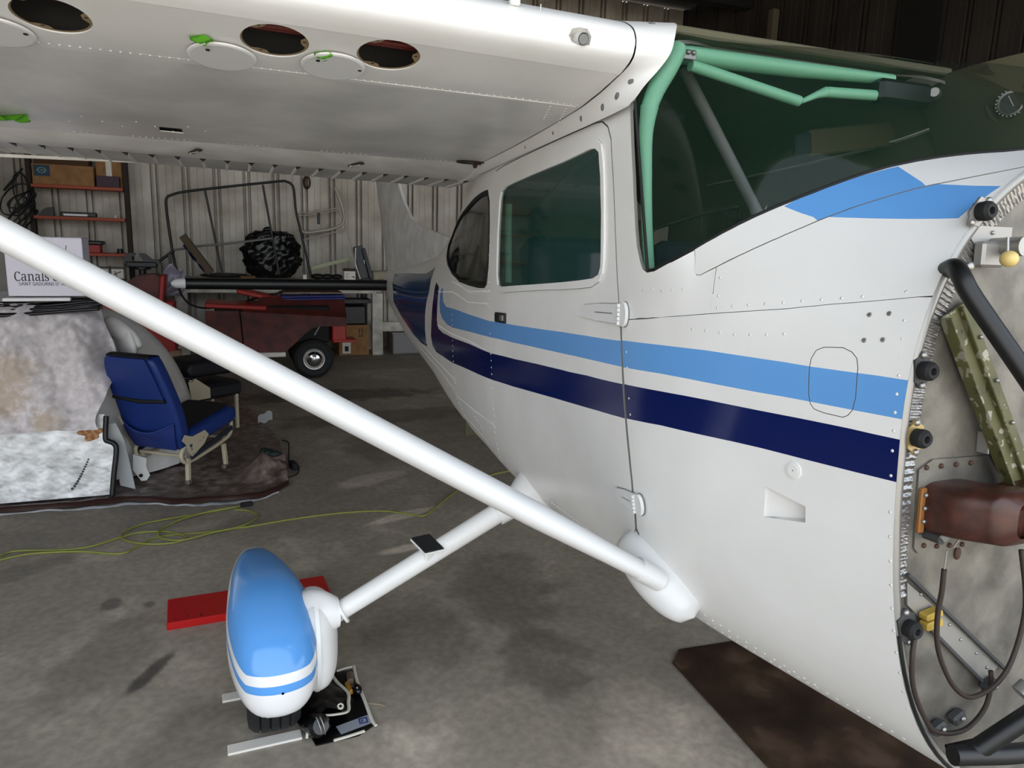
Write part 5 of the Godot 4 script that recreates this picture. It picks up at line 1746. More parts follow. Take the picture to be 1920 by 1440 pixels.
func build_left_group() -> void:
	tarp_noise.seed = 21
	tarp_noise.frequency = 0.02
	tarp_noise.fractal_octaves = 3
	# ---- woven brown tarpaulin
	var weave := tri_mat(noise_tex(33, 0.02, Color(0.20, 0.13, 0.11), Color(0.74, 0.69, 0.66), 5, 512, 20.0, 0.65), 0.9, 0.42)
	var hem := mat(Color(0.20, 0.115, 0.09), 0.45)
	var silver := mat(Color(0.80, 0.81, 0.82), 0.3, 0.35)
	var base := Vector3(-5.2, 0, 2.2)
	var tarp := thing("tarpaulin", "crumpled brown woven tarpaulin spread on the concrete under the blue seat", "tarpaulin", base)
	var ms := from(base)
	var front := [Vector3(-3.86, 0, 3.5), Vector3(-3.86, 0, 2.68), Vector3(-3.84, 0, 2.29), Vector3(-3.86, 0, 2.02), Vector3(-3.75, 0, 1.78), Vector3(-3.73, 0, 1.57), Vector3(-3.73, 0, 1.30), Vector3(-3.92, 0, 1.13)]
	var rear := [Vector3(-6.9, 0, 3.5), Vector3(-7.0, 0, 2.9), Vector3(-7.0, 0, 2.5), Vector3(-7.0, 0, 2.2), Vector3(-7.0, 0, 1.9), Vector3(-6.9, 0, 1.5), Vector3(-6.0, 0, 1.28), Vector3(-5.0, 0, 1.12)]
	ms.grid(weave, func(u, v):
		var p := at_curve(front, u).lerp(at_curve(rear, u), v)
		p.y = tarp_height(p.x, p.z) + 0.02 * smoothstep(0.05, 0.0, v)
		return p, 110, 120)
	part("sheet", ms, tarp)
	ms = from(base)
	ms.grid(hem, func(u, v):
		var p := at_curve(front, u)
		var w := 0.05 + 0.012 * sin(u * 23.0)
		var a: float = v * 3.0
		return p + Vector3(0.028 - w * v, 0.012 + 0.018 * sin(a) + tarp_height(p.x - w * v, p.z) * v, 0), 90, 8)
	part("hem", ms, tarp)
	ms = from(base)
	ms.grid(silver, func(u, v):
		var p := at_curve(front, lerpf(0.0, 0.93, u))
		var w := 0.035 + 0.02 * sin(u * 17.0 + 1.0)
		return p + Vector3(0.02 + w * v, 0.008 * sin(v * 3.1) + 0.004 * sin(u * 60.0), 0), 90, 4)
	part("silver_edge", ms, tarp)
	ms = from(base)
	ms.lathe(M.chrome, [Vector2(0.004, 0.004), Vector2(0.008, 0.004), Vector2(0.011, 0.0)], Vector3(-3.872, 0.034, 2.145), Vector3(0.5, 0.85, 0), 16)
	part("eyelet", ms, tarp)
	# ---- white cowling under the blanket
	base = Vector3(-4.8, 0, 2.62)
	var cowl := thing("cowling", "large white rounded aircraft cowling standing on the tarpaulin under the blanket", "cowling", base)
	ms = from(base)
	ms.grid(M.white_dirty, func(u, v):
		var a: float = TAU * u
		var b: float = PI * 0.5 * v
		var r := pow(cos(b), 0.75)
		return Vector3(-4.85 + 0.70 * cos(a) * r, 0.02 + 1.07 * pow(sin(b), 0.9), 2.62 + 0.93 * sin(a) * r), 48, 20, true, false)
	part("shell", ms, cowl)
	ms = from(base)
	ms.ball(M.white_dirty, Vector3(-4.45, 0.93, 2.08), Vector3(0.16, 0.06, 0.055), Basis(Vector3.UP, 0.9) * Basis(Vector3.FORWARD, 0.55))
	part("blister", ms, cowl)
	ms = from(base)
	ms.ball(M.white_dirty, Vector3(-4.42, 0.86, 2.06), Vector3(0.12, 0.09, 0.04), Basis(Vector3.UP, 0.6) * Basis(Vector3.FORWARD, 0.9))
	part("blister", ms, cowl)
	# ---- blanket
	var fleece := blanket_material()
	base = Vector3(-4.3, 0.45, 2.6)
	ms = from(base)
	var bf := FastNoiseLite.new()
	bf.seed = 61
	bf.frequency = 1.0
	bf.fractal_octaves = 4
	var drape := [Vector3(-5.0, 1.14, 0), Vector3(-4.6, 1.135, 0), Vector3(-4.32, 1.12, 0), Vector3(-4.14, 1.05, 0), Vector3(-4.04, 0.93, 0), Vector3(-3.99, 0.80, 0), Vector3(-3.96, 0.66, 0), Vector3(-3.94, 0.55, 0), Vector3(-3.925, 0.49, 0), Vector3(-3.90, 0.44, 0)]
	ms.grid(fleece, func(u, v):
		var p := at_curve(drape, v)
		var edge := 2.15 + 0.035 * sin(v * 9.0) + 0.04 * smoothstep(0.55, 1.0, v) - 0.03 * smoothstep(0.3, 0.6, v)
		p.z = lerpf(edge, 3.45, u)
		# fall back round the shoulder of the cowling at the right edge
		var s := smoothstep(2.36, 2.05, p.z)
		p.x -= 0.20 * s * s * smoothstep(0.95, 0.4, v)
		p.y -= 0.05 * s * s * smoothstep(0.6, 0.2, v)
		var k := smoothstep(0.1, 0.4, v)
		var n := bf.get_noise_3d(p.x * 3.0, p.y * 3.4, p.z * 4.2) * 0.045 + bf.get_noise_3d(p.x * 9.0, p.y * 7.0, p.z * 14.0) * 0.014
		n += 0.016 * sin(p.z * 21.0 + 2.0 * sin(p.y * 5.0)) * k
		return p + Vector3(n, n * 0.4, 0), 120, 90, false, false, func(p: Vector3): return Vector2((3.3 - p.z) / 1.4, (1.2 - p.y) / 1.4))
	single("blanket", "grey-white fleece blanket with tan stains draped over the cowling", "blanket", ms, base)
	# ---- dented bright metal panel leaning below the blanket
	var dn := NoiseTexture2D.new()
	var dnn := FastNoiseLite.new()
	dnn.seed = 6
	dnn.frequency = 0.012
	dnn.fractal_octaves = 3
	dn.noise = dnn
	dn.as_normal_map = true
	dn.bump_strength = 5.0
	dn.seamless = true
	dn.width = 512
	dn.height = 512
	var bright := tri_mat(noise_tex(45, 0.015, Color(0.56, 0.56, 0.55), Color(0.80, 0.80, 0.80), 4, 256), 1.4, 0.42, 0.8, {"normal_enabled": true, "normal_texture": dn, "normal_scale": 0.55})
	base = Vector3(-3.96, 0, 2.6)
	var pn := thing("metal_panel", "dented bright aluminium panel with black rubber edge leaning below the blanket", "metal panel", base)
	var lean := Basis(Vector3.BACK, 0.14)
	var up := lean * Vector3.UP
	var nrm := lean * Vector3.RIGHT
	ms = from(base)
	var ol := [Vector2(0.02, 2.143), Vector2(0.30, 2.108), Vector2(0.33, 2.115), Vector2(0.345, 2.14), Vector2(0.36, 2.165), Vector2(0.50, 2.15), Vector2(0.50, 3.4), Vector2(0.02, 3.4)]
	ms.plate(bright, ol, Vector3(-3.925, 0.012, 0), up, Vector3.BACK, nrm, 0.003)
	part("sheet", ms, pn)
	ms = from(base)
	var trim := []
	for q in [Vector2(0.0, 2.135), Vector2(0.15, 2.118), Vector2(0.295, 2.098), Vector2(0.335, 2.11), Vector2(0.35, 2.135), Vector2(0.37, 2.152), Vector2(0.50, 2.142)]: trim.append(Vector3(-3.92, 0, 0) + up * q.x + Vector3.BACK * q.y)
	ms.tube(M.black, smooth_path(trim, 4), 0.015, 10)
	part("rubber_edge", ms, pn)
	for k in 13:
		ms = from(base)
		var t := k / 12.0
		var q := Vector2(lerpf(0.085, 0.25, t), lerpf(2.335, 2.245, pow(t, 0.8)))
		ms.lathe(M.grey_dark, [Vector2(0, 0.0062), Vector2(0.0085 - 0.003 * t, 0.0062), Vector2(0.009 - 0.003 * t, 0.003)], Vector3(-3.925, 0, 0) + up * q.x + Vector3.BACK * q.y, nrm, 10)
		part("punched_hole", ms, pn)
	ms = from(base)
	ms.grid(tri_mat(noise_tex(47, 0.05, Color(0.45, 0.22, 0.08), Color(0.80, 0.66, 0.48), 4, 128), 6.0, 0.8), func(u, v):
		var a: float = TAU * u
		var r: float = 0.045 * v * (1.0 + 0.25 * sin(3.0 * a) + 0.15 * sin(5.0 * a + 1.0))
		return Vector3(-3.925, 0, 0) + up * (0.40 + r * 0.8 * sin(a)) + Vector3.BACK * (2.225 + r * 1.3 * cos(a)) + nrm * 0.0062, 28, 3, true, false)
	part("rust_patch", ms, pn)
	# ---- grey and white trim pieces between panel and seat
	base = Vector3(-4.05, 0, 2.09)
	ms = from(base)
	ms.plate(mat(Color(0.66, 0.67, 0.67), 0.45), [Vector2(0.02, 2.02), Vector2(0.05, 2.10), Vector2(0.30, 2.13), Vector2(0.44, 2.17), Vector2(0.44, 2.10), Vector2(0.33, 2.06)], Vector3(-4.04, 0, 0), Vector3.UP, Vector3.BACK, Vector3.RIGHT, 0.012)
	single("trim_panel", "narrow light grey cabin trim panel standing beside the bright metal panel", "trim panel", ms, base)
	base = Vector3(-4.2, 0, 2.02)
	var wp := thing("plastic_cover", "small white plastic cover with a dark hole behind the seat frame", "plastic cover", base)
	ms = from(base)
	ms.plate(M.white_clean, [Vector2(0.03, 2.00), Vector2(0.03, 1.97), Vector2(0.06, 1.95), Vector2(0.12, 1.97), Vector2(0.17, 1.965), Vector2(0.20, 2.04), Vector2(0.10, 2.045)], Vector3(-4.16, 0.0, 0), Vector3(-0.2, 0.98, 0), Vector3.BACK, Vector3.RIGHT, 0.012)
	part("cover", ms, wp)
	ms = from(base)
	ms.lathe(M.dark, [Vector2(0, 0.0135), Vector2(0.011, 0.0135), Vector2(0.0115, 0.011)], Vector3(-4.165, 0.062, 2.0), Vector3(0.98, 0.2, 0), 16)
	part("hole", ms, wp)
	build_seats()
	# ---- black rubber strip bundle and the wine carton on the cowling
	base = Vector3(-4.35, 1.10, 2.6)
	var strips := thing("rubber_strips", "bundle of black rubber edge strips lying on the cowling under the white carton", "rubber strips", base)
	for k in 5:
		ms = from(base)
		var path := []
		for i in 9:
			var t := i / 8.0
			path.append(Vector3(-4.16 - 0.05 * k + 0.02 * sin(t * 7.0 + k), 1.132 + 0.012 * k - 0.055 * sin(PI * (0.25 + 0.62 * t)) + 0.004 * sin(t * 9 + k * 2), lerpf(3.1, 2.16 - 0.012 * k, t)))
		ms.tube(M.black_gloss, smooth_path(path, 3), 0.022, 8, true, 0.6)
		part("strip", ms, strips)
	ms = from(base)
	ms.box(M.white_clean, Vector3(-4.33, 1.155, 2.50), Vector3(0.16, 0.02, 0.34), Basis(Vector3.UP, 0.1), 0.004)
	part("folded_paper", ms, strips)
	base = Vector3(-4.45, 1.172, 2.45)
	var carton := thing("wine_carton", "white wine carton with black lettering on top of the blanketed cowling", "carton", base)
	ms = from(base)
	var cb := Basis(Vector3.UP, 0.04)
	ms.box(M.carton_white, Vector3(-4.45, 1.343, 2.45), Vector3(0.30, 0.342, 0.395), cb, 0.003)
	part("box", ms, carton)
	ms = from(base)
	ms.box(M.carton_white, Vector3(-4.45, 1.516, 2.45), Vector3(0.298, 0.003, 0.393), cb, 0.001)
	part("lid_flap", ms, carton)
	var face := cb * Vector3(0.1512, 0, 0)
	put_letters("lettering", letters("Canals &", 0.060, 0.0012, M.print_black, "Droid Serif", true), carton, face + cb * Vector3(0, 0.115, 0.045), PI / 2 + 0.04, Vector3(0.95, 1.25, 1))
	put_letters("lettering", letters("SANT SADURNI D' ANOIA", 0.026, 0.0012, M.print_black), carton, face + cb * Vector3(0, 0.072, -0.005), PI / 2 + 0.04)
	ms = from(base)
	var sig := []
	for q in [[0.30, -0.115], [0.27, -0.112], [0.245, -0.117], [0.235, -0.108], [0.225, -0.122], [0.215, -0.130]]: sig.append(base + face + cb * Vector3(0.001, q[0], q[1]))
	ms.tube(M.print_black, smooth_path(sig, 4), 0.0016, 6)
	part("line_drawing", ms, carton)
	# ---- oddments on the tarpaulin
	base = Vector3(-4.2, 0.03, 1.24)
	ms = from(base)
	for k in 3: ms.ball(mat(Color(0.09, 0.14, 0.13), 0.7), Vector3(-4.18 - 0.04 * k, 0.14, 1.20 + 0.03 * k), Vector3(0.035, 0.022, 0.04), Basis(Vector3.UP, k * 0.8), 14, 8)
	single("dark_rag", "dark green rag tucked in the fold of the tarpaulin", "rag", ms, base)
	base = Vector3(-5.55, 0.01, 1.22)
	ms = from(base)
	ms.grid(silver, func(u, v): return Vector3(-5.55 + 0.10 * (u - 0.5) + 0.03 * v, 0.02 + 0.10 * v * (1.0 - 0.6 * absf(u - 0.4)) + 0.01 * sin(u * 9.0), 1.20 + 0.12 * (u - 0.5)), 10, 6)
	single("foil_scrap", "crumpled silver foil scrap on the far edge of the tarpaulin", "foil", ms, base)
	base = Vector3(-4.25, 0.0, 1.08)
	ms = from(base)
	ms.tube(mat(Color(0.10, 0.13, 0.10), 0.6), smooth_path([Vector3(-4.05, 0.006, 1.13), Vector3(-4.12, 0.006, 1.06), Vector3(-4.30, 0.006, 1.04), Vector3(-4.38, 0.006, 1.09), Vector3(-4.6, 0.006, 1.08), Vector3(-4.9, 0.006, 1.06), Vector3(-5.0, 0.006, 1.10)], 6), 0.005, 8)
	ms.box(M.dark, Vector3(-4.24, 0.03, 1.075), Vector3(0.10, 0.05, 0.04), Basis(Vector3.UP, 0.2), 0.01)
	single("green_cord", "thin dark green cord lying beside the tarpaulin's rucked corner", "cord", ms, base)

func blanket_material() -> StandardMaterial3D:
	var s := 512
	var a := FastNoiseLite.new()
	a.seed = 91; a.frequency = 0.05; a.fractal_octaves = 4; a.domain_warp_enabled = true; a.domain_warp_amplitude = 14.0
	var ia := a.get_image(s, s)
	var img := Image.create(s, s, false, Image.FORMAT_RGB8)
	var stains := [[0.46, 0.40, 0.15, 0.13], [0.50, 0.30, 0.13, 0.10], [0.14, 0.34, 0.15, 0.05], [0.10, 0.22, 0.2, 0.14], [0.62, 0.50, 0.08, 0.08]]
	for y in s:
		for x in s:
			var n := ia.get_pixel(x, y).r
			var c := Color(0.76, 0.73, 0.735).lerp(Color(0.92, 0.895, 0.90), n)
			var k := 0.0
			for q in stains: k = maxf(k, smoothstep(1.0, 0.2, Vector2((x / float(s) - q[0]) / q[2], (y / float(s) - q[1]) / q[3]).length() + 0.7 * (n - 0.5)))
			img.set_pixel(x, y, c.lerp(Color(0.74, 0.65, 0.55), 0.6 * k))
	var m := mat(Color.WHITE, 0.95, 0.0, {"rim_enabled": true, "rim": 0.3})
	m.albedo_texture = ImageTexture.create_from_image(img)
	return m

func build_seats() -> void:
	var blue := mat(Color(0.10, 0.20, 0.47), 0.5)
	var pocket_blue := mat(Color(0.13, 0.20, 0.47), 0.65)
	var dark_top := mat(Color(0.075, 0.08, 0.10), 0.6)
	var cream := mat(Color(0.74, 0.70, 0.60), 0.5)
	var base := Vector3(-4.27, 0.012, 1.765)
	var seat := thing("aircraft_seat", "blue vinyl aircraft seat with map pocket on a cream tube frame, standing on the tarpaulin", "seat", base, 2.50)
	# local axes: x towards the front of the seat, z across it
	var back_path := [Vector3(-0.175, 0.235, 0), Vector3(-0.22, 0.34, 0), Vector3(-0.265, 0.49, 0), Vector3(-0.325, 0.66, 0), Vector3(-0.37, 0.79, 0), Vector3(-0.38, 0.845, 0)]
	var half := [0.165, 0.205, 0.215, 0.205, 0.185, 0.16]
	var hw := []
	for h in half: hw.append(Vector3(h, 0, 0))
	var ms := Mesher.new()
	var n4 := 5.0
	ms.grid(blue, func(u, v):
		var p := at_curve(back_path, v)
		var w: float = at_curve(hw, v).x
		var a: float = TAU * u
		var r := pow(pow(absf(cos(a)), n4) + pow(absf(sin(a)), n4), -1.0 / n4)
		var e := pow(maxf(0.0, 1.0 - pow(absf(v * 2.0 - 1.0), 14.0)), 0.5)
		var th := lerpf(0.055, 0.048, v)
		return p + Vector3(th * cos(a) * r * e + 0.02, 0.01 * cos(a) * e, w * sin(a) * r * lerpf(0.93, 1.0, e)), 48, 30, true, false)
	var bk := part("backrest", ms, seat)
	# recessed rear panel with a dark roll across it
	ms = Mesher.new()
	ms.grid(blue, func(u, v):
		var p := at_curve(back_path, lerpf(0.50, 0.94, v))
		var w := at_curve(hw, lerpf(0.50, 0.94, v)).x - 0.03
		return p + Vector3(-0.044 - 0.012 * sin(PI * v) * sin(PI * u), 0, lerpf(-w, w, u)), 12, 12)
	part("rear_panel", ms, bk)
	ms = Mesher.new()
	var w0 := 0.185
	ms.tube(dark_top, [at_curve(back_path, 0.50) + Vector3(-0.036, 0, -w0), at_curve(back_path, 0.49) + Vector3(-0.044, -0.006, 0), at_curve(back_path, 0.50) + Vector3(-0.036, 0, w0)], 0.014, 10)
	part("panel_roll", ms, bk)
	ms = Mesher.new()
	ms.grid(dark_top, func(u, v):
		var a := lerpf(-0.4, 3.3, u)
		var z := lerpf(-0.15, 0.15, v)
		return at_curve(back_path, 0.985) + Vector3(0.02 + 0.046 * cos(a), -0.004 + 0.014 * sin(a), z), 12, 10)
	part("dark_top_band", ms, bk)
	# map pocket sagging open
	ms = Mesher.new()
	ms.grid(pocket_blue, func(u, v):
		var p := at_curve(back_path, lerpf(0.02, 0.27, v))
		var w := lerpf(0.15, 0.195, v)
		var sag := sin(PI * u)
		return p + Vector3(-0.045 - 0.035 * v * sag - 0.004 * sin(u * 26.0) * v, -0.035 * sag * smoothstep(0.5, 1.0, v) + 0.03 * smoothstep(0.6, 1.0, v) * (1.0 - sag), lerpf(-w, w, u)), 30, 14)
	part("map_pocket", ms, bk)
	ms = Mesher.new()
	ms.tube(pocket_blue, smooth_path([at_curve(back_path, 0.28) + Vector3(-0.045, 0.03, -0.195), at_curve(back_path, 0.27) + Vector3(-0.075, -0.015, -0.09), at_curve(back_path, 0.27) + Vector3(-0.08, -0.025, 0.05), at_curve(back_path, 0.28) + Vector3(-0.045, 0.03, 0.195)], 5), 0.007, 8)
	part("pocket_hem", ms, bk)
	ms = Mesher.new()
	ms.box(cream, at_curve(back_path, 0.30) + Vector3(-0.062, 0.01, -0.175), Vector3(0.006, 0.055, 0.018), Basis(Vector3.RIGHT, -0.5), 0.002)
	part("cream_tab", ms, bk)
	# cushion
	ms = Mesher.new()
	ms.grid(blue, func(u, v):
		var a: float = TAU * u
		var r := pow(pow(absf(cos(a)), n4) + pow(absf(sin(a)), n4), -1.0 / n4)
		var t: float = v
		var e := pow(maxf(0.0, 1.0 - pow(absf(t * 2.0 - 1.0), 10.0)), 0.5)
		var x := lerpf(-0.19, 0.31, t)
		return Vector3(x, 0.285 + 0.09 * t + 0.062 * cos(a) * r * e, 0.205 * sin(a) * r * lerpf(0.9, 1.0, e)), 40, 26, true, false)
	part("seat_cushion", ms, seat)
	ms = Mesher.new()
	ms.grid(dark_top, func(u, v):
		var t := lerpf(0.12, 0.93, v)
		return Vector3(lerpf(-0.19, 0.31, t), 0.285 + 0.09 * t + 0.0655 + 0.004 * sin(PI * u), lerpf(-0.165, 0.165, u)), 8, 10)
	part("dark_seat_cover", ms, seat)
	# tube frame on four feet
	for s in [-1.0, 1.0]:
		var zz: float = s * 0.17
		ms = Mesher.new()
		ms.tube(cream, smooth_path([Vector3(-0.16, 0.255, zz), Vector3(-0.205, 0.225, zz), Vector3(-0.20, 0.175, zz), Vector3(-0.14, 0.15, zz), Vector3(0.05, 0.175, zz), Vector3(0.20, 0.205, zz), Vector3(0.265, 0.235, zz), Vector3(0.28, 0.30, zz), Vector3(0.27, 0.34, zz)], 5), 0.0125, 12)
		part("frame_tube", ms, seat)
		for x in [-0.155, 0.20]:
			ms = Mesher.new()
			ms.box(cream, Vector3(x, 0.10, zz), Vector3(0.03, 0.16, 0.024), Basis(Vector3.BACK, 0.12 if x > 0 else -0.05), 0.004)
			ms.box(M.steel, Vector3(x - 0.004, 0.022, zz), Vector3(0.034, 0.03, 0.03), Basis.IDENTITY, 0.004)
			part("leg", ms, seat)
		ms = Mesher.new()
		ms.plate(cream, [Vector2(-0.245, 0.315), Vector2(-0.22, 0.345), Vector2(-0.155, 0.32), Vector2(-0.04, 0.335), Vector2(-0.005, 0.30), Vector2(-0.05, 0.25), Vector2(-0.14, 0.205), Vector2(-0.165, 0.195), Vector2(-0.19, 0.225), Vector2(-0.215, 0.285)], Vector3(0, 0, s * 0.212), Vector3.RIGHT, Vector3.UP, Vector3(0, 0, s), 0.004, [[Vector2(-0.185, 0.275), Vector2(-0.155, 0.275), Vector2(-0.15, 0.235), Vector2(-0.17, 0.235)]])
		for q in [[-0.09, 0.28], [-0.06, 0.292], [-0.165, 0.215], [-0.15, 0.21]]: ms.ball(M.steel, Vector3(q[0], q[1], s * 0.217), Vector3(0.005, 0.005, 0.003), Basis.IDENTITY, 10, 6)
		part("recliner_plate", ms, seat)
		ms = Mesher.new()
		ms.beam(mat(Color(0.13, 0.15, 0.19), 0.6), Vector3(-0.17, 0.185, s * 0.208), Vector3(0.24, 0.285, s * 0.208), 0.03, 0.012, Vector3.UP, 0.004)
		part("side_rail", ms, seat)
	for x in [-0.17, 0.22]:
		ms = Mesher.new()
		ms.bar(cream, Vector3(x, 0.19 if x < 0 else 0.215, -0.17), Vector3(x, 0.19 if x < 0 else 0.215, 0.17), 0.010, 10)
		part("cross_tube", ms, seat)
	# the second seat lies folded behind the first
	base = Vector3(-5.45, 0.012, 1.66)
	var other := thing("folded_seat", "dark folded aircraft seat half hidden behind the blue seat", "seat", base, 2.2)
	ms = Mesher.new()
	ms.grid(dark_top, func(u, v):
		var a: float = TAU * u
		var r := pow(pow(absf(cos(a)), n4) + pow(absf(sin(a)), n4), -1.0 / n4)
		var e := pow(maxf(0.0, 1.0 - pow(absf(v * 2.0 - 1.0), 10.0)), 0.5)
		return Vector3(lerpf(-0.26, 0.24, v), 0.53 + 0.07 * cos(a) * r * e, 0.19 * sin(a) * r * lerpf(0.9, 1.0, e)), 36, 20, true, false)
	part("backrest", ms, other)
	ms = Mesher.new()
	ms.box(dark_top, Vector3(0.0, 0.34, 0), Vector3(0.46, 0.12, 0.38), Basis.IDENTITY, 0.04)
	part("seat_cushion", ms, other)
	for s in [-1.0, 1.0]:
		ms = Mesher.new()
		ms.plate(cream, [Vector2(-0.24, 0.30), Vector2(-0.26, 0.45), Vector2(-0.20, 0.47), Vector2(-0.08, 0.38), Vector2(-0.08, 0.30)], Vector3(0, 0, s * 0.195), Vector3.RIGHT, Vector3.UP, Vector3(0, 0, s), 0.005)
		ms.ball(M.chrome, Vector3(-0.24, 0.46, s * 0.205), Vector3(0.02, 0.012, 0.012), Basis.IDENTITY, 12, 8)
		part("recliner_plate", ms, other)
		for x in [-0.18, 0.18]:
			ms = Mesher.new()
			ms.box(cream, Vector3(x, 0.15, s * 0.16), Vector3(0.028, 0.29, 0.024), Basis.IDENTITY, 0.004)
			part("leg", ms, other)

# ==================================================================== the back of the hangar
func build_background() -> void:
	build_shelf()
	build_bench()
	build_buggy()
	build_overhead()

func build_shelf() -> void:
	var base := Vector3(-9.55, 0, 3.08)
	var shelf := thing("shelf_unit", "dark wooden shelf unit with orange-edged boards against the back wall", "shelf unit", base)
	var ms := from(base)
	for z in [2.565, 3.57]:
		ms = from(base)
		ms.box(M.brown_dark, Vector3(-9.50, 1.40, z), Vector3(0.10, 2.80, 0.055), Basis.IDENTITY, 0.005)
		part("post", ms, shelf)
	for y in [2.045, 1.685, 1.265, 0.75, 2.62]:
		ms = from(base)
		ms.box(M.orange_wood, Vector3(-9.56, y, 3.07), Vector3(0.32, 0.036, 0.95), Basis.IDENTITY, 0.003)
		part("shelf_board", ms, shelf)
	var top := 2.063
	base = Vector3(-9.52, top, 3.21)
	var cb := thing("cardboard_box", "long brown cardboard box with a blue eye label on the top shelf", "box", base)
	ms = from(base)
	ms.box(M.card, base + Vector3(0, 0.115, 0), Vector3(0.22, 0.23, 0.63), Basis.IDENTITY, 0.004)
	part("carton", ms, cb)
	ms = from(base)
	var teal := mat(Color(0.12, 0.25, 0.32), 0.7)
	ms.box(teal, base + Vector3(0.111, 0.155, 0.215), Vector3(0.002, 0.125, 0.165), Basis.IDENTITY, 0.0)
	var lb := part("label", ms, cb)
	ms = from(base)
	var eye := [Vector2(-0.055, 0.0), Vector2(-0.03, 0.028), Vector2(0, 0.038), Vector2(0.03, 0.028), Vector2(0.055, 0.0), Vector2(0.03, -0.028), Vector2(0, -0.038), Vector2(-0.03, -0.028)]
	ms.plate(mat(Color(0.42, 0.50, 0.50), 0.7), eye, base + Vector3(0.112, 0.158, 0.215), Vector3.FORWARD, Vector3.UP, Vector3.RIGHT, 0.0008)
	ms.lathe(teal, [Vector2(0.012, 0.0016), Vector2(0.026, 0.0016), Vector2(0.026, 0.0)], base + Vector3(0.112, 0.158, 0.215), Vector3.RIGHT, 20)
	part("eye_mark", ms, lb)
	base = Vector3(-9.55, top + 0.23, 3.22)
	ms = from(base)
	ms.box(mat(Color(0.30, 0.20, 0.11), 0.85), base + Vector3(0, 0.06, 0), Vector3(0.26, 0.12, 0.56), Basis.IDENTITY, 0.004)
	single("cardboard_box", "dark brown flat carton lying on the long cardboard box", "box", ms, base)
	base = Vector3(-9.60, top, 2.745)
	var tb := thing("cardboard_box", "brown carton with a strip of white tape at the right of the top shelf", "box", base)
	ms = from(base)
	ms.box(M.card, base + Vector3(0, 0.17, 0), Vector3(0.16, 0.34, 0.28), Basis.IDENTITY, 0.004)
	part("carton", ms, tb)
	ms = from(base)
	ms.box(M.trim_white, base + Vector3(0.082, 0.225, 0.0), Vector3(0.003, 0.22, 0.062), Basis.IDENTITY, 0.0)
	part("tape", ms, tb)
	base = Vector3(-9.46, top, 2.75)
	var pb := thing("printed_box", "small purple box with a white picture in front of the taped carton", "box", base)
	ms = from(base)
	ms.box(mat(Color(0.20, 0.09, 0.17), 0.6), base + Vector3(0, 0.065, 0), Vector3(0.09, 0.13, 0.245), Basis.IDENTITY, 0.003)
	part("carton", ms, pb)
	ms = from(base)
	ms.plate(M.trim_white, [Vector2(-0.10, -0.045), Vector2(-0.075, -0.03), Vector2(-0.02, -0.02), Vector2(0.03, -0.03), Vector2(0.03, 0.012), Vector2(0.095, 0.02), Vector2(0.10, -0.03), Vector2(0.085, 0.045), Vector2(0.02, 0.04), Vector2(0.01, 0.012), Vector2(-0.06, 0.012), Vector2(-0.095, -0.015)], base + Vector3(0.0455, 0.066, 0), Vector3.FORWARD, Vector3.UP, Vector3.RIGHT, 0.001)
	part("printed_shape", ms, pb)
	base = Vector3(-9.5, 1.703, 3.42)
	ms = from(base)
	ms.plate(M.black, [Vector2(-0.085, 0), Vector2(0.075, 0), Vector2(0.075, 0.105), Vector2(0.02, 0.10), Vector2(-0.03, 0.07)], base, Vector3.FORWARD, Vector3.UP, Vector3.RIGHT, 0.08)
	single("black_wedge", "black wedge-shaped case on the middle shelf", "case", ms, base)
	base = Vector3(-9.47, 1.703, 3.09)
	var bar := thing("tool_bar", "flat tool with a bright silver strip on the middle shelf", "tool", base)
	ms = from(base)
	ms.box(M.black, base + Vector3(0, 0.03, 0), Vector3(0.08, 0.05, 0.38), Basis.IDENTITY, 0.008)
	part("body", ms, bar)
	ms = from(base)
	ms.box(mat(Color(0.9, 0.9, 0.9), 0.3), base + Vector3(0.042, 0.022, 0.03), Vector3(0.004, 0.022, 0.25), Basis.IDENTITY, 0.001)
	part("silver_strip", ms, bar)
	base = Vector3(-9.45, 1.703, 2.70)
	ms = from(base)
	ms.ball(M.white_clean, base + Vector3(0, 0.018, 0), Vector3(0.014, 0.018, 0.014), Basis.IDENTITY, 12, 8)
	single("white_bulb", "tiny white knob at the right end of the middle shelf", "knob", ms, base)
	base = Vector3(-9.48, 1.284, 2.99)
	var bin := thing("red_bin", "red plastic bin under a black lid on the lower shelf", "bin", base)
	ms = from(base)
	ms.box(M.red_bright, base + Vector3(0, 0.05, -0.02), Vector3(0.18, 0.10, 0.18), Basis.IDENTITY, 0.008)
	part("body", ms, bin)
	ms = from(base)
	ms.box(M.black, base + Vector3(0, 0.12, 0.01), Vector3(0.24, 0.045, 0.30), Basis.IDENTITY, 0.01)
	part("lid", ms, bin)
	base = Vector3(-9.48, 1.284, 2.68)
	ms = from(base)
	ms.lathe(M.black, [Vector2(0, 0.055), Vector2(0.03, 0.055), Vector2(0.035, 0.0)], base, Vector3.UP, 14)
	single("black_jar", "small black jar at the right end of the lower shelf", "jar", ms, base)
	# tangle of black cable hung on the left post
	base = Vector3(-9.42, 1.75, 3.66)
	var cab := thing("cable_bundle", "tangled black cables hanging on the left post of the shelf unit", "cables", base)
	var rng := RandomNumberGenerator.new()
	rng.seed = 4
	for k in 9:
		ms = from(base)
		var path := []
		var cy := rng.randf_range(1.55, 2.05)
		var cz := rng.randf_range(3.62, 3.74)
		var ry := rng.randf_range(0.08, 0.22)
		var rz := rng.randf_range(0.05, 0.16)
		for i in 14:
			var a := TAU * i / 14.0 * 1.6
			path.append(Vector3(-9.43 + 0.02 * sin(a * 1.7 + k), cy + ry * sin(a) + 0.01 * k, cz + rz * cos(a + 0.3 * k)))
		ms.tube(M.black, smooth_path(path, 3), 0.0085, 6)
		part("cable", ms, cab)

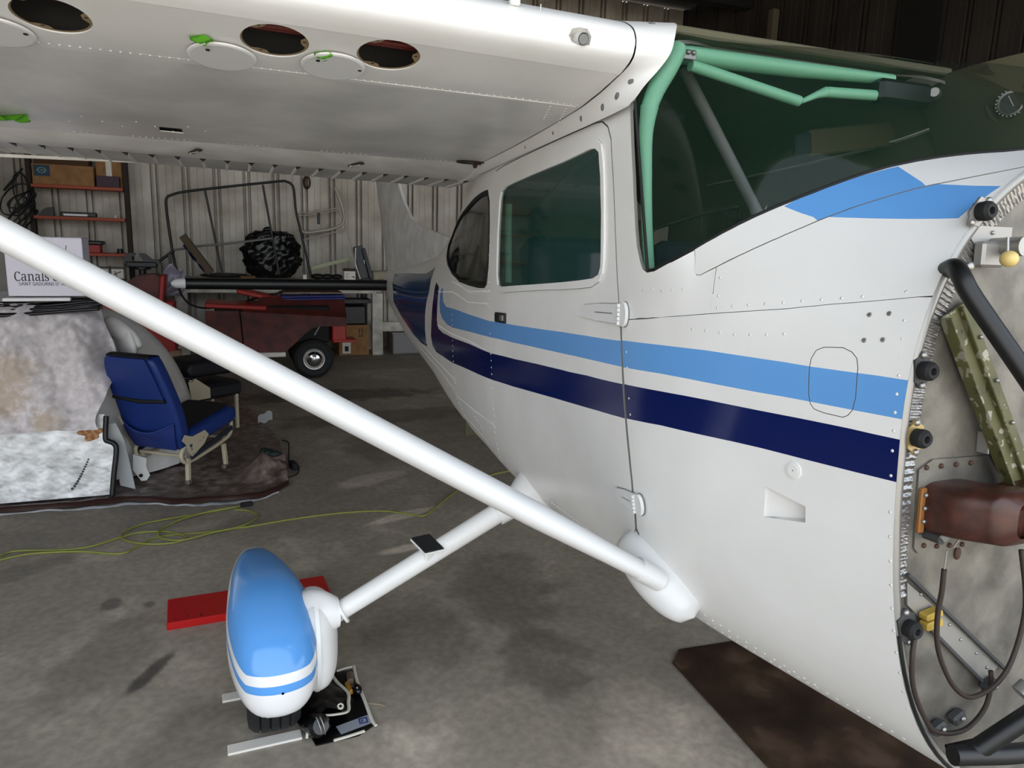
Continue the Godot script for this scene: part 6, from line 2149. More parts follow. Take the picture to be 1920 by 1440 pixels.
func build_bench() -> void:
	var base := Vector3(-9.4, 0, 0.75)
	var bench := thing("workbench", "long white-painted timber workbench along the back wall", "workbench", base)
	var ms := from(base)
	for k in 3:
		ms = from(base)
		ms.box(M.bench_white, Vector3(-9.19 - 0.205 * k, 0.985, 0.72), Vector3(0.20, 0.035, 2.75), Basis.IDENTITY, 0.004)
		part("top_plank", ms, bench)
	ms = from(base)
	ms.box(M.bench_white, Vector3(-9.10, 0.90, 0.85), Vector3(0.035, 0.13, 2.5), Basis.IDENTITY, 0.004)
	part("apron", ms, bench)
	for z in [-0.415, 2.0]:
		ms = from(base)
		ms.box(M.bench_white, Vector3(-9.13, 0.42, z), Vector3(0.10, 0.84, 0.145), Basis.IDENTITY, 0.006)
		part("leg", ms, bench)
		ms = from(base)
		ms.box(M.bench_white, Vector3(-9.66, 0.48, z), Vector3(0.10, 0.97, 0.10), Basis.IDENTITY, 0.006)
		part("leg", ms, bench)
	ms = from(base)
	ms.box(M.bench_white, Vector3(-9.25, 0.37, -0.72), Vector3(0.08, 0.13, 0.55), Basis.IDENTITY, 0.004)
	part("lower_board", ms, bench)
	ms = from(base)
	ms.box(M.grey_dark, Vector3(-9.35, 0.72, -0.1), Vector3(0.35, 0.05, 0.5), Basis.IDENTITY, 0.004)
	part("under_shelf", ms, bench)
	var T := 1.0035
	# bin bag
	base = Vector3(-9.54, T, 0.90)
	var bag := thing("bin_bag", "full black plastic bin bag knotted at the top on the workbench", "bag", base)
	ms = from(base)
	var bn := FastNoiseLite.new()
	bn.seed = 15
	bn.frequency = 1.0
	bn.fractal_octaves = 3
	ms.grid(mat(Color(0.028, 0.028, 0.03), 0.34), func(u, v):
		var a: float = TAU * u
		var r := pow(sin(PI * clampf(v * 0.90 + 0.03, 0, 1)), 0.30)
		var d := Vector3(cos(a) * r, 0, sin(a) * r)
		var n: float = bn.get_noise_3d(d.x * 4.0, v * 4.0, d.z * 4.0) * 0.22 + 0.09 * absf(sin(a * 7.0 + 2.5 * v)) * (1.0 - 0.7 * v)
		return base + Vector3(d.x * (0.19 + n * 0.25), 0.008 + 0.60 * (1.0 - v) + 0.03 * n, d.z * (0.34 + n * 0.4)), 48, 26, true, false)
	part("sack", ms, bag)
	ms = from(base)
	ms.ball(M.black_gloss, base + Vector3(0, 0.63, 0.05), Vector3(0.04, 0.035, 0.06), Basis(Vector3.RIGHT, 0.3), 14, 8)
	part("knot", ms, bag)
	# bent tube frame leaning over the bench
	base = Vector3(-9.3, T, 1.3)
	var fr := thing("tube_frame", "tall black bent-tube frame leaning on the back wall over the workbench", "frame", base)
	var fp := []
	for q in [[1.02, 2.04], [1.30, 2.08], [1.59, 2.11], [1.85, 2.13], [1.97, 2.12], [2.015, 2.05], [2.06, 1.9], [2.16, 1.33], [2.245, 0.80], [2.25, 0.70], [2.20, 0.62], [2.05, 0.60], [1.88, 0.59], [1.58, 0.53], [1.17, 0.45], [1.02, 0.42]]: fp.append(Vector3(-9.30 - 0.12 * (q[0] - 1.0), q[0], q[1]))
	ms = from(base)
	ms.tube(M.black, smooth_path(fp, 4), 0.0165, 10)
	part("hoop", ms, fr)
	for q in [[2.09, 1.68, 1.06, 1.52], [2.19, 0.99, 1.06, 0.83]]:
		ms = from(base)
		ms.bar(M.grey_dark, Vector3(-9.43, q[0], q[1]), Vector3(-9.29, q[2], q[3]), 0.014, 8)
		part("upright", ms, fr)
	ms = from(base)
	ms.tube(M.grey, [Vector3(-9.30, 1.34, 2.08), Vector3(-9.30, 1.40, 1.77), Vector3(-9.31, 1.45, 1.36), Vector3(-9.32, 1.52, 0.9)], 0.0145, 8)
	part("cross_bar", ms, fr)
	ms = from(base)
	ms.tube(M.black, [Vector3(-9.28, 1.20, 2.24), Vector3(-9.29, 1.34, 2.06)], 0.017, 8)
	part("arm", ms, fr)
	# post with the vise
	base = Vector3(-9.2, 0.0, 2.42)
	var vs := thing("vise_stand", "black bench vise on a dark post stand at the left end of the workbench", "vise", base)
	ms = from(base)
	ms.lathe(M.black, [Vector2(0.0, 0.0), Vector2(0.16, 0.0), Vector2(0.16, 0.02), Vector2(0.04, 0.04), Vector2(0.04, 1.10), Vector2(0.10, 1.11), Vector2(0.10, 1.135), Vector2(0, 1.135)], base, Vector3.UP, 16)
	part("stand", ms, vs)
	ms = from(base)
	ms.box(M.black, Vector3(-9.2, 1.165, 2.42), Vector3(0.12, 0.07, 0.34), Basis.IDENTITY, 0.012)
	ms.plate(M.black, [Vector2(-0.19, 0.0), Vector2(-0.19, 0.08), Vector2(-0.14, 0.13), Vector2(-0.07, 0.13), Vector2(-0.06, 0.11), Vector2(-0.10, 0.09), Vector2(-0.10, 0.05), Vector2(-0.05, 0.0)], Vector3(-9.25, 1.17, 2.42), Vector3.FORWARD, Vector3.UP, Vector3.RIGHT, 0.10)
	part("fixed_jaw", ms, vs)
	ms = from(base)
	ms.plate(M.black, [Vector2(0.03, 0.0), Vector2(0.01, 0.06), Vector2(-0.02, 0.11), Vector2(-0.01, 0.13), Vector2(0.05, 0.12), Vector2(0.11, 0.06), Vector2(0.20, 0.04), Vector2(0.20, 0.0)], Vector3(-9.25, 1.17, 2.42), Vector3.FORWARD, Vector3.UP, Vector3.RIGHT, 0.10)
	part("moving_jaw", ms, vs)
	base = Vector3(-9.22, T, 2.06)
	ms = from(base)
	ms.box(M.black, base + Vector3(0, 0.15, 0.05), Vector3(0.03, 0.30, 0.035), Basis.IDENTITY, 0.004)
	single("black_post", "short black upright bar standing on the workbench beside the vise", "post", ms, base)
	# label rack
	base = Vector3(-9.0, 0, 2.74)
	var rack := thing("wire_rack", "black wire rack holding white printed cards beside the shelf unit", "rack", base)
	for z in [2.585, 2.74, 2.90]:
		ms = from(base)
		ms.box(M.black, Vector3(-9.0, 0.575, z), Vector3(0.02, 1.15, 0.02), Basis.IDENTITY, 0.003)
		part("upright", ms, rack)
	for y in [1.13, 0.99, 0.86, 0.4]:
		ms = from(base)
		ms.box(M.black, Vector3(-9.0, y, 2.742), Vector3(0.02, 0.018, 0.33), Basis.IDENTITY, 0.003)
		part("rail", ms, rack)
	for y in [1.06, 0.925]:
		for z in [2.665, 2.82]:
			ms = from(base)
			ms.box(M.trim_white, Vector3(-9.0, y, z), Vector3(0.006, 0.105, 0.125), Basis.IDENTITY, 0.001)
			ms.beam(M.print_black, Vector3(-8.996, y - 0.01, z + 0.04), Vector3(-8.996, y + 0.025, z - 0.04), 0.010, 0.002, Vector3.UP, 0.0)
			ms.beam(M.print_black, Vector3(-8.996, y + 0.03, z + 0.03), Vector3(-8.996, y - 0.03, z + 0.005), 0.008, 0.002, Vector3.UP, 0.0)
			part("card", ms, rack)
	# upholstered panel standing on its corner
	base = Vector3(-9.28, T, 1.82)
	var cu := thing("upholstered_panel", "tan panel with torn blue upholstery leaning at a slant on the workbench", "panel", base)
	var cd := Basis(Vector3.RIGHT, 0.60)
	ms = from(base)
	ms.box(mat(Color(0.33, 0.28, 0.21), 0.8), Vector3(-9.17, 1.30, 1.80), Vector3(0.20, 0.54, 0.085), cd, 0.008)
	part("board", ms, cu)
	ms = from(base)
	ms.grid(M.blue_sheet, func(u, v):
		var q := Vector3(lerpf(-0.09, 0.10, v), lerpf(-0.24, 0.16, u) + 0.02 * sin(v * 9.0), 0.058 + 0.018 * sin(u * 8.0) * sin(v * 6.0))
		return Vector3(-9.17, 1.30, 1.80) + cd * q, 12, 10)
	part("blue_cover", ms, cu)
	# plastic sheeting round the bench end
	base = Vector3(-9.05, T, 2.0)
	ms = from(base)
	var film := mat(Color(0.62, 0.60, 0.66), 0.3)
	ms.grid(film, func(u, v): return Vector3(-9.05 + 0.04 * sin(v * 9.0 + u * 5.0), 1.14 - 0.34 * v + 0.05 * sin(u * 7.0) * (1.0 - v), 2.14 - 0.22 * u + 0.03 * sin(v * 8.0) + 0.04 * v), 14, 18)
	single("plastic_sheet", "crumpled grey plastic sheeting hanging over the left end of the workbench", "plastic sheet", ms, base)
	# flat black things, ochre block, small box, knife blade
	base = Vector3(-9.50, T, 1.50)
	ms = from(base)
	ms.ball(M.black, base + Vector3(0, 0.03, 0.0), Vector3(0.16, 0.03, 0.30), Basis(Vector3.UP, 0.1), 18, 8)
	single("black_cushion", "flat black cushion on the workbench in front of the wall", "cushion", ms, base)
	base = Vector3(-9.16, T, 1.22)
	ms = from(base)
	ms.box(mat(Color(0.36, 0.23, 0.08), 0.6), base + Vector3(0, 0.022, 0), Vector3(0.08, 0.044, 0.18), Basis(Vector3.UP, 0.15), 0.006)
	single("ochre_block", "ochre wooden block on the workbench left of the bin bag", "block", ms, base)
	base = Vector3(-9.16, T, 0.52)
	ms = from(base)
	ms.box(M.trim_white, base + Vector3(0, 0.035, 0), Vector3(0.045, 0.07, 0.05), Basis.IDENTITY, 0.004)
	single("white_pot", "small white pot on the workbench right of the bin bag", "pot", ms, base)
	base = Vector3(-9.28, T, 0.22)
	ms = from(base)
	for k in 3: ms.ball(M.black, base + Vector3(0.02 * k, 0.04, 0.12 - 0.12 * k), Vector3(0.08, 0.04, 0.09), Basis(Vector3.UP, k * 0.7), 14, 8)
	single("dark_cloths", "dark crumpled cloths lying on the workbench between bag and boxes", "cloth", ms, base)
	base = Vector3(-9.2, T, -0.06)
	var sb := thing("small_carton", "small white and brown carton on the workbench near the black stand", "box", base)
	ms = from(base)
	ms.box(M.trim_white, base + Vector3(0, 0.06, 0), Vector3(0.10, 0.12, 0.15), Basis.IDENTITY, 0.003)
	part("carton", ms, sb)
	ms = from(base)
	ms.box(mat(Color(0.16, 0.09, 0.06), 0.7), base + Vector3(0, 0.137, 0), Vector3(0.101, 0.034, 0.151), Basis.IDENTITY, 0.002)
	part("dark_top", ms, sb)
	ms = from(base)
	for q in [[0.085, 0.045, 0.04], [0.07, 0.05, 0.02], [0.05, 0.05, 0.03], [0.035, 0.045, 0.03]]: ms.box(M.grey, base + Vector3(0.0505, q[0], q[1] - 0.01), Vector3(0.001, 0.006, q[2]), Basis.IDENTITY, 0.0)
	ms.plate(M.print_black, [Vector2(0.02, 0.05), Vector2(0.055, 0.055), Vector2(0.06, 0.03), Vector2(0.05, 0.03), Vector2(0.045, 0.045), Vector2(0.02, 0.042)], base + Vector3(0.0505, 0, 0), Vector3.FORWARD, Vector3.UP, Vector3.RIGHT, 0.001)
	part("print", ms, sb)
	base = Vector3(-9.35, T, -0.27)
	var bs := thing("black_stand", "slim black tilted stand marked 1 with a white rod on the workbench", "stand", base)
	ms = from(base)
	ms.beam(M.black, Vector3(-9.33, 1.02, -0.29), Vector3(-9.36, 1.45, -0.20), 0.13, 0.03, Vector3.BACK, 0.006)
	part("plate", ms, bs)
	ms = from(base)
	ms.beam(M.black, Vector3(-9.30, 1.02, -0.37), Vector3(-9.36, 1.42, -0.27), 0.05, 0.08, Vector3.BACK, 0.006)
	part("back_rest", ms, bs)
	ms = from(base)
	ms.tube(M.white_clean, [Vector3(-9.26, 1.43, -0.155), Vector3(-9.26, 1.22, -0.15), Vector3(-9.26, 1.015, -0.215)], 0.0085, 8)
	part("white_rod", ms, bs)
	put_letters("lettering", letters("1", 0.075, 0.002, M.white_clean), bs, Vector3(0.048, 0.24, -0.005), PI / 2)
	base = Vector3(-9.4, T, 0.14)
	ms = from(base)
	ms.beam(mat(Color(0.62, 0.64, 0.52), 0.6), Vector3(-9.40, 1.14, 0.42), Vector3(-9.46, 1.285, -0.13), 0.05, 0.012, Vector3.UP, 0.003)
	ms.beam(mat(Color(0.62, 0.64, 0.52), 0.6), Vector3(-9.40, 1.01, 0.40), Vector3(-9.40, 1.15, 0.40), 0.012, 0.012, Vector3.BACK, 0.002)
	single("long_blade", "long pale strip resting at a slant on the workbench", "strip", ms, base)
	base = Vector3(-9.4, T, -0.52)
	ms = from(base)
	ms.box(mat(Color(0.60, 0.56, 0.48), 0.8), base + Vector3(0, 0.06, 0), Vector3(0.2, 0.12, 0.26), Basis(Vector3.RIGHT, 0.08), 0.02)
	single("pale_bag", "pale folded bag at the right end of the workbench beside the fin", "bag", ms, base)
	# folded tube chair hung on the wall
	base = Vector3(-9.62, 1.2, 0.25)
	var ch := thing("folding_chair", "white tubular folding chair frame hanging on the wall right of the bin bag", "chair", base)
	var tube := mat(Color(0.66, 0.63, 0.57), 0.35, 0.2)
	ms = from(base)
	ms.tube(tube, smooth_path([Vector3(-9.6, 1.66, 0.56), Vector3(-9.58, 1.61, 0.46), Vector3(-9.58, 1.63, 0.30), Vector3(-9.58, 1.68, 0.08), Vector3(-9.58, 1.76, -0.04), Vector3(-9.6, 1.90, -0.05), Vector3(-9.62, 2.05, -0.01), Vector3(-9.65, 2.22, 0.05)], 5), 0.021, 10)
	part("seat_tube", ms, ch)
	for off in [0.0, 0.028]:
		ms = from(base)
		ms.tube(tube, smooth_path([Vector3(-9.6, 1.72, 0.57), Vector3(-9.6, 1.82 + off, 0.57), Vector3(-9.6, 1.845 + off, 0.36), Vector3(-9.6, 1.88 + off, 0.31), Vector3(-9.6, 1.87 + off, 0.25), Vector3(-9.6, 1.92 + off, 0.04), Vector3(-9.6, 1.90, 0.0), Vector3(-9.6, 1.75, -0.05)], 4), 0.009, 8)
		part("wire", ms, ch)
	ms = from(base)
	ms.tube(tube, smooth_path([Vector3(-9.6, 1.72, 0.57), Vector3(-9.6, 1.56, 0.52), Vector3(-9.6, 1.52, 0.47), Vector3(-9.6, 1.62, 0.10), Vector3(-9.6, 1.67, -0.06), Vector3(-9.6, 1.80, -0.06)], 4), 0.010, 8)
	part("wire", ms, ch)
	ms = from(base)
	ms.tube(tube, [Vector3(-9.6, 1.80, -0.05), Vector3(-9.56, 1.40, -0.16), Vector3(-9.5, 1.05, -0.25)], 0.011, 8)
	part("leg", ms, ch)
	ms = from(base)
	ms.box(M.black, Vector3(-9.58, 1.80, 0.285), Vector3(0.03, 0.15, 0.035), Basis.IDENTITY, 0.006)
	part("clip", ms, ch)
	base = Vector3(-9.76, 2.25, 0.41)
	var coil := thing("rope_coil", "small coil of tan rope hung on the back wall above the folding chair", "rope", base)
	for k in 3:
		ms = from(base)
		var lp := []
		for i in 15: lp.append(base + Vector3(0.02 * k, 0.025 + 0.085 * sin(TAU * i / 14) * (1.0 - 0.1 * k), 0.045 * cos(TAU * i / 14) * (1.0 - 0.12 * k)))
		ms.tube(mat(Color(0.27, 0.17, 0.07), 0.9), lp, 0.008, 6, false)
		part("turn", ms, coil)
	# under the bench
	base = Vector3(-9.28, 0, -0.10)
	var box := thing("shipping_box", "brown shipping box with two arrows on the floor beside the white bench leg", "box", base)
	ms = from(base)
	ms.box(M.card, base + Vector3(0, 0.205, 0), Vector3(0.34, 0.41, 0.40), Basis.IDENTITY, 0.004)
	part("carton", ms, box)
	ms = from(base)
	ms.box(M.trim_white, base + Vector3(0.171, 0.10, 0.10), Vector3(0.001, 0.15, 0.11), Basis.IDENTITY, 0.0)
	ms.box(M.print_black, base + Vector3(0.1716, 0.09, 0.10), Vector3(0.001, 0.07, 0.05), Basis.IDENTITY, 0.0)
	part("label", ms, box)
	ms = from(base)
	for s in [-0.018, 0.018]:
		ms.plate(M.print_black, [Vector2(-0.005, 0), Vector2(0.005, 0), Vector2(0.005, 0.07), Vector2(0.013, 0.07), Vector2(0, 0.095), Vector2(-0.013, 0.07), Vector2(-0.005, 0.07)], base + Vector3(0.1705, 0.27, -0.09 + s), Vector3.FORWARD, Vector3.UP, Vector3.RIGHT, 0.001)
	ms.box(M.print_black, base + Vector3(0.171, 0.258, -0.09), Vector3(0.001, 0.008, 0.075), Basis.IDENTITY, 0.0)
	part("up_arrows", ms, box)
	base = Vector3(-9.28, 0.41, -0.10)
	ms = from(base)
	ms.box(M.black, base + Vector3(0, 0.13, 0), Vector3(0.30, 0.26, 0.34), Basis.IDENTITY, 0.02)
	single("black_tote", "black tote standing on the shipping box under the bench", "tote", ms, base)
	base = Vector3(-9.3, 0, -0.86)
	var gb := thing("grey_bin", "light grey storage bin on the floor behind the tail", "bin", base)
	ms = from(base)
	ms.box(mat(Color(0.52, 0.51, 0.51), 0.6), base + Vector3(0, 0.14, 0), Vector3(0.36, 0.28, 0.46), Basis.IDENTITY, 0.012)
	part("body", ms, gb)
	ms = from(base)
	ms.box(mat(Color(0.58, 0.57, 0.57), 0.6), base + Vector3(0, 0.285, 0), Vector3(0.38, 0.02, 0.48), Basis.IDENTITY, 0.006)
	part("lid", ms, gb)

func build_buggy() -> void:
	var base := Vector3(-7.9, 0, 0.95)
	var car := thing("red_buggy", "small dusty red utility buggy with a chrome hubcap parked before the workbench", "buggy", base)
	var ms := from(base)
	var X := -7.58
	# side skin: front wing with wheel arch, and the door piece
	ms.plate(M.red_dull, [Vector2(-1.34, 0.75), Vector2(-0.22, 0.68), Vector2(-0.22, 0.58), Vector2(-0.50, 0.585), Vector2(-0.60, 0.56), Vector2(-0.68, 0.50), Vector2(-0.76, 0.42), Vector2(-0.86, 0.33), Vector2(-0.90, 0.30), Vector2(-1.31, 0.30)], Vector3(X, 0, 0), Vector3.FORWARD, Vector3.UP, Vector3.RIGHT, 0.02)
	part("wing", ms, car)
	ms = from(base)
	ms.plate(M.red_dull, [Vector2(-1.69, 0.76), Vector2(-1.355, 0.755), Vector2(-1.325, 0.30), Vector2(-1.69, 0.32)], Vector3(X, 0, 0), Vector3.FORWARD, Vector3.UP, Vector3.RIGHT, 0.02)
	part("side_panel", ms, car)
	ms = from(base)
	# sloping top of the wing and cowl
	var tp := [Vector3(X + 0.02, 0.75, 1.34), Vector3(X + 0.02, 0.68, 0.22), Vector3(X - 0.16, 0.86, 0.22), Vector3(X - 0.16, 0.90, 1.10)]
	ms.quad(M.red_dull, tp[0], tp[1], tp[2], tp[3])
	ms.quad(M.red_dull, tp[0] - Vector3(0.02, 0.02, 0), tp[1] - Vector3(0.02, 0.02, 0), tp[2] - Vector3(0, 0.02, 0), tp[3] - Vector3(0, 0.02, 0))
	part("wing_top", ms, car)
	ms = from(base)
	ms.box(M.red_bright, Vector3(-7.95, 0.90, 1.12), Vector3(0.42, 0.05, 0.50), Basis(Vector3.RIGHT, -0.22), 0.012)
	part("bonnet", ms, car)
	ms = from(base)
	ms.box(M.red_bright, Vector3(-7.82, 0.80, 1.38), Vector3(0.5, 0.05, 0.62), Basis(Vector3.RIGHT, -0.05), 0.01)
	ms.box(M.red_bright, Vector3(-7.62, 0.80, 1.24), Vector3(0.03, 0.025, 0.15), Basis(Vector3.RIGHT, 0.0), 0.004)
	part("cab_edge", ms, car)
	ms = from(base)
	ms.box(M.dark, Vector3(-7.95, 0.60, 1.0), Vector3(0.66, 0.42, 1.2), Basis.IDENTITY, 0.02)
	part("under_body", ms, car)
	ms = from(base)
	ms.box(M.red_bright, Vector3(-7.72, 0.49, 0.30), Vector3(0.26, 0.20, 0.16), Basis.IDENTITY, 0.012)
	ms.box(M.red_bright, Vector3(-7.72, 0.41, 0.24), Vector3(0.28, 0.03, 0.26), Basis.IDENTITY, 0.006)
	part("bumper", ms, car)
	ms = from(base)
	ms.box(M.trim_white, Vector3(-7.55, 0.28, 1.10), Vector3(0.06, 0.05, 0.42), Basis.IDENTITY, 0.006)
	part("sill", ms, car)
	ms = from(base)
	ms.bar(M.steel, Vector3(-7.62, 0.60, 0.50), Vector3(-7.62, 0.48, 0.57), 0.008, 8)
	part("shock_rod", ms, car)
	for w in [[-7.50, 0.59], [-8.20, 0.59]]:
		ms = from(base)
		var o := Vector3(w[0] - 0.10, 0.222, w[1])
		ms.lathe(M.rubber, [Vector2(0.10, -0.08), Vector2(0.18, -0.09), Vector2(0.212, -0.07), Vector2(0.222, -0.03), Vector2(0.222, 0.03), Vector2(0.212, 0.07), Vector2(0.18, 0.09), Vector2(0.13, 0.085), Vector2(0.125, 0.07)], o, Vector3.RIGHT, 32)
		var wh := part("wheel", ms, car)
		ms = from(base)
		ms.lathe(M.chrome, [Vector2(0.0, 0.125), Vector2(0.03, 0.123), Vector2(0.06, 0.112), Vector2(0.085, 0.092), Vector2(0.095, 0.078)], o, Vector3.RIGHT, 28)
		ms.lathe(M.steel, [Vector2(0.095, 0.078), Vector2(0.105, 0.088), Vector2(0.118, 0.09), Vector2(0.127, 0.07)], o, Vector3.RIGHT, 28)
		part("hubcap", ms, wh)
	# folded blue sheet and brown cover on it
	base = Vector3(-7.84, 0.87, 0.56)
	ms = from(base)
	ms.box(M.blue_sheet, base + Vector3(0, 0.03, 0), Vector3(0.24, 0.022, 0.70), Basis(Vector3.RIGHT, 0.02), 0.008)
	ms.box(M.blue_sheet, base + Vector3(0, 0.005, -0.01), Vector3(0.25, 0.02, 0.68), Basis(Vector3.RIGHT, 0.02), 0.008)
	single("blue_sheet", "folded blue sheet lying on the buggy's front", "sheet", ms, base)
	base = Vector3(-8.0, 0.905, 0.55)
	ms = from(base)
	ms.grid(mat(Color(0.22, 0.12, 0.085), 0.8), func(u, v): return base + Vector3(0.14 - 0.26 * v, 0.03 + 0.10 * sin(PI * u) * (0.7 + 0.3 * sin(u * 9.0)) * smoothstep(0.0, 0.3, v) * smoothstep(1.0, 0.8, v), lerpf(0.36, -0.34, u)), 24, 10)
	single("brown_cover", "crumpled brown cover on top of the buggy behind the blue sheet", "cover", ms, base)
	# black hose looping from the bench to the buggy
	base = Vector3(-8.6, 0.72, 1.6)
	ms = from(base)
	ms.tube(M.black, smooth_path([Vector3(-9.06, 1.0, 2.02), Vector3(-8.95, 0.86, 2.0), Vector3(-8.7, 0.74, 1.90), Vector3(-8.4, 0.71, 1.72), Vector3(-8.2, 0.76, 1.45), Vector3(-8.0, 0.86, 1.15), Vector3(-7.9, 0.945, 0.86)], 6), 0.011, 8)
	single("black_hose", "thin black hose looping from the workbench down to the red buggy", "hose", ms, base)
	# second red machine at the left, mostly hidden by the strut
	base = Vector3(-8.4, 0, 2.42)
	var m2 := thing("red_trailer", "low red steel trailer body on wooden blocks below the vise", "trailer", base)
	ms = from(base)
	ms.plate(M.red_dull, [Vector2(-2.72, 0.80), Vector2(-2.62, 0.93), Vector2(-2.38, 1.08), Vector2(-2.2, 1.10), Vector2(-2.13, 1.06), Vector2(-2.12, 0.80)], Vector3(-8.55, 0, 0), Vector3.FORWARD, Vector3.UP, Vector3.RIGHT, 0.35)
	part("cover", ms, m2)
	ms = from(base)
	ms.box(M.red_bright, Vector3(-8.36, 0.92, 2.14), Vector3(0.40, 0.34, 0.05), Basis(Vector3.RIGHT, -0.12), 0.01)
	part("end_plate", ms, m2)
	ms = from(base)
	ms.box(M.red_bright, Vector3(-8.36, 0.52, 2.5), Vector3(0.40, 0.56, 0.95), Basis.IDENTITY, 0.012)
	part("body", ms, m2)
	for z in [2.04, 2.9]:
		ms = from(base)
		ms.box(M.wood, Vector3(-8.22, 0.13, z), Vector3(0.12, 0.26, 0.12), Basis.IDENTITY, 0.004)
		part("wooden_block", ms, m2)

func build_overhead() -> void:
	# dark bag, board and pale post high on the right-hand wall
	var base := Vector3(-8.1, 2.75, -4.95)
	ms_bag(base)
	base = Vector3(-7.5, 0, -5.22)
	var ms := from(base)
	ms.box(mat(Color(0.36, 0.33, 0.27), 0.8), Vector3(-7.5, 2.3, -5.22), Vector3(0.10, 4.6, 0.10), Basis.IDENTITY, 0.006)
	single("pale_post", "pale timber post standing against the dark side wall above the windscreen", "post", ms, base)
	base = Vector3(-6.1, 2.6, -5.2)
	ms = from(base)
	ms.tube(M.dark, [Vector3(-6.0, 4.5, -5.2), Vector3(-6.7, 3.35, -5.2)], 0.012, 6)
	single("dark_rod", "thin dark rod leaning on the side wall right of the pale post", "rod", ms, base)

func ms_bag(base: Vector3) -> void:
	var sh := thing("wall_shelf", "dark bracket shelf high on the side wall holding a black bundle", "shelf", base + Vector3(0, 0, -0.1))
	var ms := from(base + Vector3(0, 0, -0.1))
	ms.box(M.brown_dark, base + Vector3(0, 0.62, -0.1), Vector3(1.6, 0.05, 0.5), Basis.IDENTITY, 0.006)
	part("board", ms, sh)
	for x in [-0.6, 0.6]:
		ms = from(base + Vector3(0, 0, -0.1))
		ms.beam(M.brown_dark, base + Vector3(x, 0.60, 0.1), base + Vector3(x, 0.25, -0.34), 0.04, 0.04, Vector3.RIGHT, 0.004)
		part("bracket", ms, sh)
	var b2 := base + Vector3(0, 0.645, -0.05)
	ms = from(b2)
	var n := FastNoiseLite.new()
	n.seed = 3
	n.frequency = 1.0
	ms.grid(M.black, func(u, v):
		var a: float = TAU * u
		var r := pow(sin(PI * clampf(v * 0.95 + 0.02, 0, 1)), 0.6)
		var k := 1.0 + 0.3 * n.get_noise_3d(cos(a) * 2.0, v * 3.0, sin(a) * 2.0)
		return b2 + Vector3(0.5 * cos(a) * r * k, 0.01 + 0.85 * (1.0 - v) * (1.0 + 0.2 * (k - 1.0)), 0.22 * sin(a) * r * k), 32, 18, true, false)
	single("black_bundle", "big black wrapped bundle on the high shelf of the side wall", "bundle", ms, b2)

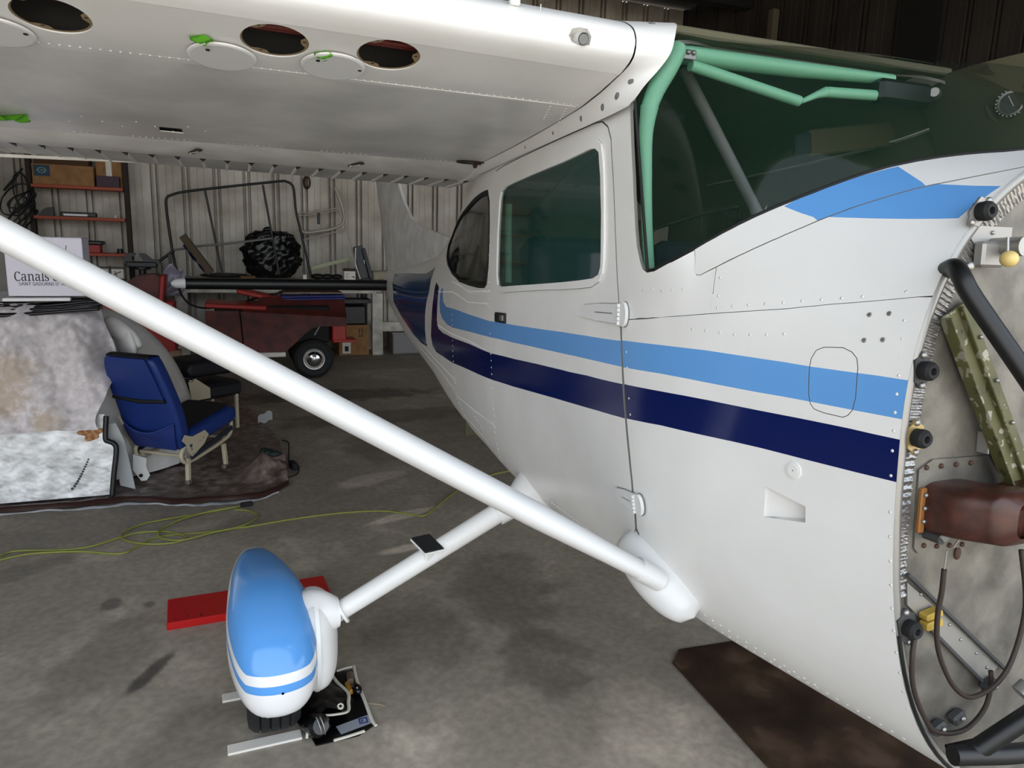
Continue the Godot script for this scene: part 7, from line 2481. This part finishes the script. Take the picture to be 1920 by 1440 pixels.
# ==================================================================== things on the floor round the wheel
func build_floor_things() -> void:
	# red painted plank
	var base := Vector3(-2.36, 0, 1.40)
	var red := thing("red_plank", "short red painted steel ramp plank lying on the floor behind the wheel spat", "plank", base)
	var ms := from(base)
	var rb := Basis(Vector3.UP, 0.055)
	ms.box(M.red, base + Vector3(0, 0.0165, 0), Vector3(0.215, 0.033, 0.655), rb, 0.003)
	part("board", ms, red)
	for k in 11:
		ms = from(base)
		var q := rb * Vector3(0.085 - 0.012 * (k % 2), 0.0336, 0.30 - 0.05 * k)
		ms.lathe(M.dark, [Vector2(0, 0.0006), Vector2(0.0035 + 0.001 * (k % 3), 0.0004)], base + q, Vector3.UP, 8)
		part("drilled_hole", ms, red)
	# flat white chock bars before and behind the tyre
	base = Vector3(-1.42, 0, 1.383)
	ms = from(base)
	ms.box(M.trim_white, base + Vector3(0, 0.004, 0), Vector3(0.045, 0.008, 0.222), Basis(Vector3.UP, 0.03), 0.002)
	single("chock_bar", "flat white bar on the floor in front of the tyre", "bar", ms, base, 0.0, "white bars round the tyre")
	base = Vector3(-1.70, 0, 1.40)
	ms = from(base)
	ms.box(M.trim_white, base + Vector3(0, 0.004, 0), Vector3(0.045, 0.008, 0.222), Basis(Vector3.UP, 0.03), 0.002)
	single("chock_bar", "flat white bar showing behind the left side of the spat", "bar", ms, base, 0.0, "white bars round the tyre")
	build_tool_roll()
	# oily board under the nose
	base = Vector3(-0.75, 0, -0.55)
	ms = from(base)
	var oily := tri_mat(oily_texture(), 0.9, 0.42)
	ms.plate(oily, [Vector2(-1.40, -0.107), Vector2(-1.47, -0.18), Vector2(-1.455, -0.43), Vector2(-1.43, -1.3), Vector2(0.15, -1.3), Vector2(0.15, -0.03), Vector2(-0.814, -0.07)], Vector3(0, 0.0, 0), Vector3.RIGHT, Vector3.BACK, Vector3.UP, 0.007)
	single("oily_board", "dark brown oil-soaked plywood board on the floor under the nose", "board", ms, base)
	# extension cord
	base = Vector3(-3.2, 0, 1.5)
	var cord := thing("extension_cord", "long yellow-green extension cord looped across the concrete floor", "cord", base)
	var green := mat(Color(0.50, 0.52, 0.22), 0.5)
	var runs := [
		[[-3.157, 2.511], [-3.195, 2.388], [-3.157, 2.176], [-3.074, 1.99], [-3.152, 1.916], [-3.245, 1.825], [-3.242, 1.619], [-3.255, 1.405], [-3.293, 1.208], [-3.317, 1.002], [-3.316, 0.821], [-3.281, 0.641], [-3.189, 0.504], [-3.15, 0.43], [-3.30, 0.30], [-3.618, 0.011], [-3.80, -0.35], [-3.9, -1.2]],
		[[-3.204, 2.522], [-3.252, 2.467], [-3.2, 2.253], [-3.198, 2.136], [-3.284, 2.003], [-3.321, 1.933], [-3.297, 1.803], [-3.229, 1.722], [-3.169, 1.694], [-3.128, 1.767], [-3.159, 1.892], [-3.245, 1.994], [-3.343, 2.005], [-3.447, 1.919], [-3.498, 1.737], [-3.535, 1.572], [-3.581, 1.428]],
		[[-3.545, 1.457], [-3.50, 1.38], [-3.42, 1.335], [-3.336, 1.353], [-3.248, 1.432], [-3.204, 1.566], [-3.141, 1.717], [-3.215, 1.823], [-3.34, 1.819], [-3.465, 1.708], [-3.535, 1.572], [-3.559, 1.443]]]
	for k in runs.size():
		ms = from(base)
		var path := []
		for q in runs[k]: path.append(Vector3(q[0], 0.0055 + 0.009 * (k if path.size() > 2 else 0) * 0.5, q[1]))
		ms.tube(green, smooth_path(path, 6), 0.0052, 8)
		part("cord_run", ms, cord)
	ms = from(base)
	ms.box(M.dark, Vector3(-3.595, 0.014, 1.39), Vector3(0.028, 0.026, 0.07), Basis(Vector3.UP, 0.2), 0.006)
	part("plug", ms, cord)
	base = Vector3(-1.505, 0, 1.025)
	ms = from(base)
	ms.tube(mat(Color(0.62, 0.55, 0.45), 0.8), smooth_path([Vector3(-1.526, 0.003, 1.06), Vector3(-1.512, 0.003, 1.035), Vector3(-1.50, 0.003, 1.01), Vector3(-1.484, 0.003, 0.991)], 4), 0.0022, 6)
	single("twig", "thin pale stick lying beside the tool roll", "stick", ms, base)

func oily_texture() -> ImageTexture:
	var s := 512
	var a := FastNoiseLite.new()
	a.seed = 31; a.frequency = 0.008; a.fractal_octaves = 5; a.domain_warp_enabled = true; a.domain_warp_amplitude = 60.0; a.domain_warp_frequency = 0.008
	var ia := a.get_seamless_image(s, s)
	var img := Image.create(s, s, false, Image.FORMAT_RGB8)
	for y in s:
		for x in s:
			var n := ia.get_pixel(x, y).r
			var c := Color(0.13, 0.095, 0.075).lerp(Color(0.30, 0.215, 0.16), n)
			if n > 0.62: c = c.lerp(Color(0.36, 0.30, 0.25), (n - 0.62) * 2.0)
			img.set_pixel(x, y, c)
	return ImageTexture.create_from_image(img)

func build_tool_roll() -> void:
	var base := Vector3(-1.53, 0, 1.14)
	var roll := thing("tool_roll", "open black vinyl tool roll with white piping lying beside the wheel", "tool roll", base)
	var vinyl := mat(Color(0.03, 0.03, 0.033), 0.3)
	var pipe := mat(Color(0.80, 0.78, 0.72), 0.7)
	var ms := from(base)
	# flat back flap: corners from far left round to near left
	var c := [Vector3(-1.735, 0.004, 1.135), Vector3(-1.73, 0.004, 1.06), Vector3(-1.395, 0.004, 1.045), Vector3(-1.35, 0.004, 1.10), Vector3(-1.36, 0.004, 1.25), Vector3(-1.55, 0.004, 1.27)]
	ms.plate(vinyl, [Vector2(-1.735, 1.135), Vector2(-1.73, 1.06), Vector2(-1.395, 1.045), Vector2(-1.36, 1.10), Vector2(-1.355, 1.235), Vector2(-1.56, 1.28)], Vector3(0, 0.001, 0), Vector3.RIGHT, Vector3.BACK, Vector3.UP, 0.004)
	part("back_flap", ms, roll)
	# puffed front flap folded over
	ms = from(base)
	var n := FastNoiseLite.new()
	n.seed = 8
	n.frequency = 1.0
	var e0 := [Vector3(-1.72, 0, 1.155), Vector3(-1.64, 0, 1.135), Vector3(-1.56, 0, 1.11), Vector3(-1.50, 0, 1.12), Vector3(-1.45, 0, 1.125)]
	var e1 := [Vector3(-1.62, 0, 1.26), Vector3(-1.56, 0, 1.29), Vector3(-1.48, 0, 1.285), Vector3(-1.43, 0, 1.27), Vector3(-1.40, 0, 1.255)]
	ms.grid(vinyl, func(u, v):
		var p := at_curve(e0, u).lerp(at_curve(e1, u), v)
		p.y = 0.022 + 0.055 * sin(PI * clampf(v, 0, 1)) * (0.6 + 0.4 * u) + 0.010 * n.get_noise_2d(p.x * 14.0, p.z * 14.0)
		return p, 24, 16)
	part("front_flap", ms, roll)
	var edges := [
		[Vector3(-1.735, 0.008, 1.12), Vector3(-1.74, 0.010, 1.09), Vector3(-1.745, 0.008, 1.062)],
		[Vector3(-1.75, 0.008, 1.056), Vector3(-1.65, 0.009, 1.060), Vector3(-1.52, 0.008, 1.052), Vector3(-1.42, 0.008, 1.048), Vector3(-1.385, 0.008, 1.04)],
		[Vector3(-1.72, 0.03, 1.15), Vector3(-1.64, 0.028, 1.133), Vector3(-1.56, 0.03, 1.105), Vector3(-1.50, 0.032, 1.112), Vector3(-1.45, 0.034, 1.122), Vector3(-1.425, 0.05, 1.17), Vector3(-1.415, 0.06, 1.21), Vector3(-1.40, 0.045, 1.25), Vector3(-1.375, 0.02, 1.26)],
		[Vector3(-1.355, 0.008, 1.18), Vector3(-1.36, 0.009, 1.13), Vector3(-1.37, 0.008, 1.08)]]
	for e in edges:
		ms = from(base)
		ms.tube(pipe, smooth_path(e, 4), 0.006, 8, true, 0.6)
		part("piping", ms, roll)
	ms = from(base)
	ms.lathe(pipe, [Vector2(0.005, 0.002), Vector2(0.010, 0.003), Vector2(0.0115, 0.0)], Vector3(-1.45, 0.058, 1.145), Vector3(0.4, 0.9, 0), 18)
	part("eyelet", ms, roll)
	# label with a blue mark
	ms = from(base)
	ms.box(mat(Color(0.55, 0.57, 0.60), 0.5), Vector3(-1.415, 0.0062, 1.105), Vector3(0.045, 0.001, 0.11), Basis(Vector3.UP, 0.25), 0.0)
	part("label", ms, roll)
	ms = from(base)
	var bl := mat(Color(0.10, 0.14, 0.45), 0.6)
	for q in [[0.0, 0.012, 0.026, 0.004], [0.0, -0.012, 0.026, 0.004], [0.012, 0.0, 0.004, 0.028], [-0.012, 0.0, 0.004, 0.028], [0.0, 0.004, 0.012, 0.004]]:
		ms.box(bl, Vector3(-1.425, 0.0072, 1.075) + Vector3(q[0], 0, q[1]), Vector3(q[2], 0.001, q[3]), Basis.IDENTITY, 0.0)
	part("blue_mark", ms, roll)
	# things held in the pockets are things of their own
	base = Vector3(-1.395, 0.012, 1.225)
	var lamp := thing("pocket_lamp", "round black lamp with two silver bands in the open end of the tool roll", "lamp", base)
	ms = from(base)
	ms.lathe(M.black_gloss, [Vector2(0, 0.036), Vector2(0.026, 0.032), Vector2(0.036, 0.018), Vector2(0.038, -0.02), Vector2(0.034, -0.05), Vector2(0, -0.055)], base + Vector3(0, 0.032, 0), Vector3(0.78, 0.45, -0.25), 24)
	part("body", ms, lamp)
	for s in [-0.006, 0.006]:
		ms = from(base)
		var pts := []
		for i in 9:
			var a := lerpf(-1.2, 1.2, i / 8.0)
			pts.append(base + Vector3(0, 0.032, 0) + Vector3(0.78, 0.45, -0.25).normalized() * (0.037 * cos(a * 0.6)) + Vector3(-0.35, 0.75, 0.2).normalized() * (0.030 * sin(a)) + Vector3(0.2, 0.1, 0.95).normalized() * s)
		ms.tube(M.steel, pts, 0.0022, 6)
		part("silver_band", ms, lamp)
	base = Vector3(-1.60, 0.006, 1.095)
	ms = from(base)
	ms.lathe(mat(Color(0.65, 0.45, 0.10), 0.25), [Vector2(0, 0.03), Vector2(0.009, 0.028), Vector2(0.011, 0.0), Vector2(0.009, -0.03), Vector2(0, -0.031)], base + Vector3(0, 0.013, 0), Vector3(0.95, 0.05, -0.1), 16)
	single("amber_bottle", "small amber bottle in the upper pocket of the tool roll", "bottle", ms, base)
	base = Vector3(-1.58, 0.006, 1.072)
	ms = from(base)
	ms.ball(M.black_gloss, base + Vector3(0, 0.017, 0), Vector3(0.028, 0.017, 0.017), Basis(Vector3.UP, 0.2), 16, 10)
	ms.ball(M.chrome, base + Vector3(0.012, 0.030, 0.0), Vector3(0.005, 0.004, 0.004), Basis.IDENTITY, 10, 6)
	single("black_bulb", "shiny black bulb with a bright tip beside the amber bottle", "bulb", ms, base)
	base = Vector3(-1.66, 0.006, 1.082)
	ms = from(base)
	ms.lathe(mat(Color(0.40, 0.34, 0.27), 0.5), [Vector2(0, 0.03), Vector2(0.012, 0.03), Vector2(0.013, -0.025), Vector2(0, -0.026)], base + Vector3(0, 0.014, 0), Vector3(0.95, 0.1, 0.1), 14)
	single("brown_tube", "short brown tube at the far end of the tool roll", "tube", ms, base)
